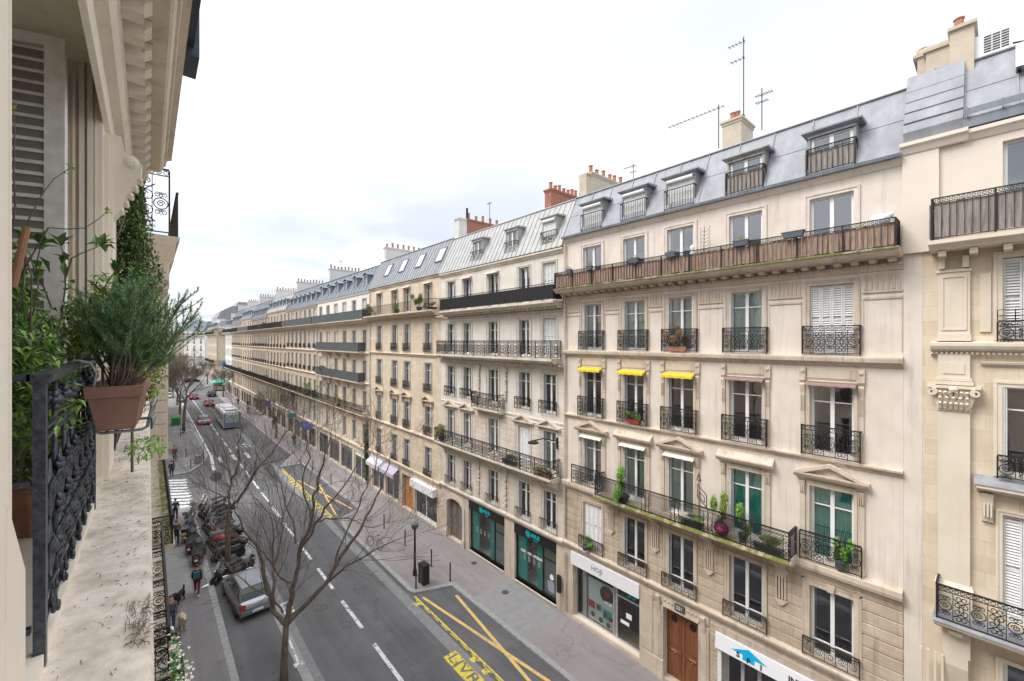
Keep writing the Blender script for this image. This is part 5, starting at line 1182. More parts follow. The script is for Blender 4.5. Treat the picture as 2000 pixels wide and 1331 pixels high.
tm = text_mesh('LIVRAISON', 1.0, plain('road_letter_grey', (.13, .13, .135), .8), .0005); o = structure(put('road_lettering', tm, None, (10.66, 14.0, z2+.004), (0, 0, -PI/2), (1, .78, 1)))
xs_ = [v.co.x for v in tm.vertices]; o.scale = (5.2/(max(xs_)-min(xs_)), .72, 1)
# slabs and patches on the pavements
m = MB()
for (x0, x1, y0, y1) in ((-.2, 1.95, 30.5, 37.7), (13.95, 16.6, 15.2, 19.4), (2.4, 4.8, 61.5, 66.5), (.9, 2.4, 66, 78)): m.quad((x0, y0, .004), (x1, y0, .004), (x1, y1, .004), (x0, y1, .004))
structure(m.build('pavement_patch', plain('pale_patch', (.25, .245, .245), .85, noise=.12, scale=2)))
def manhole(x, y, r, label, z=None):
    t = MB(); t.lathe([(r, 0), (r, .006), (r*.85, .007), (r*.8, .012), (r*.3, .012)], (0, 0, 0), 20); o = t.build('manhole_cover', two_tone('cast_iron_cover', (.07, .06, .055), (.16, .13, .11), 18, .6, .4), None, (x, y, .003 if x > 11 else RZ+.006)); tag(o, label, 'manhole cover')
manhole(7.2, 24.3, .33, 'round iron cover in the carriageway beside the bare tree'); manhole(9.6, 15.2, .33, 'round iron cover in the carriageway near the yellow lettering'); manhole(15.6, 18.62, .22, 'round cast iron cover in the pavement before the second teal shopfront'); manhole(16.1, 22.4, .2, 'small iron cover in the pavement before the first teal shopfront')
for i in range(4):
    pass
# ================================================================ our own side: facade, ledge, railing, shutter
LX = -.27
h_ = Bld('apartment_building', 'weathered cream facade in the foreground with a broad stone ledge and a bracketed cornice', -14.0, 11.9, X=LX, side=-1)
A = h_.a
LF = ((3.75, 6.2), (7.2, 9.7), (10.3, 12.7))
lc = [(-12.4, -11.2), (-9.4, -8.2), (-6.4, -5.2), (-3.4, -2.2), (-.4, .8), (2.6, 3.8), (5.6, 6.8), (8.6, 9.8)]
lo = [(A(q), A(p), z0, z1) for z0, z1 in LF for p, q in lc]
lo5 = [(A(q), A(p), 13.5, 16.0) for p, q in lc if q < -1] 
NEAR = [(A(4.62), A(1.62), 13.50, 16.7), (A(7.0), A(5.3), 13.50, 16.4)]
h_.wall(0, 13.2, lo, STONE_L, depth=.3); h_.wall(13.2, 17.0, lo5+NEAR, STONE_LW, name='upper_wall', depth=.45)
h_.wall(17.0, 19.6, [(A(q), A(p), 17.4, 19.4) for p, q in lc], STONE_L, name='attic_wall')
h_.interior(.1, 20, [4, 7.2, 10.3, 13.45, 17.3], 1.6)
for (p, q) in lc:
    for z0, z1 in LF+((17.4, 19.4),): h_.window(A(q), A(p), z0, z1, shutter=(1, -1) if z0 < 17 else None, curtain=SHEER if (p*7 % 2) < 1 else None, sur='plain2', surmat=STONE_LW)
    if q < -1: h_.window(A(q), A(p), 13.5, 16.0, shutter=(1, -1), sur='plain2', surmat=STONE_LW); h_.rail((A(p)+A(q))/2, 1.5, 13.5, 1.0, 'scroll', .1)
    h_.rail((A(p)+A(q))/2, 1.36, 10.3, .9, 'scroll', .13)
    m = MB(); m.box(A(q)-.42, A(q)-.16, 0, .20, 7.3, 12.95); m.box(A(q)-.46, A(q)-.12, 0, .24, 12.0, 12.2); m.box(A(q)-.46, A(q)-.12, 0, .24, 9.9, 10.1); m.build('pilaster', STONE_LW, h_.root)
h_.strip([(0, 3.3), (.1, 3.4), (.2, 3.6), (0, 3.7)], STONE_L)
# the ledge
m = MB(); LEDGE = two_tone('lichened_ledge_stone', (.45, .375, .30), (.76, .675, .585), 7, .95, 0, .30, .62, bump=.9, bd=.01)
m.prism([(-.45, 13.20), (0, 13.2), (.12, 13.22), (.20, 13.30), (.27, 13.32), (.285, 13.42), (.275, 13.445), (.18, 13.452), (-.45, 13.46)], 0, h_.w); lg = m.build('ledge', LEDGE, h_.root)
m = MB(); r = random.Random(2)      # moss, dry twigs and scratches on the ledge
for i in range(520):
    x, y = A(1.2+r.random()**.8*7), .02+r.random()*.24; l = .01+r.random()*.035; a = r.random()*PI
    m.add([(x, y, 13.4525), (x+l*math.cos(a), y+l*math.sin(a)*.5, 13.456), (x+l*math.cos(a)+.003, y+l*math.sin(a)*.5+.003, 13.453)], [(0, 1, 2)])
for i in range(90):
    x, y = A(2.05+r.random()*.35), .20+r.random()*.07; l = .03+r.random()*.07; a = r.random()*PI; m.tube([(x, y, 13.456), (x+l*math.cos(a)*.6, y+l*math.sin(a)*.3, 13.462), (x+l*math.cos(a), y+l*math.sin(a)*.4, 13.457)], .0012, 3)
tag(m.build('dry_debris', plain('dry_debris_brown', (.14, .11, .08), .9), lg), kind='stuff')
m = MB(); m.tube([(A(-1), .265, 13.02), (A(2.9), .265, 13.02)], .022, 8); m.tube([(A(3.05), .27, 12.95), (A(4.6), .27, 12.95)], .022, 8); m.tube([(A(4.9), .27, 12.9), (A(8.5), .27, 12.9)], .022, 8)
for y in (-.9, 1.2, 2.85, 3.1, 4.5, 5, 6.8, 8.4): m.box(A(y)-.02, A(y)+.02, .0, .27, 12.93, 12.96)
m.build('awning_tube', plain('blue_grey_tube', (.22, .26, .30), .4, .4), h_.root)
for (y0, y1, z) in ((-2, 1.9, 12.3), (2.6, 4.1, 12.0), (5.2, 7.0, 12.2)):
    m = MB(); m.box(A(y1), A(y0), .16, .255, z, z+.5); m.box(A(y1)+.02, A(y0)-.02, 0, .16, z+.38, z+.48); m.build('window_box_screen', SIGNW, h_.root)
# second floor balcony below with dividers
lb2 = h_.balcony(A(11.8), A(-13.8), 7.2, .82, STONE_LW, 'scroll', 1.0, .3, None, consoles=[A(y) for y in range(-12, 12, 3)])
for y in (3.2, 5.0, 6.6, 8.4, 10.2): put('divider', rail_mesh(.74, 1.05, 'scroll'), lb2, (A(y), .41, 7.2), (0, 0, PI/2))
h_.balcony(A(7.1), A(-13.8), 17.02, .5, STONE_L, 'scroll', .9, .2)
# cornice over our heads
m = MB(); y0, y1 = A(7.2), A(-13.9)
m.prism([(0, 16.28), (.03, 16.30), (.04, 16.44), (.10, 16.47), (.13, 16.53), (.11, 16.60), (.14, 16.64), (0, 16.64)], y0, y1); m.build('cornice_torus', STONE_LW, h_.root)
m = MB(); m.prism([(0, 16.78), (.38, 16.78), (.40, 16.80), (.42, 16.86), (.44, 16.87), (.46, 16.96), (.50, 17.01), (0, 17.015)], y0-.02, y1); m.build('cornice', STONE_L, h_.root)
x = y0+.04; k = 0
while x < y1-.3 and k < 34:
    m = MB(); m.box(x, x+.13, 0, .25, 16.645, 16.777); m.prism([(.25, 16.70), (.29, 16.74), (.29, 16.775), (.25, 16.775)], x-.01, x+.14); m.build('modillion', STONE_LW, h_.root); x += .29; k += 1
m = MB(); m.box(y0, y0+.04, .0, .27, 16.64, 16.775); m.build('cornice_end', STONE_LW, h_.root)
# jambs of the tall recess beside us
m = MB(); a0 = A(4.62)
m.box(a0-.45, a0+.012, -.45, -.13, 13.46, 16.7); jm = m.build('jamb', STONE_L, h_.root)
m = MB()
for (da, o0, o1) in ((.05, -.13, -.10), (.01, -.10, -.085), (.06, -.085, -.055), (.015, -.055, -.045)): m.box(a0-.2, a0+da, o0, o1, 13.46, 16.7)
m.box(a0-.2, a0+.03, -.045, -.003, 13.46, 16.7); m.build('stepped_jamb', STONE_LW, h_.root)
m = MB()
for da, o0, o1 in ((.04, -.165, -.15), (.07, -.20, -.19)): m.box(a0+.0, a0+da, o0, o1, 13.46, 16.6)
m.build('jamb_bead', STONE_LW, h_.root)
m = MB(); m.box(A(5.28), A(4.64), .0, .03, 13.46, 16.2); m.box(A(5.2), A(4.7), .03, .05, 15.2, 16.2); m.build('pier_panel', STONE_LW, h_.root)
# scrolled bracket at the top of the pier
m = MB(); ax_ = A(4.85); pts = []
prof = [(0, 15.55), (.05, 15.58), (.10, 15.66), (.12, 15.76), (.17, 15.88), (.22, 15.98), (.23, 16.06), (.19, 16.12), (.12, 16.14), (.10, 16.26), (0, 16.27)]
m.prism(prof, ax_-.10, ax_+.10); 
for s_ in (-1, 1):
    m.ribbon([(0, 0), (0, .001)], .001, .001, 0)
    for k in range(5): m.ball((ax_+s_*.05, .10+.03*k, 15.66+.07*k), .022, 6)
    m.lathe([(.055, -.012), (.055, .0), (.03, .02), (.005, .024)], (ax_+s_*.10, .16, 16.06), 12, 'x')
m.build('scroll_bracket', STONE_LW, h_.root)
m = MB(); r0, r1 = A(4.62), A(1.62)  # pale lining of the recess, added to bounce light onto the shutter
m.quad((r0, -1.15, 13.44), (r1, -1.15, 13.44), (r1, -1.15, 16.72), (r0, -1.15, 16.72)); m.quad((r0-.01, -1.15, 13.44), (r0-.01, -.45, 13.44), (r0-.01, -.45, 16.72), (r0-.01, -1.15, 16.72)); m.quad((r1, -1.15, 13.44), (r1, -1.15, 16.72), (r1, -.45, 16.72), (r1, -.45, 13.44))
m.quad((r0, -1.15, 16.72), (r1, -1.15, 16.72), (r1, -.3, 16.72), (r0, -.3, 16.72)); m.quad((r0, -1.15, 13.47), (r0, -.3, 13.47), (r1, -.3, 13.47), (r1, -1.15, 13.47)); m.build('recess_bounce_lining', STONE_LW, h_.root)
# the edge of our own window wall at the far left
m = MB(); m.box(A(1.735), A(1.60), -.06, -.012, 13.46, 16.7); m.box(A(1.742), A(1.725), -.07, -.009, 14.05, 16.7)
m.add([(A(1.86), -.07, 13.46), (A(1.86), -.002, 13.46), (A(1.62), -.002, 13.46), (A(1.62), -.07, 13.46), (A(1.86), -.07, 13.90), (A(1.86), -.002, 13.90), (A(1.62), .004, 14.16), (A(1.62), -.07, 14.16)], [(0, 3, 2, 1), (4, 5, 6, 7), (0, 1, 5, 4), (1, 2, 6, 5), (2, 3, 7, 6), (3, 0, 4, 7)]); m.build('wall_pier', STONE_LW, h_.root)
# grey louvred shutter standing open inside the recess
m = MB(); shutter_leaf(m, 0, .62, 0, 0, 3.12, .076, .105, False); m.box(.105, .515, -.014, .014, 1.55, 1.68)
o = m.build('shutter', GREYSH, h_.root, (A(4.16), -.155, 13.5), (0, 0, 0)); mbk = MB(); mbk.box(.106, .514, -.0015, .0015, .10, 3.04); mbk.build('louvre_gap_shade', plain('gap_shade_grey', (.22, .21, .20), .8), o)  # thin dark sheet added as painted shade in the gaps between slats
dirn = Vector((-.951, .308))            # world direction from the free edge back to the hinge
o.rotation_euler = (0, 0, math.atan2(-dirn.x*-1, -dirn.y))   # set below in local axes
lx, ly = -dirn.y, dirn.x                # local x = -Y world, local y = +X world
o.rotation_euler = (0, 0, math.atan2(ly, lx))
# dark blue zinc box under the roof edge above
m = MB(); m.box(A(7.5), A(6.9), .58, .78, 18.3, 19.6); m.box(A(7.5), A(-4), .60, .72, 18.42, 18.9); m.build('zinc_trough', plain('blue_black_zinc', (.05, .065, .085), .45, .3, noise=.2), h_.root)
h_.roof(19.6, 20.7, 1.0, ZINC, pitch=1.0, eave=.3, top=.3); [h_.chimney(A(y), .7, -1.5, -4, 20, 22.3, RENDER, 5) for y in (3.0, -8.0)]
# ---- ornate cast iron guard of the recess
gd = h_.root; GX = 0.0
def cast_guard(name, y0, y1, ret):
    g_ = MB(); o = -.012; zb, zt = 13.455, 14.455; xa, xb = A(y1), A(y0)
    g_.box(xa, xb, o-.028, o+.032, zt-.022, zt); g_.box(xa, xb, o-.02, o+.024, zt-.032, zt-.021)
    par = g_.build(name, IRONB, h_.root)
    m = MB(); m.box(xb-.034, xb, o-.014, o+.016, zb, zt-.031); m.build('corner_post', IRONB, par)
    m = MB(); m.box(xa, xa+.036, o-.018, o+.018, zb, zt-.031); m.build('post', IRONB, par)
    for z in (zt-.20, zt-.235, zb+.20, zb+.12): m = MB(); m.box(xa+.036, xb-.042, o-.008, o+.008, z-.006, z+.006); m.build('cross_bar', IRONB, par)
    n = max(4, round((xb-xa)/.14)); pm = MB()
    for q in ((xb-.066), (xb-.10)): pm.box(q-.008, q+.008, o-.008, o+.008, zb+.1, zt-.03)
    for k in range(n):
        c = xa+.08+(k+.5)*(xb-xa-.22)/n; 
        if k % 2: pm.box(c-.007, c+.007, o-.008, o+.008, zb+.06, zt-.031)
        rr = random.Random(k+5)
        if k % 2 == 0:
            for z in (zb+.34, zb+.56):
                for s_ in (-1, 1):
                    pts = [(c+s_*p, q) for p, q in [(0, z-.11), (.035, z-.07), (.05, z-.02), (.035, z+.03), (.01, z+.05), (0, z+.11)]]
                    pm.tube([(p, o, q) for p, q in pts], [.007, .010, .012, .011, .008, .005], 6)
                    pm.tube([(c+s_*.05, o, z-.02), (c+s_*.075, o+.012, z+.02), (c+s_*.06, o+.02, z+.05), (c+s_*.045, o+.012, z+.03)], [.008, .009, .007, .004], 5)
                pm.ball((c, o+.008, z), .024, 8, (1, .9, 1.3))
            pm.ball((c, o, zt-.11), .036, 8); pm.ball((c, o+.02, zt-.11), .022, 8)
            for q in range(7): a = q*2*PI/7; pm.ball((c+.030*math.cos(a), o+.018, zt-.11+.030*math.sin(a)), .013, 6)
            # leaf clusters hanging at the bottom
            for q in range(8): pm.ball((c+(rr.random()-.5)*.06, o+.008+rr.random()*.014, zb+.15+(rr.random()-.5)*.09), .009+rr.random()*.008, 6, (1.2, .6, 1.5))
        else:
            for z, s_ in ((zb+.30, 1), (zb+.47, -1), (zb+.62, 1)):
                for q in range(6): a = q*PI/3; pm.tube([(c, o, z), (c+.026*math.cos(a), o+.018, z+.026*math.sin(a)), (c+.045*math.cos(a+.4), o+.010, z+.045*math.sin(a+.4))], [.010, .013, .004], 5)
                pm.ball((c, o+.015, z), .016, 6)
    pm.build('ornament', IRONB, par, smooth=True)
    if ret:
        m = MB(); m.box(xb-.034, xb, -.42, o-.02, zt-.022, zt); m.box(xb-.03, xb-.006, -.42, o-.02, zb+.62, zb+.64); m.box(xb-.03, xb-.006, -.42, o-.02, zb+.12, zb+.14)
        for q in (-.1, -.2, -.3): m.box(xb-.026, xb-.01, q-.008, q+.008, zb, zt-.02)
        m.build('side_rail', IRONB, par)
cast_guard('railing', 2.13, 3.93, True); cast_guard('railing', 5.42, 6.92, False)
# ---- next house on our side with a bow window, a lattice screen and a mossy balcony
n_ = Bld('apartment_building', 'neighbouring stone building on our side with a banded bow and a mossy balcony', 12.0, 46.0, X=LX, side=-1)
A = n_.a
nc = [(20+i*3.1, 21.1+i*3.1) for i in range(8)]; no = [(A(q), A(p), z0, z1) for z0, z1 in ((3.75, 6.2), (7.3, 9.7), (10.5, 12.7), (13.7, 15.9), (17.1, 19)) for p, q in nc]
n_.wall(0, 20, no, STONE_E); n_.interior(.1, 20, [4, 7.2, 10.4, 13.6, 17], 1.2)
for (p, q) in nc:
    for z0, z1 in ((3.75, 6.2), (7.3, 9.7), (10.5, 12.7), (13.7, 15.9), (17.1, 19)): n_.window(A(q), A(p), z0, z1, shutter=(1,), pane=GLASS, curtain=SHEER if p % 2 < 1 else None)
    n_.rail((A(p)+A(q))/2, 1.3, 10.5, .9, 'far', .1); n_.rail((A(p)+A(q))/2, 1.3, 13.7, .9, 'far', .1)
m = MB(); z = 11.95; xb = A(12.02); xa = A(17.5)
while z < 16.6:
    m.prism([(0, z), (.58, z), (.60, z+.012), (.60, z+.24), (.58, z+.25), (0, z+.25)], xa, xb) ; z += .262
m.build('bow_wall', stone('bow_sand_stone', (.60, .52, .43), None, .08, .3), n_.root)
for q in range(8): m = MB(); m.prism([(0, 11.3-q*.02), (.2, 11.4), (.5-q*.04, 11.7), (.58, 11.94), (0, 11.94)], xa+q*.66, xa+q*.66+.5) if q % 2 == 0 else None; (m.build('corbel', STONE_E, n_.root) if m.v else None)
m = MB(); m.prism([(0, 15.85), (.58, 15.9), (.60, 16.2), (.70, 16.35), (.74, 16.75), (.80, 16.8), (.80, 16.88), (0, 16.9)], xa-.1, xb+.05); m.box(xb+.051, xb+.09, .05, .62, 15.7, 16.55); m.box(xb+.091, xb+.11, .18, .50, 15.85, 16.45); m.build('bow_cornice', STONE_E, n_.root)
m = MB(); c0 = xb+.02     # lattice screen
gx0, gx1 = .22, .70
put('screen', rail_mesh(.58, 1.45, 'scroll', IRONR), n_.root, (c0, .33, 16.9), (0, 0, PI/2)); n_.rail((xa+xb)/2, 5.4, 16.9, 1.0, 'scroll', .76, IRONR)
m = MB(); m.prism([(0, 6.95), (.80, 7.0), (.98, 7.1), (1.0, 7.2), (0, 7.24)], A(35.6), A(19.5)); nb = m.build('balcony', MOSS, n_.root)
put('railing', rail_mesh(16.0, 1.05, 'scroll'), nb, (A(27.55), .93, 7.22)); put('railing', rail_mesh(.9, 1.05, 'scroll'), nb, (A(19.58), .47, 7.22), (0, 0, PI/2))
b3 = n_.balcony(A(19.4), A(12.05), 7.2, .67, STONE_LW, 'scroll', 1.0, .3, None)
for y in (14.6, 12.9, 16.6): put('divider', rail_mesh(.6, 1.0, 'scroll'), b3, (A(y), .33, 7.2), (0, 0, PI/2))
m = MB(); m.prism([(.70, 7.215), (.96, 7.21), (1.01, 7.15), (1.0, 7.05), (.97, 7.24), (.70, 7.245)], A(35.5), A(19.6)); m.build('moss', MOSSG, nb)
n_.strip([(0, 6.6), (.2, 6.8), (.3, 6.9), (0, 7.0)], STONE_E); n_.strip([(0, 16.2), (.2, 16.4), (.3, 16.6), (0, 16.7)], STONE_E, a1=A(18)); n_.roof(20, 22.3, 1.1, SLATE, pitch=1.0)
m = MB(); m.box(A(46.0)-.0, A(45.3), 0, .06, 0, 20); m.build('corner_stones', STONE_E, n_.root)
for i, (y0, y1, lb) in enumerate(((59.6, 78, 'stone corner building past the side street on our side'), (78, 98, 'second building past the side street on our side'), (98, 120, 'third building past the side street on our side'))):
    B = Bld('apartment_building', lb, y0, y1, X=1.15, side=-1); B.wall(0, 20, [], STONE_E)
    for k in range(5):
        for z in (3.8, 7.2, 10.5, 13.7, 17): B.window((k+.35)*(y1-y0)/5, (k+.35)*(y1-y0)/5+1.1, z, z+2.1, pane=FARGLASS, depth=-.05)
    B.strip([(0, 6.6), (.3, 6.9), (0, 7.0)], STONE_E); B.roof(20, 22.3, 1.1, SLATE, pitch=1.2)
# ================================================================ trees
def rot_to(v, ax, ang): return Matrix.Rotation(ang, 3, ax) @ v
def grow(m, p, d, L, r, depth, rr, up=.10, nseg=4, spread=.55, kids=(2, 3), minr=.005):
    pts = [p]; rs = [r]; q = p.copy(); dd = d.copy(); r1 = max(minr, r*.55)
    for i in range(nseg):
        dd = (dd+Vector((rr.gauss(0, .11), rr.gauss(0, .11), rr.gauss(0, .08)+up*.35))).normalized(); q = q+dd*(L/nseg); pts.append(q.copy()); rs.append(r+(r1-r)*(i+1)/nseg)
    m.tube(pts, rs, 5 if r > .02 else 3, cap=False)
    if depth <= 0: return
    n = rr.randint(*kids)
    for k in range(n):
        t = .35+.65*(k+rr.random()*.6)/n; i = min(nseg-1, int(t*nseg)); base = pts[i]+(pts[i+1]-pts[i])*(t*nseg-i if t < 1 else 1)
        ax = Vector((rr.gauss(0, 1), rr.gauss(0, 1), rr.gauss(0, 1))).normalized(); nd = rot_to(dd, ax, spread*(.6+.8*rr.random())).normalized()
        grow(m, base, nd, L*(.62+.25*rr.random()), max(minr, r1*.8), depth-1, rr, up, nseg, spread, kids, minr)
    grow(m, pts[-1], dd, L*.7, r1, depth-1, rr, up, nseg, spread, kids, minr)
def limb_tree(name, label, base, D, trunk, limbs, seed, group='bare street trees', twig=1.0, dens=1.0, rt=.16):
    # limbs traced as points (image x, image y, extra depth, radius), placed round the trunk at its distance
    rr = random.Random(seed); t = thing(name, label, 'tree', base, 0, group); B = Vector(base)
    def W(p, off=0): return atD(p[0], p[1], D+off)-B
    m = MB(); tp = [Vector((0, 0, -.05))]+[W(p) for p in trunk]
    m.tube(tp, [rt*1.25]+[rt*(1-.12*i) for i in range(len(trunk))], 10); m.build('trunk', BARKT, t, smooth=True)
    m = MB(); tw = MB()
    for lb in limbs:
        pts = []; o0, o1, r0, r1 = lb[0]; P = lb[1:]
        n = len(P); raw = [W(p, o0+(o1-o0)*i/(n-1)) for i, p in enumerate(P)]; rad = [r0+(r1-r0)*i/(n-1) for i in range(n)]
        # subdivide with a little wobble
        fine = [raw[0]]; fr = [rad[0]]
        for i in range(n-1):
            for k in (1, 2, 3):
                q = raw[i].lerp(raw[i+1], k/3); w_ = (raw[i+1]-raw[i]).length*.035
                if k < 3: q = q+Vector((rr.gauss(0, w_), rr.gauss(0, w_), rr.gauss(0, w_*.6)))
                fine.append(q); fr.append(rad[i]+(rad[i+1]-rad[i])*k/3)
        m.tube(fine, fr, 7, cap=False)
        for i in range(2, len(fine)):
            if rr.random() < .62*dens:
                d = (fine[i]-fine[i-1]).normalized(); ax = Vector((rr.gauss(0, 1), rr.gauss(0, 1), rr.gauss(0, 1))).normalized(); nd = rot_to(d, ax, .5+.6*rr.random()).normalized()
                grow(tw, fine[i], nd, (.6+.9*rr.random())*twig, min(.018, fr[i]*.55), 3, rr, .12, 4, .6, (1, 2))
        grow(tw, fine[-1], (fine[-1]-fine[-2]).normalized(), 1.0*twig, max(.006, r1*.9), 3, rr, .1, 4, .5, (2, 3))
    cr = m.build('crown', BARK, t, smooth=True); tag(tw.build('twigs', BARK, cr), kind='stuff')
    return t
def Z5(*p): return [(300+x*500/1384, 850+y*500/1384) for x, y in p]
limb_tree('bare_tree', 'largest bare tree, forking above the kerb beside the silver car', (4.38, 19.96, RZ), 17.96, Z5((705, 1250), (712, 1120), (716, 1020)), [
    [(0, -1.2, .105, .018)]+Z5((716, 1030), (640, 900), (605, 800), (590, 690), (560, 600), (480, 510), (442, 420), (430, 380)),
    [(-.2, .9, .06, .014)]+Z5((648, 905), (655, 790), (648, 690), (650, 560), (630, 430), (562, 350), (520, 300)),
    [(0, .3, .12, .016)]+Z5((712, 1020), (742, 900), (765, 790), (785, 650), (850, 480), (860, 330), (900, 200), (945, 60), (960, -30)),
    [(.1, 1.2, .05, .012)]+Z5((768, 590), (762, 500), (720, 400), (690, 260), (622, 150), (600, 60)),
    [(.1, -1.3, .06, .012)]+Z5((787, 640), (870, 480), (960, 360), (1062, 230), (1120, 120)),
    [(0, 1.0, .115, .014)]+Z5((722, 1020), (820, 920), (935, 800), (1010, 655), (1100, 540), (1150, 440), (1200, 340), (1262, 190), (1300, 100)),
    [(.4, -.8, .055, .010)]+Z5((935, 800), (1040, 705), (1140, 660), (1260, 590), (1384, 545)),
    [(.4, 1.6, .05, .012)]+Z5((965, 740), (1000, 620), (1090, 430), (1150, 290), (1205, 140), (1210, 20)),
    [(0, -1.0, .05, .010)]+Z5((742, 800), (690, 775), (640, 700), (600, 640), (520, 570), (450, 540)),
    [(0, -.9, .045, .010)]+Z5((850, 450), (812, 320), (820, 180), (832, 20), (800, -60)),
    [(-.4, 1.3, .045, .010)]+Z5((650, 700), (690, 560), (700, 430), (760, 300), (770, 160)),
    [(.2, -1.2, .04, .010)]+Z5((870, 480), (930, 450), (1060, 450), (1180, 500), (1290, 470)),
    [(0, .8, .05, .010)]+Z5((700, 960), (640, 880), (560, 840), (470, 770), (430, 740))], 5, rt=.15)
def Z1(*p): return [(330+x*.1352, 930+y*.1352) for x, y in p]
limb_tree('bare_tree', 'bare tree rising from the packed motorcycles with a round sign behind it', (3.92, 33.0, RZ), 27.52, Z1((850, 1100), (845, 800), (862, 560), (870, 450)), [
    [(0, 1.0, .085, .016)]+Z1((868, 460), (870, 300), (900, 60), (870, -80), (830, -250), (790, -420), (740, -620)),
    [(.2, -1.0, .07, .014)]+Z1((895, 60), (975, -30), (1010, -200), (1000, -400), (1040, -620), (1030, -820)),
    [(0, -1.0, .10, .016)]+Z1((880, 460), (980, 370), (1080, 230), (1200, 10), (1330, -170), (1480, -320), (1620, -520), (1700, -640)),
    [(0, .8, .05, .008)]+Z1((835, 330), (740, 270), (640, 230), (520, 180), (430, 60), (360, -10), (280, -60)),
    [(.2, 1.2, .045, .010)]+Z1((850, -100), (720, -200), (640, -420), (560, -560), (480, -640)),
    [(-.2, 1.2, .045, .010)]+Z1((1210, 0), (1260, -250), (1380, -480), (1390, -700)),
    [(-.2, -1.2, .045, .010)]+Z1((1330, -170), (1500, -200), (1700, -260), (1850, -380)),
    [(0, -.8, .03, .008)]+Z1((880, 160), (800, 110), (740, 100))], 6, rt=.17, twig=1.15, dens=1.1)
def Z2(*p): return [(320+x*240/1775, 740+y*240/1775) for x, y in p]
limb_tree('bare_tree', 'slender bare tree by the green bin past the side street', (4.2, 84.0, 0), 66.2, Z2((285, 640), (305, 400), (330, 270)), [
    [(0, 1, .12, .03)]+Z2((330, 270), (320, 170), (290, 60), (250, -60), (230, -150)), [(0, -1, .11, .03)]+Z2((335, 270), (400, 200), (470, 130), (540, 60), (590, -20)),
    [(0, 1, .1, .03)]+Z2((325, 200), (370, 90), (420, -20), (430, -120)), [(0, -1, .08, .03)]+Z2((310, 330), (250, 230), (200, 120), (150, 40))], 8, rt=.2, twig=1.7)
def simple_tree(label, x, y, h, seed, dark=False):
    rr = random.Random(seed); t = thing('bare_tree', label, 'tree', (x, y, 0), 0, 'bare street trees'); m = MB(); m.tube([(0, 0, -.05), (.05, 0, h*.25), (0, .05, h*.4)], [.20, .16, .13], 8); m.build('trunk', BARKT, t)
    tw = MB()
    for k in range(7):
        a = k*2*PI/7+rr.random(); d = Vector((math.cos(a)*.65, math.sin(a)*.65, .9)).normalized(); grow(tw, Vector((0, .03, h*(.30+.1*rr.random()))), d, h*.28, .075, 4, rr, .18, 3, .5, (2, 3), .014)
    tag(tw.build('crown', BARK, t), kind='stuff'); return t
for i, (x, y, h, lb) in enumerate(((4.6, 104, 9.5, 'bare tree with a dense brown crown, nearest of the far left row'), (4.9, 121, 10, 'second bare tree of the far left row'), (4.7, 139, 10, 'third bare tree of the far left row'), (4.8, 158, 10.5, 'farthest bare tree of the far left row'),
                                   (14.6, 131, 7, 'small bare tree by the red sign near the green kiosk'), (14.4, 70.5, 7.0, 'bare pavement tree on the right near the teal sign'), (14.8, 172, 8, 'bare tree past the side street on the right'), (9.5, 205, 9, 'bare tree at the far end of the street'))):
    simple_tree(lb, x, y, h, 30+i)
# ================================================================ vehicles
CARG = plain('car_glass', (.012, .03, .034), .12, spec=.5)
TYRE = plain('tyre_rubber', (.02, .02, .02), .85); RIM = plain('wheel_alloy', (.40, .41, .42), .35, .8)
REDL = plain('red_lamp_lens', (.40, .01, .01), .2); CLEARL = plain('clear_lamp_lens', (.75, .75, .72), .15)
LITR = plain('lit_red_lamp', (.8, .05, .03), .3); 
lb_ = LITR.node_tree.nodes['Principled BSDF']; lb_.inputs['Emission Color'].default_value = (1, .08, .04, 1); lb_.inputs['Emission Strength'].default_value = .6
def paint(name, c, met=.5): return plain(name, c, .28, met, noise=.04, scale=3)
def wheel(parent, x, y, r, w):
    m = MB(); m.lathe([(r*.62, -w/2), (r*.93, -w/2), (r, -w*.35), (r, w*.35), (r*.93, w/2), (r*.62, w/2)], (0, 0, 0), 20, 'y'); o = m.build('wheel', TYRE, parent, (x, y, r))
    m = MB(); m.lathe([(r*.60, -w*.42), (r*.62, w*.42), (r*.12, w*.30)], (0, 0, 0), 16, 'y'); m.build('rim', RIM, o)
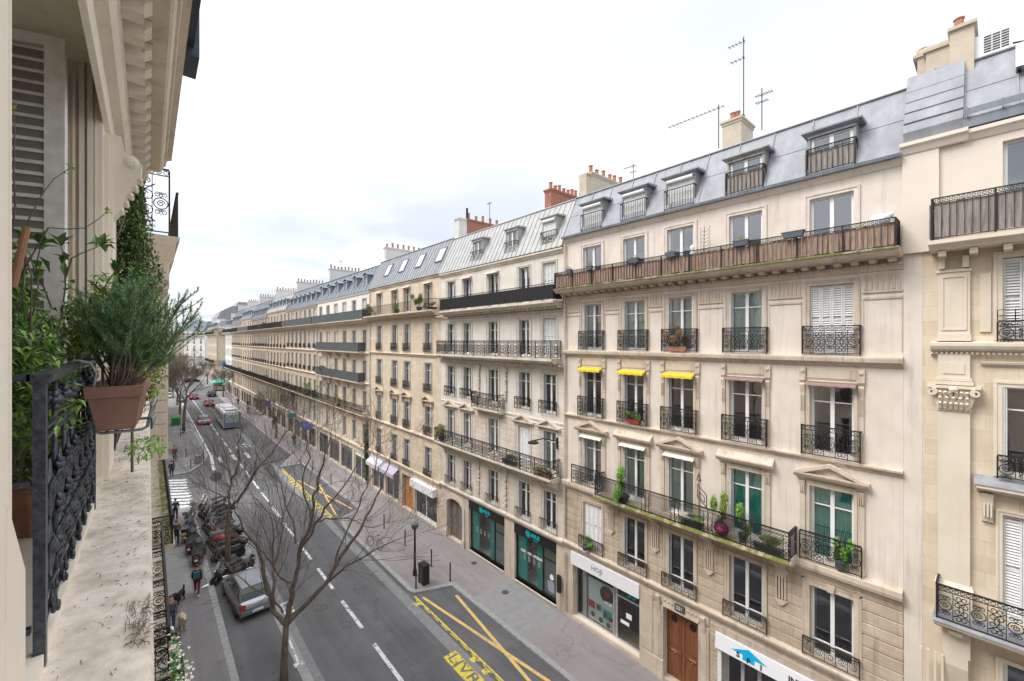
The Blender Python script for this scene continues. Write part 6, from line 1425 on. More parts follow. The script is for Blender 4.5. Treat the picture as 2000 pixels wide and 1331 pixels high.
def car(label, loc, rz, col, L=4.3, Wd=1.76, H=1.46, lit=False, group=None, wagon=False, plate=None, detail=True):
    # x forward, y left
    t = thing('parked_car' if not lit else 'car', label, 'car', loc, rz, group); hw = Wd/2; m = MB()
    st = [(-.5, .42, .62, .86), (-.485, .30, .80, .95), (-.44, .24, .92, .985), (-.30, .22, .94, 1), (-.05, .22, .93, 1), (.18, .22, .91, 1), (.30, .22, .85, .99), (.42, .24, .76, .96), (.48, .28, .66, .88), (.5, .38, .56, .78)]
    loops = []
    for fx, zb, zt, ws in st:
        x = fx*L; w = hw*ws
        loops.append([(x, -w*.82, zb), (x, -w*.97, zb+.10), (x, -w, (zb+zt)/2), (x, -w*.985, zt-.12), (x, -w*.92, zt-.02), (x, -w*.80, zt), (x, w*.80, zt), (x, w*.92, zt-.02), (x, w*.985, zt-.12), (x, w, (zb+zt)/2), (x, w*.97, zb+.10), (x, w*.82, zb)])
    m.loft(loops)
    b = m.build('body', col, t, smooth=True); b.data.polygons.foreach_set('use_smooth', [len(p.vertices) == 4 for p in b.data.polygons])
    # cabin: glass loft and roof skin
    rear, rt_ = (-.46, -.40) if wagon else (-.44, -.34)
    cab = [(rear, .90, .91, .86), (rt_*.5+rear*.5, .90, 1.20, .83), (rt_, .90, H-.07, .76), (-.22, .90, H-.02, .77), (.02, .90, H-.02, .77), (.10, .89, H-.10, .76), (.20, .88, 1.10, .80), (.29, .86, .875, .84)]
    m = MB(); loops = []
    for fx, z0, z1, ws in cab:
        x = fx*L; w = hw*ws; wb = hw*.90; loops.append([(x, -wb, z0-.03), (x, -(w+(wb-w)*.35), z0+(z1-z0)*.6), (x, -w*.93, z1), (x, w*.93, z1), (x, w+(wb-w)*.35, z0+(z1-z0)*.6), (x, wb, z0-.03)])
    m.loft(loops); m.build('windows', CARG, t, smooth=False)
    m = MB(); top = cab[2:6]; loops = []
    for fx, z0, z1, ws in [(rt_-.01, .9, H-.09, .76)]+top[1:3]+[(.085, .9, H-.085, .76)]:
        x = fx*L; w = hw*ws*.95; loops.append([(x, -w*1.01, z1-.03), (x, -w*.93, z1+.012), (x, -w*.4, z1+.035), (x, w*.4, z1+.035), (x, w*.93, z1+.012), (x, w*1.01, z1-.03)])
    m.loft(loops)
    # pillars
    for s in (-1, 1):
        for (a0_, z0_, a1_, z1_, y0, y1, r) in ((rear, .93, rt_, H-.06, hw*.84, hw*.73, .035), (.29, .88, .09, H-.08, hw*.84, hw*.73, .028), (-.06, .93, -.08, H-.03, hw*.90, hw*.73, .025), (-.30, .93, -.30, H-.04, hw*.89, hw*.74, .045)):
            m.tube([(a0_*L, s*y0, z0_), ((a0_+a1_)/2*L, s*(y0*.55+y1*.45+.015), (z0_+z1_)/2+.04), (a1_*L, s*y1, z1_)], r, 5)
    m.build('roof', col, t, smooth=False)
    m = MB(); 
    for s in (-1, 1): m.tube([(-.27*L, s*hw*.70, H+.03), (-.25*L, s*hw*.70, H+.06), (.0, s*hw*.70, H+.06), (.02*L, s*hw*.70, H+.03)], .015, 5)
    if wagon: m.build('roof_rail', BLACKM, t)
    for fx in (-.31, .31):
        for s in (-1, 1): wheel(t, fx*L, s*(hw-.10), .32, .22)
        m = MB()
        for s in (-1, 1): m.lathe([(.37, -.012), (.37, .012)], (fx*L, s*(hw+.001), .33), 20, 'y')
        m.build('wheel_arch', BLACKP, t)
    for s in (-1, 1):
        m = MB(); m.add([(-.502*L, s*hw*.60, .62), (-.502*L, s*hw*.80, .62), (-.484*L, s*hw*.96, .66), (-.478*L, s*hw*.97, .86), (-.49*L, s*hw*.82, .90), (-.495*L, s*hw*.66, .86)], [(0, 1, 2, 3, 4, 5)] if s < 0 else [(5, 4, 3, 2, 1, 0)]); m.box(-.505*L, -.48*L, s*hw*.62, s*hw*.90, .63, .84); m.build('tail_light', LITR if lit else REDL, t)
        m = MB(); m.box(.455*L, .492*L, s*hw*.55, s*hw*.86, .55, .68); m.build('headlight', CLEARL, t)
        m = MB(); m.ball((.19*L, s*(hw+.10), .98), .09, 8, (.6, 1, .75)); m.build('mirror', col, t)
    m = MB(); m.box(-.515*L, -.49*L, -hw*.86, hw*.86, .36, .50); m.box(-.50*L, -.485*L, -hw*.92, hw*.92, .28, .36); m.build('bumper', col, t)
    m = MB(); m.box(-.521*L, -.515*L, -.26, .26, .40, .51); pl = m.build('number_plate', plain('plate_white', (.75, .75, .74), .4), t)
    if plate: put('lettering', text_mesh(plate, .12, BLACKT, .001), pl, (-.523*L, 0, .455), (PI/2, 0, -PI/2))
    return t
car('silver hatchback parked behind the motorcycles, seen from its tail', (4.22, 27.95, RZ), PI/2+.07, paint('silver_paint', (.26, .27, .29), .55), L=4.5, Wd=1.74, H=1.50, wagon=False)
car('grey car driving away in the left lane beside the bus', (7.3, 92.0, RZ), PI/2, paint('grey_car_paint', (.20, .20, .21)), lit=True)
car('white-roofed dark red car with bright tail lights ahead of the bus', (10.3, 116.2, RZ), PI/2, paint('dark_red_paint', (.14, .03, .03)), lit=True)
car('dark car waiting by the kerb next to the kiosk', (12.6, 135.6, RZ), PI/2, paint('black_car_paint', (.03, .03, .035)))
car('red car braking in the left lane, seen above the grey one', (8.6, 132.0, RZ), PI/2, paint('red_car_paint', (.18, .02, .03)), lit=True)
car('blue-grey car parked at the left kerb under the far trees', (5.9, 128.0, RZ), PI/2, paint('blue_grey_paint', (.20, .24, .29)))
car('reddish car at the far crossing on the left', (6.2, 180.0, RZ), PI/2, paint('rose_car_paint', (.35, .18, .18)), lit=True)
car('long dark car crossing at the far end of the street', (11.5, 186.0, RZ), .35, paint('dark_blue_paint', (.04, .05, .06)), L=5.0)
for i in range(5): car(('pale', 'black', 'white', 'grey', 'dark blue')[i]+' car in the distant parked row on the left', (3.9+.1*i, 138.5+i*7.5, RZ), PI/2, paint('far_paint_%s' % 'abcde'[i], ((.45, .45, .45), (.03, .03, .03), (.6, .6, .6), (.2, .2, .2), (.05, .07, .12))[i]))
# bus
t = thing('bus', 'white and blue city bus driving away in the right lane', 'bus', (10.5, 83.0, RZ), PI/2); BW = plain('bus_white', (.62, .62, .64), .35); L, hw, H = 11.8, 1.27, 2.95
m = MB(); loops = []
for x, k, zt in ((0, .95, H-.12), (.08, .99, H-.02), (.4, 1, H), (L-.4, 1, H), (L-.05, .98, H-.06), (L, .93, H-.2)):
    w = hw*k; loops.append([(x, -w*.97, .32), (x, -w, .5), (x, -w, zt-.25), (x, -w*.93, zt-.05), (x, -w*.8, zt), (x, w*.8, zt), (x, w*.93, zt-.05), (x, w, zt-.25), (x, w, .5), (x, w*.97, .32)])
m.loft(loops); m.build('body', BW, t)
for s in (-1, 1):
    m = MB(); y = s*(hw+.005)
    for k in range(7): m.box(.5+k*1.5, 1.85+k*1.5, y-.01, y+.01, 1.25, 2.35)
    m.build('side_windows', FARGLASS, t); m = MB(); m.box(.2, L-.3, y-.004, y+.006, .45, .75); m.build('stripe', plain('bus_grey_band', (.25, .26, .30), .4), t)
    for x in (2.6, L-2.6): wheel(t, x, s*(hw-.13), .48, .28)
    m = MB(); m.box(L-.1, L+.15, s*(hw+.02), s*(hw+.25), 2.0, 2.45); m.build('mirror', BLACKP, t)
    m = MB(); m.box(-.02, .05, s*(hw-.22), s*(hw-.06), .9, 1.5); m.build('tail_light', REDL, t)
m = MB(); m.box(-.03, .03, -hw*.9, hw*.9, .42, 1.15); m.box(-.03, .03, -hw*.95, -hw*.72, 1.15, 2.6); m.box(-.03, .03, hw*.72, hw*.95, 1.15, 2.6); m.build('rear_panel', plain('bus_blue', (.15, .19, .32), .4), t)
m = MB(); m.box(-.035, .02, -hw*.68, hw*.68, 1.25, 2.35); m.build('rear_advert', two_tone('rear_poster', (.08, .30, .26), (.50, .44, .34), 2.2, .5), t)
m = MB(); m.box(1.2, 3.2, -.8, .8, H, H+.18); m.box(5, 7.5, -.8, .8, H, H+.16); m.build('roof_unit', BW, t)
m = MB(); m.box(.5, .9, -.9, .9, H, H+.10); m.build('roof_grille', BLACKP, t)
# motorcycles and scooters
SEAT = plain('black_vinyl_seat', (.015, .015, .016), .45)
def moto(label, loc, rz, col, kind, box=None, screen=True, cover=None, group='motorcycles parked in the bay'):
    t = thing('scooter' if kind == 's' else 'motorcycle', label, 'motorcycle', loc, rz, group); wb = .68; r = .27 if kind == 's' else .31
    for x in (-wb, wb):
        m = MB(); m.lathe([(r*.66, -.055), (r*.93, -.06), (r, -.03), (r, .03), (r*.93, .06), (r*.66, .055)], (0, 0, 0), 16, 'y'); o = m.build('wheel', TYRE, t, (x, 0, r)); m = MB(); m.lathe([(r*.64, -.02), (r*.64, .02), (.05, .05)], (0, 0, 0), 12, 'y'); m.build('rim', RIM, o)
    m = MB()
    if kind == 's':
        loops = [[(x, -w, z0), (x, -w*1.0, (z0+z1)/2), (x, -w*.6, z1), (x, w*.6, z1), (x, w, (z0+z1)/2), (x, w, z0)] for x, w, z0, z1 in ((-.95, .08, .55, .70), (-.80, .17, .42, .76), (-.45, .19, .30, .76), (-.10, .17, .25, .66), (.02, .17, .24, .34), (.30, .16, .22, .34), (.42, .19, .25, .70), (.50, .20, .40, .98), (.60, .15, .50, .95), (.72, .06, .55, .72))]
    else: loops = [[(x, -w, z0), (x, -w*1.0, (z0+z1)/2), (x, -w*.6, z1), (x, w*.6, z1), (x, w, (z0+z1)/2), (x, w, z0)] for x, w, z0, z1 in ((-.95, .05, .70, .78), (-.70, .11, .62, .80), (-.35, .13, .36, .78), (-.05, .16, .30, .86), (.20, .18, .32, .98), (.42, .16, .42, .95), (.62, .14, .62, .98), (.74, .07, .72, .92))]
    m.loft(loops); m.build('body', col, t, smooth=True)
    m = MB(); loops = [[(x, -w, z-.05), (x, -w*.7, z+.02), (x, w*.7, z+.02), (x, w, z-.05)] for x, w, z in ((-.85, .10, .84), (-.60, .15, .84), (-.30, .16, .79), (.0, .12, .80 if kind != 's' else .70))]; m.loft(loops); m.build('seat', SEAT, t)
    m = MB(); m.tube([(.50, 0, .9), (.44, 0, 1.05)], .03, 6); m.tube([(.30, -.36, 1.02), (.42, -.22, 1.08), (.44, 0, 1.06), (.42, .22, 1.08), (.30, .36, 1.02)], .016, 6); m.build('handlebar', BLACKM, t)
    for s in (-1, 1): m = MB(); m.tube([(.42, s*.2, 1.08), (.44, s*.30, 1.22)], .008, 4); m.ball((.44, s*.33, 1.25), .055, 8, (.35, 1.1, .7)); m.build('mirror', BLACKP, t)
    m = MB(); m.tube([(wb, -.08, r), (.52, -.08, .80)], .022, 6); m.tube([(wb, .08, r), (.52, .08, .80)], .022, 6); m.build('fork', GREYP, t)
    m = MB(); m.tube([(.0, -.14, .32), (-.5, -.18, .30), (-.9, -.19, .40)], [.03, .045, .055], 8); m.build('exhaust', plain('exhaust_steel', (.35, .34, .33), .35, .8), t)
    m = MB(); m.ball((.70, 0, .84), .09, 8, (.5, 1.1, .8)); m.build('headlight', CLEARL, t); m = MB(); m.box(-.98, -.92, -.09, .09, .62, .70); m.build('tail_light', REDL, t)
    m = MB(); m.box(-1.02, -1.01, -.09, .09, .42, .56); m.build('number_plate', SIGNW, t)
    if screen: m = MB(); m.add([(.60, -.20, .98), (.60, .20, .98), (.46, .17, 1.38), (.46, -.17, 1.38), (.66, 0, 1.0), (.52, 0, 1.40)], [(0, 4, 5, 3), (4, 1, 2, 5)]); m.build('windscreen', plain('clear_screen', (.55, .60, .62), .08, spec=1), t)
    if box: m = MB(); m.loft([[(x, -w, .86), (x, -w*1.05, 1.02), (x, -w*.7, 1.14), (x, w*.7, 1.14), (x, w*1.05, 1.02), (x, w, .86)] for x, w in ((-1.12, .14), (-1.02, .21), (-.76, .21), (-.68, .13))]); m.build('top_box', box, t)
    if cover: m = MB(); m.loft([[(x, -w, .35), (x, -w*.9, .8), (x, -w*.3, z), (x, w*.3, z), (x, w*.9, .8), (x, w, .35)] for x, w, z in ((-.9, .2, .85), (-.3, .32, .9), (.2, .42, .95), (.55, .36, 1.02), (.75, .2, .8))], cap=True); m.build('leg_cover', cover, t)
    return t
mp_ = {k: paint('moto_'+k, v, .2) for k, v in dict(black=(.012, .012, .014), grey=(.045, .047, .052), silver=(.17, .175, .185), red=(.30, .015, .02), white=(.38, .38, .38), blue=(.02, .032, .06)).items()}
row = [('white', 's', None, 'white-and-red scooter nearest the crossing'), ('silver', 's', 'grey', 'silver scooter with a grey top box, second from the crossing'), ('grey', 'm', None, 'grey motorcycle with a bare seat, third from the crossing'), ('black', 's', 'silver', 'black scooter with a silver top box in the bay'),
       ('grey', 's', 'black', 'grey scooter with a black top box in the bay'), ('blue', 'm', None, 'dark blue motorcycle in the middle of the bay'), ('silver', 's', None, 'silver scooter without top box in the bay'), ('red', 's', None, 'bright red scooter in the bay'),
       ('silver', 'm', 'silver', 'silver motorcycle with a silver top box beside the red scooter'), ('red', 'm', 'black', 'red motorcycle with a black top box left of the tree trunk'), ('black', 'm', None, 'black motorcycle just behind the tree trunk'), ('grey', 'm', 'black', 'grey motorcycle with a black box nearest the tree')]
for i, (c, k, bx, lb) in enumerate(row): moto(lb, (4.15+.12*math.sin(i*2.1), 45.2-i*1.04, RZ), PI+.06*math.sin(i*3.3), mp_[c], k, box=mp_[bx] if bx else None, screen=(k == 's'))
moto('dark motorcycle under the tree by the silver car', (4.3, 31.3, RZ), PI+.35, mp_['black'], 'm', screen=False); moto('grey scooter with a top box at the head of the silver car', (3.7, 30.75, RZ), PI+.1, mp_['grey'], 's', box=mp_['silver'])
moto('big silver-backed scooter apart from the row, near the crossing', (2.55, 42.6, 0), PI/2-.35, mp_['silver'], 's', box=mp_['silver'], group='scooters on the pavement'); moto('scooter with a black top box and a yellow sticker on the pavement', (2.25, 38.9, 0), PI/2-.3, mp_['blue'], 's', box=mp_['black'], cover=mp_['blue'], group='scooters on the pavement')
moto('scooter wrapped in a black leg cover on the pavement', (2.3, 36.6, 0), PI/2-.25, mp_['black'], 's', cover=plain('black_cloth_cover', (.018, .018, .02), .8), group='scooters on the pavement'); moto('scooter with a dark cover nearest the walking woman', (2.5, 34.5, 0), PI/2-.2, mp_['grey'], 's', cover=plain('black_cloth_cover', (.018, .018, .02), .8), group='scooters on the pavement')
m = MB(); m.box(-1.13, -1.125, -.12, .12, .72, .90); 
y_ = m.build('yellow_sticker', YELLOW, [o for o in bpy.data.objects if o.name.startswith('scooter') and 'yellow' in o.get('label', '')][0])
# bicycles
def bike(label, loc, rz, lean=.0, col=BLACKM, cat='bicycle'):
    t = thing('bicycle', label, cat, loc, rz); t.rotation_euler = (lean, 0, rz)
    for x in (-.52, .52):
        m = MB(); m.tube([(.33*math.cos(a*PI/10), 0, .33*math.sin(a*PI/10)) for a in range(21)], .018, 6, cap=False); o = m.build('wheel', TYRE, t, (x, 0, .34)); m = MB()
        for a in range(10): m.tube([(0, 0, 0), (.32*math.cos(a*PI/5), 0, .32*math.sin(a*PI/5))], .003, 3)
        m.build('spokes', RIM, o)
    m = MB(); P = dict(bb=(-.08, 0, .30), st=(-.22, 0, .82), hd=(.36, 0, .80), ra=(-.52, 0, .34), fa=(.52, 0, .34))
    for a, b in (('bb', 'st'), ('bb', 'hd'), ('st', 'hd'), ('bb', 'ra'), ('st', 'ra'), ('hd', 'fa')): m.tube([P[a], P[b]], .016, 6)
    m.build('frame', col, t); m = MB(); m.ball((-.25, 0, .92), .11, 8, (1.2, .6, .35)); m.build('saddle', SEAT, t); m = MB(); m.tube([(.36, 0, .80), (.33, 0, .98)], .014, 6); m.tube([(.25, -.28, 1.0), (.36, -.1, 1.0), (.36, .1, 1.0), (.25, .28, 1.0)], .012, 6); m.build('handlebar', BLACKM, t)
    return t
bike('silver and black bicycle leaning by the kerb on the right pavement', (12.0, 28.6, 0), PI/2+.25, .12, plain('bike_silver', (.4, .41, .43), .35, .6))
bike('dark bicycle on its own in the bay near the parked scooters', (4.7, 35.2, RZ), PI-.4, .08)
# ================================================================ street furniture
def bollard(x, y, label, h=1.12):
    t = MB(); t.lathe([(.055, 0), (.055, .06), (.042, .08), (.042, h-.14), (.05, h-.12), (.05, h-.09), (.038, h-.08), (.045, h-.03), (.03, h), (.008, h+.01)], n=10); o = t.build('bollard', BLACKM, None, (x, y, 0), smooth=True); tag(o, label, 'bollard', 'black bollards on the pavement')
for x, y, lb in ((13.80, 31.08, 'farthest black bollard of the row by the white shop window'), (13.76, 27.48, 'black bollard between the white shop window and the street lamp'), (13.78, 23.84, 'black bollard just behind the black cabinet'), (13.83, 21.7, 'black bollard at the inner corner of the delivery bay'), (11.89, 22.36, 'black bollard at the pointed kerb corner of the delivery bay'),
                 (13.9, 43.9, 'black bollard on the right pavement near the lilac awning'), (13.9, 50.2, 'black bollard on the right pavement near the ivy pier'), (3.53, 66.06, 'black bollard on the corner across the side street, rear one'), (3.64, 60.0, 'black bollard on the corner across the side street, front one'), (4.9, 61.4, 'black bollard at the rounded kerb across the side street'), (2.15, 60.4, 'black bollard behind the second walker at the side street'), (3.7, 81.4, 'black bollard before the slender tree')): bollard(x, y, lb)
t = thing('street_lamp', 'black street lamp with a lantern beside the black cabinet on the right pavement', 'lamp', (12.51, 23.67, 0)); m = MB(); m.lathe([(.13, 0), (.13, .25), (.10, .3), (.075, .5), (.06, 2.75), (.09, 2.8), (.05, 2.85)], n=12); m.build('pole', BLACKM, t, smooth=True)
m = MB(); m.lathe([(.08, 2.82), (.20, 2.95), (.23, 3.15), (.20, 3.18)], n=8); m.build('lantern', plain('smoked_lantern', (.10, .09, .07), .3), t); m = MB(); m.lathe([(.26, 3.18), (.22, 3.30), (.12, 3.38), (.03, 3.42)], n=8); m.build('cap', ZINC, t)
t = thing('cabinet', 'black electrical cabinet beside the street lamp', 'cabinet', (12.45, 22.43, 0), PI/2+.05); m = MB(); m.box(-.30, .30, -.20, .20, .06, 1.15); m.box(-.33, .33, -.23, .23, 1.15, 1.22); m.build('casing', BLACKM, t); m = MB(); m.box(-.02, .0, .20, .212, .1, 1.1); m.box(.2, .24, .20, .22, .6, .7); m.build('door_seam', GREYP, t); m = MB(); m.box(-.31, .31, -.21, .21, 0, .06); m.build('base', MOSS, t)
t = thing('traffic_sign', 'round grey-backed traffic sign on a pole at the end of the motorcycles', 'sign', (4.4, 44.0, RZ)); m = MB(); m.tube([(0, 0, 0), (0, 0, 3.3)], .03, 8); m.build('pole', BLACKM, t); m = MB(); m.lathe([(.42, .03), (.42, .05)], (0, 0, 2.95), 20, 'y'); o = m.build('disc', plain('sign_back_grey', (.16, .17, .20), .5), t)
t = thing('waste_bin', 'green recycling container by the slender tree', 'bin', (3.6, 93.0, 0)); m = MB(); m.prism([(-.9, 0), (.9, 0), (1.0, 1.3), (.7, 1.6), (-.7, 1.6), (-1.0, 1.3)], -.6, .6); m.build('body', plain('green_plastic', (.01, .20, .04), .5), t); m = MB(); m.box(-.62, -.6, -.4, .4, 1.1, 1.3); m.build('slot', BLACKP, t)
t = thing('tree_guard', 'white hooped guard round the foot of the slender tree', 'guard', (4.2, 83.9, 0)); m = MB()
for a in range(12): an = a*PI/6; m.tube([(1.15*math.cos(an), .8*math.sin(an), 0), (1.15*math.cos(an), .8*math.sin(an), .35)], .02, 4)
m.tube([(1.15*math.cos(a*PI/8), .8*math.sin(a*PI/8), .36) for a in range(17)], .025, 5); m.build('hoops', WHITE, t)
t = thing('waste_bin', 'round street bin with a bag on the corner across the side street', 'bin', (4.45, 62.2, 0)); m = MB(); m.lathe([(.30, .1), (.33, .9), (.30, .95)], n=12); m.build('bag', plain('grey_bag', (.28, .27, .27), .7), t); m = MB()
for a in range(10): m.tube([(.35*math.cos(a*PI/5), .35*math.sin(a*PI/5), 0), (.36*math.cos(a*PI/5), .36*math.sin(a*PI/5), 1)], .012, 4)
m.build('cage', BLACKM, t)
t = thing('sign_post', 'tall slim pole on the corner across the side street', 'pole', (5.0, 61.9, 0)); m = MB(); m.tube([(0, 0, 0), (0, 0, 4.4)], .04, 6); m.build('pole', GREYP, t); m = MB(); m.box(-.02, .02, -.25, .25, 3.9, 4.35); m.build('sign_plate', GREYP, t)
t = thing('kiosk', 'green-roofed kiosk stall on the far right pavement', 'kiosk', (15.8, 150.5, 0)); m = MB(); m.box(-1.3, 1.3, -2, 2, 0, 2.3); m.build('body', plain('kiosk_dark_green', (.02, .12, .10), .5), t); m = MB(); m.add([(-2.0, -2.6, 2.3), (2.0, -2.6, 2.3), (2.0, 2.6, 2.3), (-2.0, 2.6, 2.3), (0, -1, 3.3), (0, 1, 3.3)], [(0, 1, 4), (1, 2, 5, 4), (2, 3, 5), (3, 0, 4, 5), (3, 2, 1, 0)]); m.build('roof', plain('green_canvas', (.02, .34, .22), .6), t); m = MB(); m.box(-1.2, 1.2, -2.1, -2.01, .2, 1.2); m.build('counter', plain('kiosk_goods', (.45, .38, .32), .7, noise=.5, scale=6), t)
t = thing('awning', 'green shop awning just before the kiosk', 'awning', (16.7, 139, 0)); m = MB(); m.add([(0, -2, 3.2), (0, 2, 3.2), (-1.3, 2, 2.5), (-1.3, -2, 2.5), (-1.3, 2, 2.2), (-1.3, -2, 2.2)], [(0, 1, 2, 3), (3, 2, 4, 5)]); m.build('cloth', plain('green_canvas', (.02, .34, .22), .6), t); m = MB(); m.tube([(0, -2, 2.6), (-1.3, -2, 2.5)], .03, 4); m.tube([(0, 2, 2.6), (-1.3, 2, 2.5)], .03, 4); m.build('arm', BLACKM, t)
for (lb, x, y, z, w, h, c) in (('blue upright hanging sign on the white-fronted building', 16.1, 142.5, 6.6, .8, 2.0, (.05, .20, .45)), ('blue sign box over a shop, nearer of two, right pavement', 15.6, 60.3, 3.1, 1.1, .7, (.06, .12, .38)), ('violet-blue sign box over a shop, by the pale awning', 15.7, 58.9, 2.9, 1.2, .8, (.14, .16, .42)), ('small blue hanging sign farther down the right pavement', 15.9, 84, 3.0, .9, 1.0, (.02, .14, .45)), ('teal hanging sign farther down the right pavement', 15.6, 66.5, 3.5, 1.2, .6, (.0, .22, .26))):
    t = thing('hanging_sign', lb, 'sign', (x, y, z)); m = MB(); m.box(-w/2, w/2, -.1, .1, 0, h); m.build('board', plain('sign_%d' % int(y*10), c, .4, noise=.35, scale=4), t); m = MB(); m.tube([(w/2, 0, h*.7), (16.85-x, 0, h*.7)], .03, 5); m.build('bracket', BLACKM, t)
t = thing('pavement_sign', 'red round sign on a post by the far crossing', 'sign', (14.2, 141, 0)); m = MB(); m.tube([(0, 0, 0), (0, 0, 2.6)], .05, 6); m.build('post', BLACKM, t); m = MB(); m.box(-.45, .45, -.1, .1, 2.0, 2.9); m.build('board', plain('red_sign', (.38, .07, .08), .5), t)
t = thing('litter', 'crumpled white paper lying on the pavement beside the kerb', 'paper', (2.5, 30.7, .0)); m = MB(); m.add([(-.2, -.1, .01), (.0, -.14, .05), (.22, -.05, .01), (.18, .1, .06), (-.05, .12, .01), (0, 0, .09)], [(0, 1, 5), (1, 2, 5), (2, 3, 5), (3, 4, 5), (4, 0, 5)]); m.build('sheet', SIGNW, t)
t = thing('tree_grate', 'round ribbed iron grate in the pavement before the silver car', 'grate', (3.3, 31.9, .0)); m = MB()
for k in range(4): R = .35+k*.18; m.tube([(R*math.cos(a*PI/10), R*math.sin(a*PI/10), .012) for a in range(21)], .025, 4)
m.build('rings', GREYP, t)
for (x, y, w_, lb) in ((14.0, 72, 3, 'dark cafe chairs stacked on the right pavement'),):
    pass
# ================================================================ people and dogs
def skinned(name, mat, parent, V, E, R, sub=1):
    me = bpy.data.meshes.new(name); me.from_pydata([tuple(v) for v in V], E, []); me.materials.append(mat)
    o = put(name, me, parent); md = o.modifiers.new('skin', 'SKIN'); md.use_smooth_shade = True
    sv = me.skin_vertices[0].data
    for i, r in enumerate(R): sv[i].radius = (r, r) if not isinstance(r, tuple) else r; sv[i].use_root = (i == 0)
    s = o.modifiers.new('subdivision', 'SUBSURF'); s.levels = sub; s.render_levels = sub
    return o
def person(label, loc, rz, coat, trousers, hair, skin=(.45, .28, .20), stride=.25, arms=((.15, -.1), (-.15, .1)), hood=None, bag=None, coat_len=.0, shoes=BLACKP, h=1.74, group='people walking on the pavement'):
    # x forward, y left, feet on z = 0
    t = thing('person', label, 'person', loc, rz, group); k = h/1.75; SK = plain('skin_%d' % int(skin[0]*100), skin, .6)
    pel = Vector((0, 0, .93)); hips = {1: Vector((0, .09, .90)), -1: Vector((0, -.09, .90))}
    V = [pel, (0, 0, 1.10), (.01, 0, 1.30), (.0, 0, 1.44), (.01, 0, 1.53)]; E = [(0, 1), (1, 2), (2, 3), (3, 4)]; R = [(.13, .10), (.12, .095), (.14, .11), (.08, .075), (.052, .052)]
    V += [(.02, 0, 1.60), (.03, 0, 1.67), (.015, 0, 1.735)]; E += [(4, 5), (5, 6), (6, 7)]; R += [(.070, .080), (.078, .090), (.05, .06)]
    legs = {}; armp = {}
    for s in (1, -1):
        f = stride*s; kn = Vector((f*.55+.05, s*.095, .50)); an = Vector((f*.95-(.06 if f < 0 else 0), s*.09, .09 if f >= 0 else .12)); toe = an+Vector((.17, 0, -.05)); b = len(V)
        V += [hips[s], kn, an, toe]; E += [(0, b), (b, b+1), (b+1, b+2), (b+2, b+3)]; R += [.085, .055, .038, .030]; legs[s] = (hips[s], kn, an, toe)
        sw, bend = arms[0] if s == 1 else arms[1]; sh = Vector((0, s*.175, 1.40)); el = sh+Vector((sw*.6, s*.05, -.27)); wr = el+Vector((sw*.5+.08+bend, -s*.0, -.22+abs(bend)*.5)); pm = wr+(wr-el).normalized()*.06; b = len(V)
        V += [sh, el, wr, pm]; E += [(3, b), (b, b+1), (b+1, b+2), (b+2, b+3)]; R += [.052, .038, .027, .030]; armp[s] = (sh, el, wr, pm)
        d = (wr-el).normalized(); side = Vector((1, 0, 0)); side = (side-d*side.dot(d)).normalized()
        for q, (o_, ln) in enumerate(((-.026, .055), (-.009, .07), (.009, .075), (.026, .065))):
            b2 = len(V); r_ = pm+side*o_; V += [r_+d*.03, r_+d*(.03+ln*.6)+Vector((.004, -s*.008, 0)), r_+d*(.03+ln)+Vector((.002, -s*.022, 0))]; E += [(b+3, b2), (b2, b2+1), (b2+1, b2+2)]; R += [.010, .009, .007]
        b2 = len(V); V += [wr+side*.035+d*.02, wr+side*.055+d*.055]; E += [(b+2, b2), (b2, b2+1)]; R += [.012, .009]
    V = [Vector(v)*k for v in V]; body = skinned('body', SK, t, V, E, R)
    m = MB(); m.ball((.088*k, 0, 1.655*k), .016, 6, (1.2, .8, 1.3)); [m.ball((.02*k, s*.088*k, 1.66*k), .022, 6, (.8, .4, 1.3)) for s in (1, -1)]; m.build('nose_and_ears', SK, body)
    m = MB(); [m.ball((.085*k, s*.03*k, 1.68*k), .010, 6) for s in (1, -1)]; m.build('eyes', BLACKP, body); m = MB(); m.ball((.086*k, 0, 1.622*k), .016, 6, (.4, 1.3, .35)); m.build('mouth', plain('lip', (.40, .14, .12), .5), body)
    m = MB(); m.ball((-.035*k, 0, 1.715*k), .10*k, 12, (.95, .95, .92)); m.build('hair' if not hood else 'hood', plain('hair_%d' % int(hair[0]*1000), hair, .8, noise=.2), t)
    # jacket
    z0 = .86-coat_len; JV = [Vector((0, 0, .98)), Vector((0, 0, 1.12)), Vector((.01, 0, 1.30)), Vector((0, 0, 1.43)), Vector((0, 0, 1.49)), Vector((0, 0, z0))]; JE = [(0, 1), (1, 2), (2, 3), (3, 4), (0, 5)]; JR = [(.17, .14), (.165, .135), (.175, .14), (.12, .10), (.075, .075), (.19, .15)]
    for s in (1, -1):
        sh, el, wr, pm = armp[s]; b = len(JV); JV += [sh, el, wr-(wr-el)*.06]; JE += [(3, b), (b, b+1), (b+1, b+2)]; JR += [.075, .058, .046]
    skinned('jacket', coat, t, [v*k for v in JV], JE, JR)
    TV = [Vector((0, 0, .92))]; TE = []; TR = [(.145, .125)]
    for s in (1, -1): hp, kn, an, toe = legs[s]; b = len(TV); TV += [hp, kn, an+Vector((0, 0, .03))]; TE += [(0, b), (b, b+1), (b+1, b+2)]; TR += [.10, .072, .058]
    skinned('trousers', trousers, t, [v*k for v in TV], TE, TR)
    for s in (1, -1): an, toe = legs[s][2]*k, legs[s][3]*k; skinned('shoe', shoes, t, [an+Vector((-.05, 0, -.045)), an+Vector((.07, 0, -.045)), toe+Vector((.04, 0, -.005))], [(0, 1), (1, 2)], [.045, .048, .035])
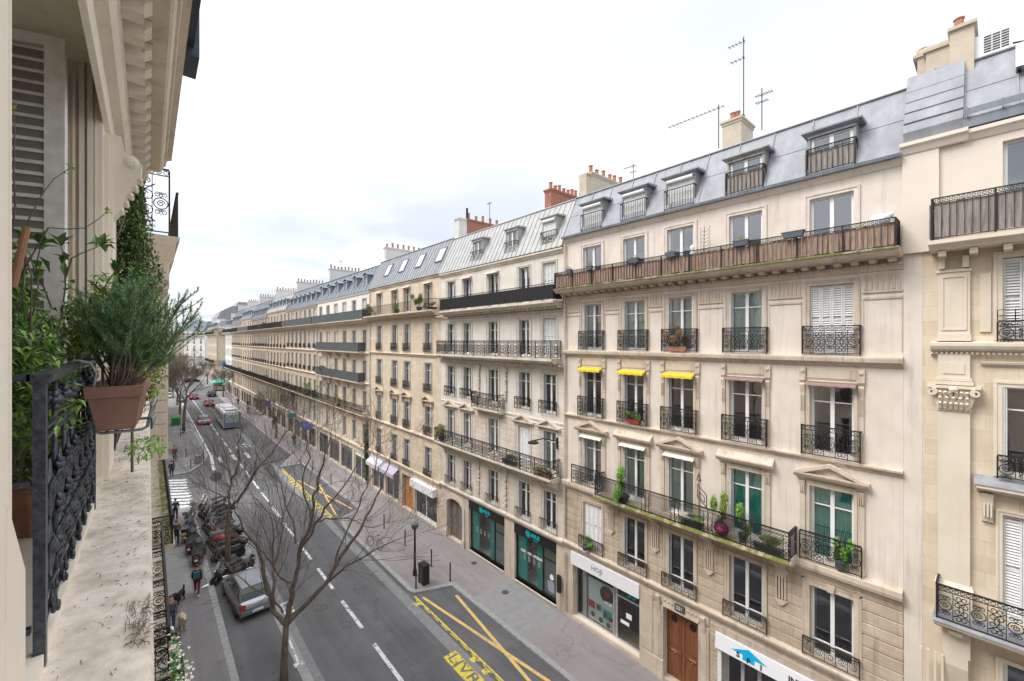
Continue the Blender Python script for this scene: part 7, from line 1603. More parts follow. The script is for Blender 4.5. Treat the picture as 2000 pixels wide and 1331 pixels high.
    if bag == 'backpack': m = MB(); m.loft([[(x, -w, z0_), (x, -w, z1_), (x, w, z1_), (x, w, z0_)] for x, w, z0_, z1_ in ((-.15, .13, 1.08, 1.42), (-.26, .15, 1.04, 1.46), (-.32, .12, 1.08, 1.40))]); m.build('backpack', plain('teal_blue_fabric', (.03, .12, .17), .8), t)
    return t
def dog(label, loc, rz, col, fluffy=1.0):
    t = thing('dog', label, 'dog', loc, rz); V = [(-.28, 0, .50), (-.10, 0, .50), (.12, 0, .49), (.26, 0, .52), (.36, 0, .64), (.44, 0, .72), (.54, 0, .69), (.62, 0, .665)]; E = [(i, i+1) for i in range(7)]; f = fluffy; R = [(.11*f, .13*f), (.12*f, .13*f), (.14*f, .17*f), (.13*f, .15*f), (.10*f, .10*f), (.095*f, .09*f), (.05, .05), (.038, .035)]
    for s in (1, -1):
        b = len(V); V += [(-.26, s*.09, .42), (-.18, s*.09, .27), (-.31, s*.09, .16), (-.28, s*.09, .04), (-.22, s*.09, .03)]; E += [(0, b), (b, b+1), (b+1, b+2), (b+2, b+3), (b+3, b+4)]; R += [.09*f, .055*f, .032*f, .035, .032]
        b = len(V); d = .06*s; V += [(.24, s*.08, .40), (.22+d, s*.08, .22), (.24+d, s*.08, .04), (.29+d, s*.08, .03)]; E += [(3, b), (b, b+1), (b+1, b+2), (b+2, b+3)]; R += [.075*f, .042*f, .035, .032]
        b = len(V); V += [(.42, s*.07, .78), (.40, s*.11, .74), (.40, s*.12, .66)]; E += [(5, b), (b, b+1), (b+1, b+2)]; R += [.03, .03, .022]
    b = len(V); V += [(-.40, 0, .58), (-.46, 0, .72), (-.38, 0, .80)]; E += [(0, b), (b, b+1), (b+1, b+2)]; R += [.05*f, .055*f, .03]
    skinned('body', col, t, [Vector(v) for v in V], E, R, 2); m = MB(); m.ball((.66, 0, .675), .022, 6); m.ball((.56, .05, .74), .012, 5); m.ball((.56, -.05, .74), .012, 5); m.build('nose_and_eyes', BLACKP, t)
    return t
def cloth(n_, c): return plain(n_, c, .85, noise=.15, scale=12)
FUR = two_tone('cream_fur', (.40, .33, .22), (.62, .55, .42), 20, .9, bump=.8, bd=.02); FURB = two_tone('black_tan_fur', (.015, .014, .013), (.10, .06, .03), 5, .9, 0, .5, .75, bump=.6, bd=.02)
person('man in a grey jacket and blue jeans holding a leash, walking the cream dog', (.86, 27.1, 0), -PI/2, cloth('slate_jacket', (.07, .075, .085)), cloth('blue_jeans', (.03, .06, .12)), (.10, .05, .03), stride=.18, arms=((.25, .12), (.3, .2)), shoes=plain('brown_shoe', (.10, .06, .05), .6))
person('woman in a black jacket and dark red trousers with a backpack, beside the motorcycles', (2.1, 30.0, 0), PI/2-.15, cloth('black_jacket', (.02, .02, .025)), cloth('wine_trousers', (.17, .02, .035)), (.10, .02, .03), stride=.30, arms=((.1, .0), (-.35, .02)), bag='backpack', shoes=SIGNW, coat_len=.12)
person('person in a dark coat partly hidden behind the man with the cream dog', (.52, 28.6, 0), -PI/2, cloth('dark_coat', (.03, .03, .033)), cloth('black_trousers', (.02, .02, .02)), (.30, .12, .08), stride=.12)
person('walker in a long black coat carrying a white bag', (1.50, 38.3, 0), PI/2, cloth('long_black_coat', (.025, .022, .025)), cloth('black_trousers', (.02, .02, .02)), (.14, .08, .05), stride=.28, coat_len=.25, arms=((-.1, 0), (.2, .02)))
person('walker in a hooded blue coat near the crossing', (1.65, 43.6, 0), PI/2, cloth('hooded_blue_coat', (.02, .05, .10)), cloth('black_trousers', (.02, .02, .02)), (.02, .045, .09), stride=.2, hood=True, coat_len=.1)
person('walker in black at the far end of the crossing', (1.85, 57.6, 0), PI/2, cloth('black_jacket', (.02, .02, .025)), cloth('black_trousers', (.02, .02, .02)), (.03, .02, .02), stride=.25)
person('walker in a dark red jacket across the side street', (2.4, 65.4, 0), -PI/2, cloth('dark_red_jacket', (.20, .02, .04)), cloth('black_trousers', (.02, .02, .02)), (.03, .02, .02), stride=.25)
for (x, y, c, lb) in ((15.2, 63.5, (.12, .03, .04), 'person in a plum coat on the right pavement under the blue signs'), (16.2, 106, (.03, .03, .03), 'person in black on the far right pavement'), (15.3, 112, (.05, .06, .10), 'person in navy on the far right pavement'), (1.9, 129, (.03, .03, .03), 'person in black on the far left pavement'), (14.9, 97, (.25, .22, .2), 'person in beige on the far right pavement'), (15.6, 78, (.04, .04, .05), 'person in dark clothes before the brown shop pier')):
    person(lb, (x, y, 0), PI/2, cloth('coat_%d' % int(y), c), cloth('black_trousers', (.02, .02, .02)), (.04, .025, .02))
dog('cream long-haired dog walking beside the man', (1.32, 27.0, 0), -PI/2+.1, FUR, 1.15); dog('black and tan dog standing between the man and the woman', (1.3, 29.7, 0), -PI/2-.5, FURB, 1.0)
t = thing('leash', 'thin leash between the man and the cream dog', 'leash', (0, 0, 0)); m = MB(); m.tube([(1.02, 26.85, .98), (1.15, 26.75, .75), (1.30, 26.7, .66)], .006, 4); m.build('strap', BLACKP, t)
t = thing('bag', 'small white carrier bag in the hand of the long-coated walker', 'bag', (1.74, 38.5, .42)); m = MB(); m.loft([[(-w, -.05, z), (w, -.05, z), (w, .05, z), (-w, .05, z)] for w, z in ((.10, 0), (.13, .12), (.10, .28))]); m.build('pouch', SIGNW, t); m = MB(); m.tube([(-.05, 0, .28), (0, 0, .38), (.05, 0, .28)], .006, 4); m.build('handles', SIGNW, t)
# ================================================================ plants
def leaf(m, p, d, up, L, w, fold=.25, curl=.2):
    d = d.normalized(); s = d.cross(up)
    if s.length < 1e-3: s = d.orthogonal()
    s.normalize(); n = s.cross(d); a = p+d*L*.45; b = p+d*L-n*L*curl
    m.add([p, a+s*w/2+n*w*fold, b, a-s*w/2+n*w*fold, a+d*L*.1*0-n*0], [(0, 1, 4), (1, 2, 4), (2, 3, 4), (3, 0, 4)])
def rv(r, z=0.0): v = Vector((r.gauss(0, 1), r.gauss(0, 1), r.gauss(0, 1)+z)); return v.normalized()
def leafy(parent, n, cen, rad, L, w, mats, seed, name='foliage', upb=.3, hollow=.35, clump=0):
    # many small leaves through an uneven volume, in light and dark clumps
    r = random.Random(seed); m = MB(); cl = [Vector((r.gauss(0, .5), r.gauss(0, .5), r.gauss(0, .5))) for _ in range(clump or 1)]
    for i in range(n):
        if clump: c = cl[i % clump]; v = c+rv(r)*(.20+.25*r.random())
        else: v = rv(r)*(hollow+(1-hollow)*r.random()**.5)
        p = Vector((cen[0]+v.x*rad[0], cen[1]+v.y*rad[1], cen[2]+v.z*rad[2])); m.mi = r.randrange(len(mats)); leaf(m, p, rv(r, upb), Vector((0, 0, 1)), L*(.6+.8*r.random()), w*(.7+.6*r.random()))
    o = m.build(name, mats, parent); tag(o, kind='stuff'); return o
# planter with rosemary hanging outside our railing
PX, PY, PZ = -.115, 3.28, 14.10
t = thing('planter', 'brown rectangular planter hanging outside the iron railing in the foreground', 'planter', (PX, PY, PZ), -.05)
TC = two_tone('brown_plastic_terracotta', (.22, .11, .08), (.32, .17, .13), 3, .55, 0, .3, .7)
m = MB()
def ring(m, x0, x1, y0, y1, z0, X0, X1, Y0_, Y1_, z1): m.add([(x0, y0, z0), (x1, y0, z0), (x1, y1, z0), (x0, y1, z0), (X0, Y0_, z1), (X1, Y0_, z1), (X1, Y1_, z1), (X0, Y1_, z1)], [(0, 1, 5, 4), (1, 2, 6, 5), (2, 3, 7, 6), (3, 0, 4, 7)])
ring(m, -.072, .072, -.25, .25, 0, -.104, .098, -.285, .285, .175); ring(m, -.112, .106, -.295, .295, .175, -.118, .112, -.302, .302, .232); ring(m, -.104, .098, -.285, .285, .175, -.112, .106, -.295, .295, .1751)
ring(m, -.118, .112, -.302, .302, .232, -.104, .098, -.288, .288, .233); ring(m, -.104, .098, -.288, .288, .233, -.098, .092, -.28, .28, .19); m.quad((-.072, -.25, 0), (-.072, .25, 0), (.072, .25, 0), (.072, -.25, 0)); m.box(-.05, .05, -.256, -.25, .008, .03)
m.build('pot', TC, t); m = MB(); m.quad((-.1, -.283, .2), (.094, -.283, .2), (.094, .283, .2), (-.1, .283, .2)); m.build('soil', two_tone('mossy_soil', (.05, .035, .02), (.16, .17, .03), 30, .95, bump=1, bd=.02), t)
t = thing('planter_bracket', 'grey wire bracket hooked over the iron railing under the brown planter', 'bracket', (0, 0, 0)); m = MB()
def Wp(x, y, z): c_, s_ = math.cos(-.05), math.sin(-.05); return (PX+x*c_-y*s_, PY+x*s_+y*c_, PZ+z)
for yy in (-.225, .20):
    m.tube([(-.31, PY+yy, 14.452), (-.27, PY+yy, 14.468), (-.225, PY+yy, 14.455), (-.205, PY+yy, 14.40), Wp(-.10, yy, .16), Wp(-.088, yy, .04), Wp(-.078, yy, -.005), Wp(-.06, yy, -.014), Wp(.10, yy, -.014), Wp(.122, yy, .0), Wp(.140, yy, .10), Wp(.142, yy, .12)], .008, 7)
m.tube([Wp(.142, -.235, .11), Wp(.142, .215, .11)], .007, 6); m.tube([Wp(.128, -.235, .03), Wp(.128, .215, .03)], .007, 6); m.build('wire', plain('grey_coated_wire', (.26, .28, .30), .4, .5), t, smooth=True)
m = MB()
for (x, w_) in ((-.085, .045), (.10, .04)): m.tube([Wp(x, -.235, .045), Wp(x+w_, -.235, .045), Wp(x+w_, -.235, -.012)], .005, 5); m.tube([Wp(x+w_, -.235, -.012), Wp(x+w_, .21, -.012)], .004, 5)
m.build('clip', plain('dark_green_wire', (.04, .07, .075), .5), t)
def shrub(label, cen, base, nst, h, spread, seed, needle=(.018, .0022), dens=26, lean=(0, 0), mats=(LEAFR,), wood=None, cat='rosemary', flowers=0, name='rosemary_bush', ysp=1.0, sidep=3):
    r = random.Random(seed); t = thing(name, label, cat, base); st = MB(); fo = MB(); fl = MB()
    for i in range(nst):
        a = r.random()*2*PI; q = r.random(); p = Vector((r.uniform(-.05, .05), r.uniform(-.2, .2)*ysp, 0)); d = Vector((math.cos(a)*spread*q+lean[0], math.sin(a)*spread*q*ysp+lean[1], .9)).normalized(); L = h*(.6+.5*r.random()); n = 9; pts = [p.copy()]; dd = d.copy()
        for k in range(n): dd = (dd+Vector((r.gauss(0, .09), r.gauss(0, .09), r.gauss(.03, .06)))).normalized(); p = p+dd*L/n; pts.append(p.copy())
        st.tube(pts, [.0048*(1-.75*k/n) for k in range(n+1)], 4, cap=False)
        def needles(P, m0):
            for k in range(len(P)-1):
                f = k/(len(P)-1)
                if f < m0: continue
                for j in range(dens):
                    b = P[k].lerp(P[k+1], j/dens); ax = (P[k+1]-P[k]).normalized(); o = rv(r); o = (o-ax*o.dot(ax)).normalized(); dr = (o+ax*.9).normalized(); L_ = needle[0]*(.6+.7*r.random()); s = dr.cross(ax).normalized()*needle[1]; fo.mi = r.randrange(len(mats))
                    fo.add([b-s*.5, b+s*.5, b+dr*L_], [(0, 1, 2)])
        needles(pts, .32)
        for j in range(sidep):
            k = r.randint(3, n-1); dd2 = (dd+rv(r)*.8).normalized(); P = [pts[k]]; 
            for q2 in range(4): dd2 = (dd2+rv(r)*.15+Vector((0, 0, .1))).normalized(); P.append(P[-1]+dd2*L*.06)
            st.tube(P, [.0022, .002, .0018, .0015, .001], 3, cap=False); needles(P, 0)
        for j in range(flowers):
            b = pts[-1-r.randint(0, 3)]+rv(r)*.008
            for q2 in range(4): leaf(fl, b, rv(r, .3), Vector((0, 0, 1)), .009, .006)
    st.build('stems', BARK, t); tag(fo.build('foliage', list(mats), t), kind='stuff')
    if flowers: tag(fl.build('flowers', plain('pale_blue_petal', (.35, .42, .75), .6), t), kind='stuff')
    return t
NEED = (LEAFR, plain('rosemary_dark', (.07, .17, .09), .6), plain('rosemary_light', (.24, .40, .18), .6))
shrub('bushy rosemary with pale blue flowers growing in the brown hanging planter', None, (PX, PY, PZ+.20), 84, .60, .62, 11, flowers=2, mats=NEED, dens=22, lean=(.16, -.05), ysp=.9, needle=(.026, .0036), sidep=5)
# plants standing inside the recess behind the railing
def behind(label, name, cat, loc, pot, build): t = thing(name, label, cat, loc); build(t); return t
shrub('second rosemary trailing over the inside of the railing', None, (-.50, 2.95, 13.95), 44, .72, .6, 12, flowers=2, mats=NEED, dens=20, lean=(-.02, -.12), ysp=1.8, needle=(.026, .0036), sidep=5)
t = thing('potted_shrub', 'broad-leaved evergreen shrub filling the left side behind the railing', 'shrub', (-.73, 2.75, 13.5)); GL = (LEAF, LEAFD, LEAFB, LEAFD, plain('mid_leaf', (.10, .20, .04), .45))
m = MB(); m.lathe([(.17, 0), (.20, .35), (.22, .36), (.22, .40), (.19, .40), (.18, .36)], n=16); m.build('pot', BLACKP, t); m = MB(); r = random.Random(5)
for i in range(16): 
    p = Vector((r.uniform(-.08, .08), r.uniform(-.1, .1), .38)); dd = Vector((r.gauss(0, .28), r.gauss(0, .35), 1)).normalized(); P = [p.copy()]
    for k in range(8): dd = (dd+rv(r)*.14).normalized(); p = p+dd*.085; P.append(p.copy())
    m.tube(P, [.006-.0005*k for k in range(9)], 5)
m.build('stems', BARK, t)
leafy(t, 8200, (.0, .05, .82), (.34, .85, .56), .060, .022, GL, 21, upb=.5, hollow=.2, clump=17); leafy(t, 2200, (-.02, -.25, .35), (.26, .55, .40), .05, .016, (LEAFD, LEAF, plain('rust_leaf', (.18, .09, .04), .6)), 22, upb=-.1)
t = thing('potted_shrub', 'lime-tinged leafy shrub between the shutter and the rosemary, behind the railing', 'shrub', (-.46, 3.55, 13.5)); m = MB(); m.lathe([(.12, 0), (.15, .28), (.16, .29), (.16, .32), (.13, .32)], n=14); m.build('pot', POTD, t); m = MB()
for i in range(9): m.tube([(0, 0, .3), (r.uniform(-.05, .05), r.uniform(-.15, .15), .7), (r.uniform(-.1, .1), r.uniform(-.4, .4), 1.2)], .006, 4)
m.build('stems', BARK, t)
leafy(t, 5200, (.0, .0, .92), (.15, .55, .50), .052, .017, (LEAF, LEAFB, LEAFD, LEAF, plain('mid_leaf', (.10, .20, .04), .45), LEAFY), 24, upb=.4, hollow=.1, clump=13)
def branch_plant(label, base, stems, seed, L=.065, w=.030, mats=GL, n_per=7, name='climbing_plant', cat='plant', wood=BARK, rad=.004):
    r = random.Random(seed); t = thing(name, label, cat, base); B = Vector(base); st = MB(); fo = MB()
    for P in stems:
        pts = [Vector(p)-B for p in P[1:]]; st.tube(pts, [rad*(1-.6*i/len(pts)) for i in range(len(pts))], 5); den = P[0]
        for i in range(len(pts)-1):
            for k in range(den):
                if r.random() < (i+.5)/len(pts)+.15:
                    b = pts[i].lerp(pts[i+1], (k+.5)/den); fo.mi = r.randrange(len(mats)); leaf(fo, b, rv(r, .2), Vector((0, 0, 1)), L*(.6+.7*r.random()), w*(.7+.5*r.random()), .2, .25)
        for k in range(n_per): fo.mi = r.randrange(len(mats)); leaf(fo, pts[-1], (pts[-1]-pts[-2]).normalized()+rv(r)*.8, Vector((0, 0, 1)), L, w, .2, .25)
    st.build('stems', wood, t, smooth=True); tag(fo.build('foliage', list(mats), t), kind='stuff'); return t
def I(px, py, D): return atD(px, py, D)
branch_plant('glossy camellia-like branches rising before the shutter', (-.55, 3.1, 13.9), [[3, I(100, 700, 2.05), I(120, 620, 2.05), I(128, 560, 2.05), I(126, 500, 2.05), I(118, 480, 2.05)], [3, I(128, 545, 2.05), I(140, 505, 2.08), I(160, 495, 2.1), I(185, 485, 2.15), I(200, 478, 2.2)], [4, I(60, 640, 1.9), I(75, 560, 1.9), I(60, 500, 1.9), I(45, 470, 1.9)], [3, I(100, 600, 2), I(70, 520, 2), I(80, 480, 2)], [3, I(190, 640, 2.3), I(205, 560, 2.4), I(225, 530, 2.4)], [3, I(180, 620, 2.2), I(200, 590, 2.3), I(240, 560, 2.4), I(262, 540, 2.45)]], 31, L=.075, w=.036, mats=(LEAFD, LEAF, LEAFD, plain('mid_leaf', (.10, .20, .04), .45)), n_per=9, name='evergreen_branches')
branch_plant('thin twining vine with lime-green young leaves in front of the shutter', (-.45, 2.6, 14.3), [[1, I(25, 640, 1.75), I(45, 560, 1.75), I(56, 430, 1.75), I(82, 380, 1.75), I(105, 350, 1.8), I(135, 330, 1.85)], [0, I(30, 560, 1.75), I(62, 500, 1.75), I(95, 445, 1.75), I(130, 448, 1.8), I(165, 446, 1.85), I(190, 430, 1.9), I(208, 415, 1.95)], [1, I(22, 470, 1.7), I(30, 400, 1.7), I(27, 330, 1.7), I(29, 250, 1.7), I(26, 215, 1.7)], [0, I(60, 650, 1.7), I(62, 540, 1.7), I(50, 500, 1.7), I(34, 475, 1.7), I(45, 450, 1.7)]], 32, L=.028, w=.016, mats=(LEAFB, LEAFY), n_per=5, name='vine', rad=.0035)
m = MB(); m.tube([I(26, 560, 1.65)-Vector((0, 0, 0)), I(52, 445, 1.65)], .012, 8); tag(m.build('plant_stake', plain('cane_brown', (.36, .18, .10), .7)), 'short brown wooden stake among the plants at the far left', 'stake')
t = thing('climbing_shrub', 'dense dark climbing shrub beyond the stone pier, up to the scrolled bracket', 'shrub', (-.25, 5.9, 13.5)); m = MB(); r = random.Random(6)
for i in range(9): p = Vector((0, r.uniform(-.3, .3), 0)); P = [p.copy()]; [P.append(P[-1]+Vector((r.gauss(.005, .03), r.gauss(0, .05), .25))) for _ in range(9)]; m.tube(P, .008, 5)
m.build('stems', BARK, t)
for c_i, (zc, rx, ry, rz_, n_) in enumerate(((2.62, .13, .30, .30, 1300), (2.2, .20, .40, .40, 2400), (1.75, .28, .46, .42, 3600), (1.25, .34, .55, .45, 3800), (.75, .30, .5, .4, 2600))): leafy(t, n_, (.10, .0, zc), (rx, ry, rz_), .042, .020, (LEAFD, plain('deep_leaf', (.022, .045, .018), .45), LEAF, LEAFD), 41+c_i, name='foliage', upb=-.2, hollow=.1, clump=0)
leafy(t, 130, (.12, -.1, 1.6), (.28, .5, .8), .05, .022, (LEAFB, LEAF), 49)
t = thing('yellow_green_shrub', 'yellowish shrub glimpsed behind the rosemary, over the ledge', 'shrub', (-.10, 4.6, 13.9)); m = MB(); m.tube([(0, 0, -.4), (0, .0, .1), (.02, .1, .4)], .01, 5); m.tube([(0, 0, 0), (.08, .2, .3)], .008, 5); m.build('stems', BARK, t); leafy(t, 900, (.02, .1, .35), (.20, .5, .30), .05, .016, (LEAFY, LEAFB, LEAF, plain('rust_leaf', (.18, .09, .04), .6)), 51); leafy(t, 160, (.08, -.3, -.15), (.12, .3, .10), .05, .018, (LEAFB, LEAF), 52, upb=-.4)
t = thing('flower_garland', 'green and white flowering plant on the lower balcony at the bottom edge', 'plant', (.33, 9.6, 7.3)); m = MB(); m.tube([(0, -1.8, .1), (0, 0, 1.0), (0, 1.8, .9)], .015, 5); m.build('stems', BARK, t); leafy(t, 2200, (.08, 0, .7), (.16, 2.4, .55), .07, .04, (plain('deep_green_leaf', (.02, .14, .06), .5), LEAF), 61, clump=22); leafy(t, 420, (.12, 0, .7), (.16, 2.4, .5), .07, .06, (plain('white_petal', (.75, .72, .62), .6),), 62, clump=16, name='flowers')
def potted(label, loc, w, h, kind, seed, pot=None, group=None, rz=0, mats=GL):
    r = random.Random(seed); t = thing('potted_plant', label, 'plant', loc, rz, group); m = MB(); pw = w*.5
    if kind == 'trough': m.loft([[(-a_*pw, -.09*b_, z), (a_*pw, -.09*b_, z), (a_*pw, .09*b_, z), (-a_*pw, .09*b_, z)] for a_, b_, z in ((.85, .8, 0), (1, 1, .16), (1.05, 1.1, .165), (1.05, 1.1, .19))])
    else: m.lathe([(w*.2, 0), (w*.28, .25), (w*.31, .26), (w*.31, .30)], n=12)
    m.build('pot', pot or plain('dark_grey_pot', (.06, .07, .085), .5), t); m = MB(); zb = .18 if kind == 'trough' else .28
    for i in range(7): a = r.random()*2*PI; m.tube([(r.uniform(-pw, pw)*.5, 0, zb), (r.uniform(-pw, pw)*.9, r.uniform(-.1, .1), zb+h*.5), (r.uniform(-pw, pw), r.uniform(-.15, .15), zb+h*.9)], .006, 4)
    m.build('stems', BARK, t); leafy(t, int(500+1300*w*h), (0, 0, zb+h*.5), (w*.52, min(.35, w*.4), h*.52), .05+.03*h, .022+.01*h, mats, seed, clump=5); return t
XB = 16.8
for i, (y, w, hh, lb) in enumerate(((14.0, .30, .12, 'small grey trough, first from the left, on the plank balcony rail'), (12.72, .32, .20, 'grey trough with a tuft of green, second on the plank balcony rail'), (10.30, .48, .10, 'grey trough with low sprigs, third on the plank balcony rail'), (8.60, .42, .06, 'almost bare grey trough, fourth on the plank balcony rail'), (5.95, .50, .12, 'grey trough with yellowish sprigs, fifth on the plank balcony rail'), (4.35, .62, .0, 'largest empty grey trough on the plank balcony rail'))):
    t = thing('window_trough', lb, 'planter', (XB-.90, y, 17.93), PI/2, 'grey troughs on the plank balcony'); m = MB(); pw = w/2; m.loft([[(-a_*pw, -.09*b_, z), (a_*pw, -.09*b_, z), (a_*pw, .09*b_, z), (-a_*pw, .09*b_, z)] for a_, b_, z in ((.82, .75, 0), (1, 1, .17), (1.06, 1.1, .172), (1.06, 1.1, .20))]); m.build('pot', plain('blue_grey_pot', (.10, .12, .145), .5), t)
    if hh: leafy(t, 220, (0, 0, .2+hh*.5), (pw*.9, .08, hh*.7), .05, .012, (LEAFB, LEAFY, LEAF), 70+i)
potted('bright green bamboo-like bush on the mossy balcony', (16.3, 11.1, 7.25), .95, 1.35, 'pot', 81, mats=(plain('fresh_bamboo_leaf', (.12, .34, .05), .5), LEAFB, LEAF)); potted('yellow-green leafy bush beside the teal curtains on the mossy balcony', (16.3, 6.75, 7.25), .75, 1.45, 'pot', 82, mats=(LEAFY, LEAFB, LEAF)); potted('tall leafy plant leaning before the teal curtains', (16.35, 6.05, 7.25), .55, 1.25, 'pot', 83, mats=(LEAFB, LEAF, plain('fresh_bamboo_leaf', (.12, .34, .05), .5)))
potted('green conifer-like plant behind the rightmost second floor guard', (16.66, 3.25, 7.28), .55, 1.0, 'pot', 84, mats=(plain('fresh_bamboo_leaf', (.12, .34, .05), .5), LEAF)); potted('fern in the window guard beside the closed shutter, first floor', (16.66, 13.45, 4.1), .6, .35, 'trough', 85, mats=(LEAFB, plain('fresh_bamboo_leaf', (.12, .34, .05), .5)))
potted('low dark plants along the floor of the mossy balcony', (16.25, 7.9, 7.25), .9, .3, 'trough', 86, rz=PI/2, mats=(LEAFD, LEAF)); potted('grassy pots near the end of the mossy balcony', (16.25, 5.2, 7.25), .9, .4, 'trough', 87, rz=PI/2, mats=(LEAFD, LEAF, LEAFY)); potted('dry reddish flowers behind the third guard on the fourth floor', (16.66, 8.7, 14.12), .8, .75, 'trough', 88, rz=PI/2, mats=(plain('dry_rose_leaf', (.34, .17, .11), .8), plain('dry_tan_leaf', (.36, .28, .16), .8)), pot=POT)
potted('small green plants and a red pot behind the second yellow-awning guard', (16.66, 10.8, 10.8), .7, .4, 'trough', 89, rz=PI/2, pot=plain('red_pot', (.35, .05, .04), .5))
t = thing('basket', 'magenta round planter hanging in the lattice of the mossy balcony', 'planter', (16.2, 6.75, 7.3)); m = MB(); m.ball((0, 0, .25), .28, 12, (.7, 1, .9)); m.build('bowl', plain('magenta_bowl', (.22, .02, .09), .6, noise=.4, scale=20), t); m = MB(); m.tube([(-.2, .3*math.cos(a*PI/8), .25+.3*math.sin(a*PI/8)) for a in range(17)], .01, 4); m.build('hoop', IRON, t)
t = thing('garden_ornament', 'black wrought-iron arrow-topped garden ornament on the mossy balcony', 'ornament', (16.1, 7.55, 7.3), PI/2); m = MB(); m.tube([(0, 0, 0), (0, 0, 2.1)], .012, 5); m.ribbon([(-.3, .9), (-.3, 1.35), (.05, 1.7), (.05, 1.2), (-.3, .9)], .03, .02); m.ribbon([(-.22, 1.05), (-.22, 1.25), (-.03, 1.42), (-.03, 1.25), (-.22, 1.05)], .02, .02); m.ribbon([(-.08, 1.85), (0, 2.15), (.08, 1.85), (-.08, 1.85)], .03, .02); m.build('frame', IRON, t)
def figure(label, loc, rz):
    t = thing('statuette', label, 'statue', loc, rz); m = MB(); m.lathe([(.16, 0), (.15, .05), (.10, .1), (.13, .3), (.15, .5), (.11, .68), (.14, .8), (.06, .88), (.05, .92), (.09, .98), (.09, 1.06), (.03, 1.13)], n=12); m.tube([(.10, 0, .8), (.2, .05, .6), (.08, .12, .45)], .035, 6); m.tube([(-.10, 0, .8), (-.2, .05, .65), (-.1, .12, .5)], .035, 6); m.build('figure', SIGNW, t, smooth=True)
figure('white statuette behind the plank rail beside the black palm ornament', (16.4, 7.95, 17.25), 0); figure('white statuette at the left end of the plank balcony', (16.4, 14.35, 17.25), 0)
t = thing('statuette', 'white reclining statuette above the right end of the plank rail', 'statue', (16.4, 2.25, 17.25)); m = MB(); m.lathe([(.2, 0), (.2, .8), (.24, .85)], n=12); m.ball((0, .05, .95), .15, 10, (.8, 1.5, .9)); m.ball((0, -.2, 1.0), .10, 8); m.build('figure', SIGNW, t, smooth=True)
t = thing('garden_ornament', 'black iron palm-leaf ornament rising behind the plank rail', 'ornament', (16.35, 7.45, 17.25), PI/2); m = MB(); m.tube([(0, 0, 0), (.02, 0, .8), (.0, 0, 1.75)], .012, 5)
for k in range(8): z = .55+k*.14; m.tube([(0, 0, z), (-.14, 0, z+.05), (-.24, 0, z+.2)], .009, 4); m.tube([(0, 0, z), (.10, 0, z+.06), (.16, 0, z+.2)], .009, 4)
m.build('fronds', IRON, t)
potted('tall dark shrub on the honey building top balcony, right one', (16.3, 30.1, 16.95), .9, 1.3, 'pot', 91); potted('light green shrub on the honey building top balcony, middle one', (16.3, 34.0, 16.95), .7, 1.1, 'pot', 92, mats=(LEAFB, LEAF)); potted('yellow-green bush at the left end of the honey building top balcony', (16.3, 40.2, 16.95), .9, .9, 'pot', 93, mats=(LEAFY, LEAFB, LEAF)); potted('dark plant with red flowers at the right end of the honey top balcony', (16.3, 28.2, 16.95), .8, .4, 'trough', 94, mats=(LEAFD, plain('red_petal', (.25, .05, .05), .6)))
potted('low green pots on the white building scrolled balcony', (16.25, 19.0, 7.23), 1.2, .35, 'trough', 95, rz=PI/2); potted('spiky pale plant at the far end of the white building scrolled balcony', (16.3, 26.7, 7.23), .8, .9, 'pot', 96, mats=(LEAFY, plain('dry_tan_leaf', (.36, .28, .16), .8))); potted('terracotta trough on the white building scrolled balcony', (16.25, 16.2, 7.23), 1.3, .2, 'trough', 97, rz=PI/2, pot=POT)
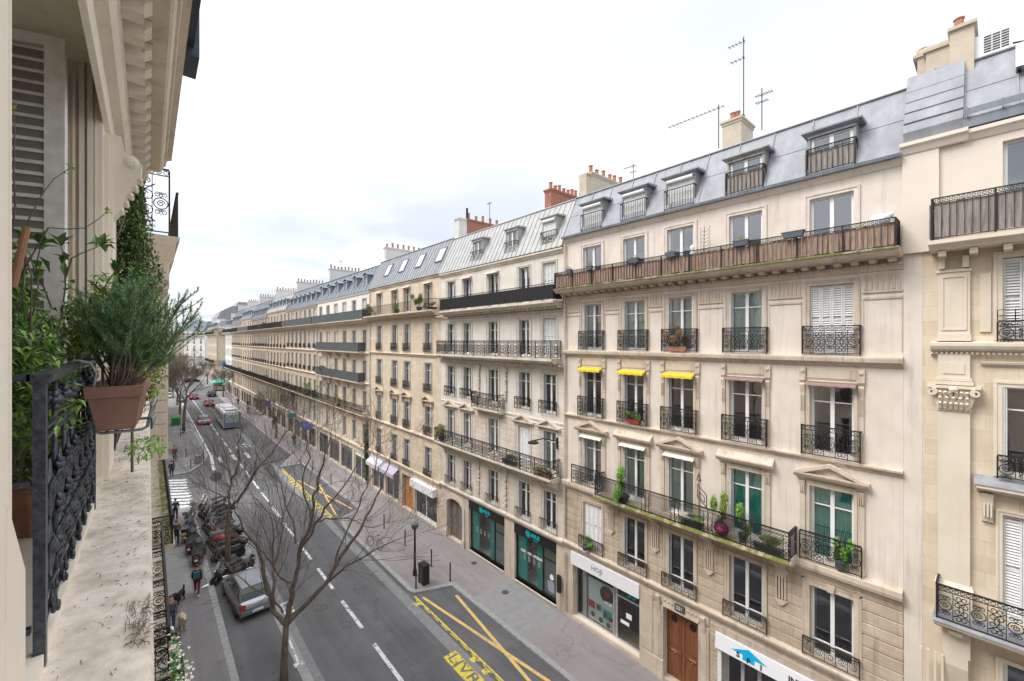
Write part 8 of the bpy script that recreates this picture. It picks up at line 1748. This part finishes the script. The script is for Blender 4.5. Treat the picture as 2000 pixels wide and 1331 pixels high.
potted('dark bush on the middle balcony of the sand building', (16.3, 54.5, 10.35), .9, 1.0, 'pot', 98); potted('bright yellow plant on the lowest balcony of the sand building', (16.2, 48.5, 7.15), .7, .9, 'pot', 99, mats=(plain('mimosa_yellow', (.75, .60, .02), .6), LEAFY)); potted('green bush on the top balcony at the tan building corner', (16.3, 90.5, 16.75), 1.4, 1.0, 'pot', 100); potted('pale green plant over the long lower balcony', (16.2, 61.5, 7.15), 1.2, 1.1, 'pot', 101, mats=(LEAF, LEAFY)); potted('orange dry plant in the white building dormer guard', (16.85, 16.35, 19.85), .8, .3, 'trough', 102, rz=PI/2, mats=(plain('dry_tan_leaf', (.36, .28, .16), .8), POT), pot=POT)
t = thing('ivy', 'dark ivy covering the brown pier beside the grey shop awning', 'plant', (16.75, 41.7, 0)); m = MB(); m.tube([(0, 0, 0), (-.05, .1, 3), (0, 0, 6.4)], .03, 5); m.build('stems', BARK, t); leafy(t, 3000, (-.12, 0, 3.2), (.14, .45, 3.3), .12, .09, (LEAFD, plain('deep_leaf', (.022, .045, .018), .45), BARK), 103, hollow=0)
# aerials on the roofs
def aerial(label, loc, rz, h, arms):
    t = thing('antenna', label, 'antenna', loc, rz); m = MB(); m.tube([(0, 0, 0), (0, 0, h)], .022, 6); m.build('mast', BLACKM, t)
    for (z, L, n, off) in arms:
        m = MB(); m.tube([(-L*off, 0, z), (L*(1-off), 0, z+.04)], .014, 4)
        for k in range(n): x = -L*off+L*(k+.5)/n; m.tube([(x, -.14, z+.02), (x, .14, z+.02)], .010, 4)
        m.build('aerial', BLACKM, t)
    return t
aerial('tallest antenna mast on the beige chimney of the cream building', (19.0, 7.0, 23.8), PI/2, 3.6, ((3.4, .7, 5, .1), (2.7, .6, 4, .1))); aerial('low antenna with a long rod of elements beside the beige chimney', (18.7, 7.9, 22.9), PI/2, 1.9, ((1.75, 2.6, 14, .1),)); aerial('short bristling antenna on the right of the beige chimney', (19.9, 6.6, 23.6), PI/2, 1.8, ((1.5, .7, 8, .6), (1.2, .5, 6, .5)))
aerial('small antenna over the cream chimney between the white and cream buildings', (21.4, 13.9, 23.3), PI/2, 1.6, ((1.45, .8, 7, .2), (1.1, .5, 4, .5))); aerial('thin antenna on the roofs left of the white chimneys', (21, 62, 23.0), PI/2, 3.2, ((3.0, .9, 4, .4),)); aerial('thin antenna at the brick chimney of the white building', (20.2, 26.0, 23.9), PI/2, 1.5, ((1.4, .6, 4, .4),))
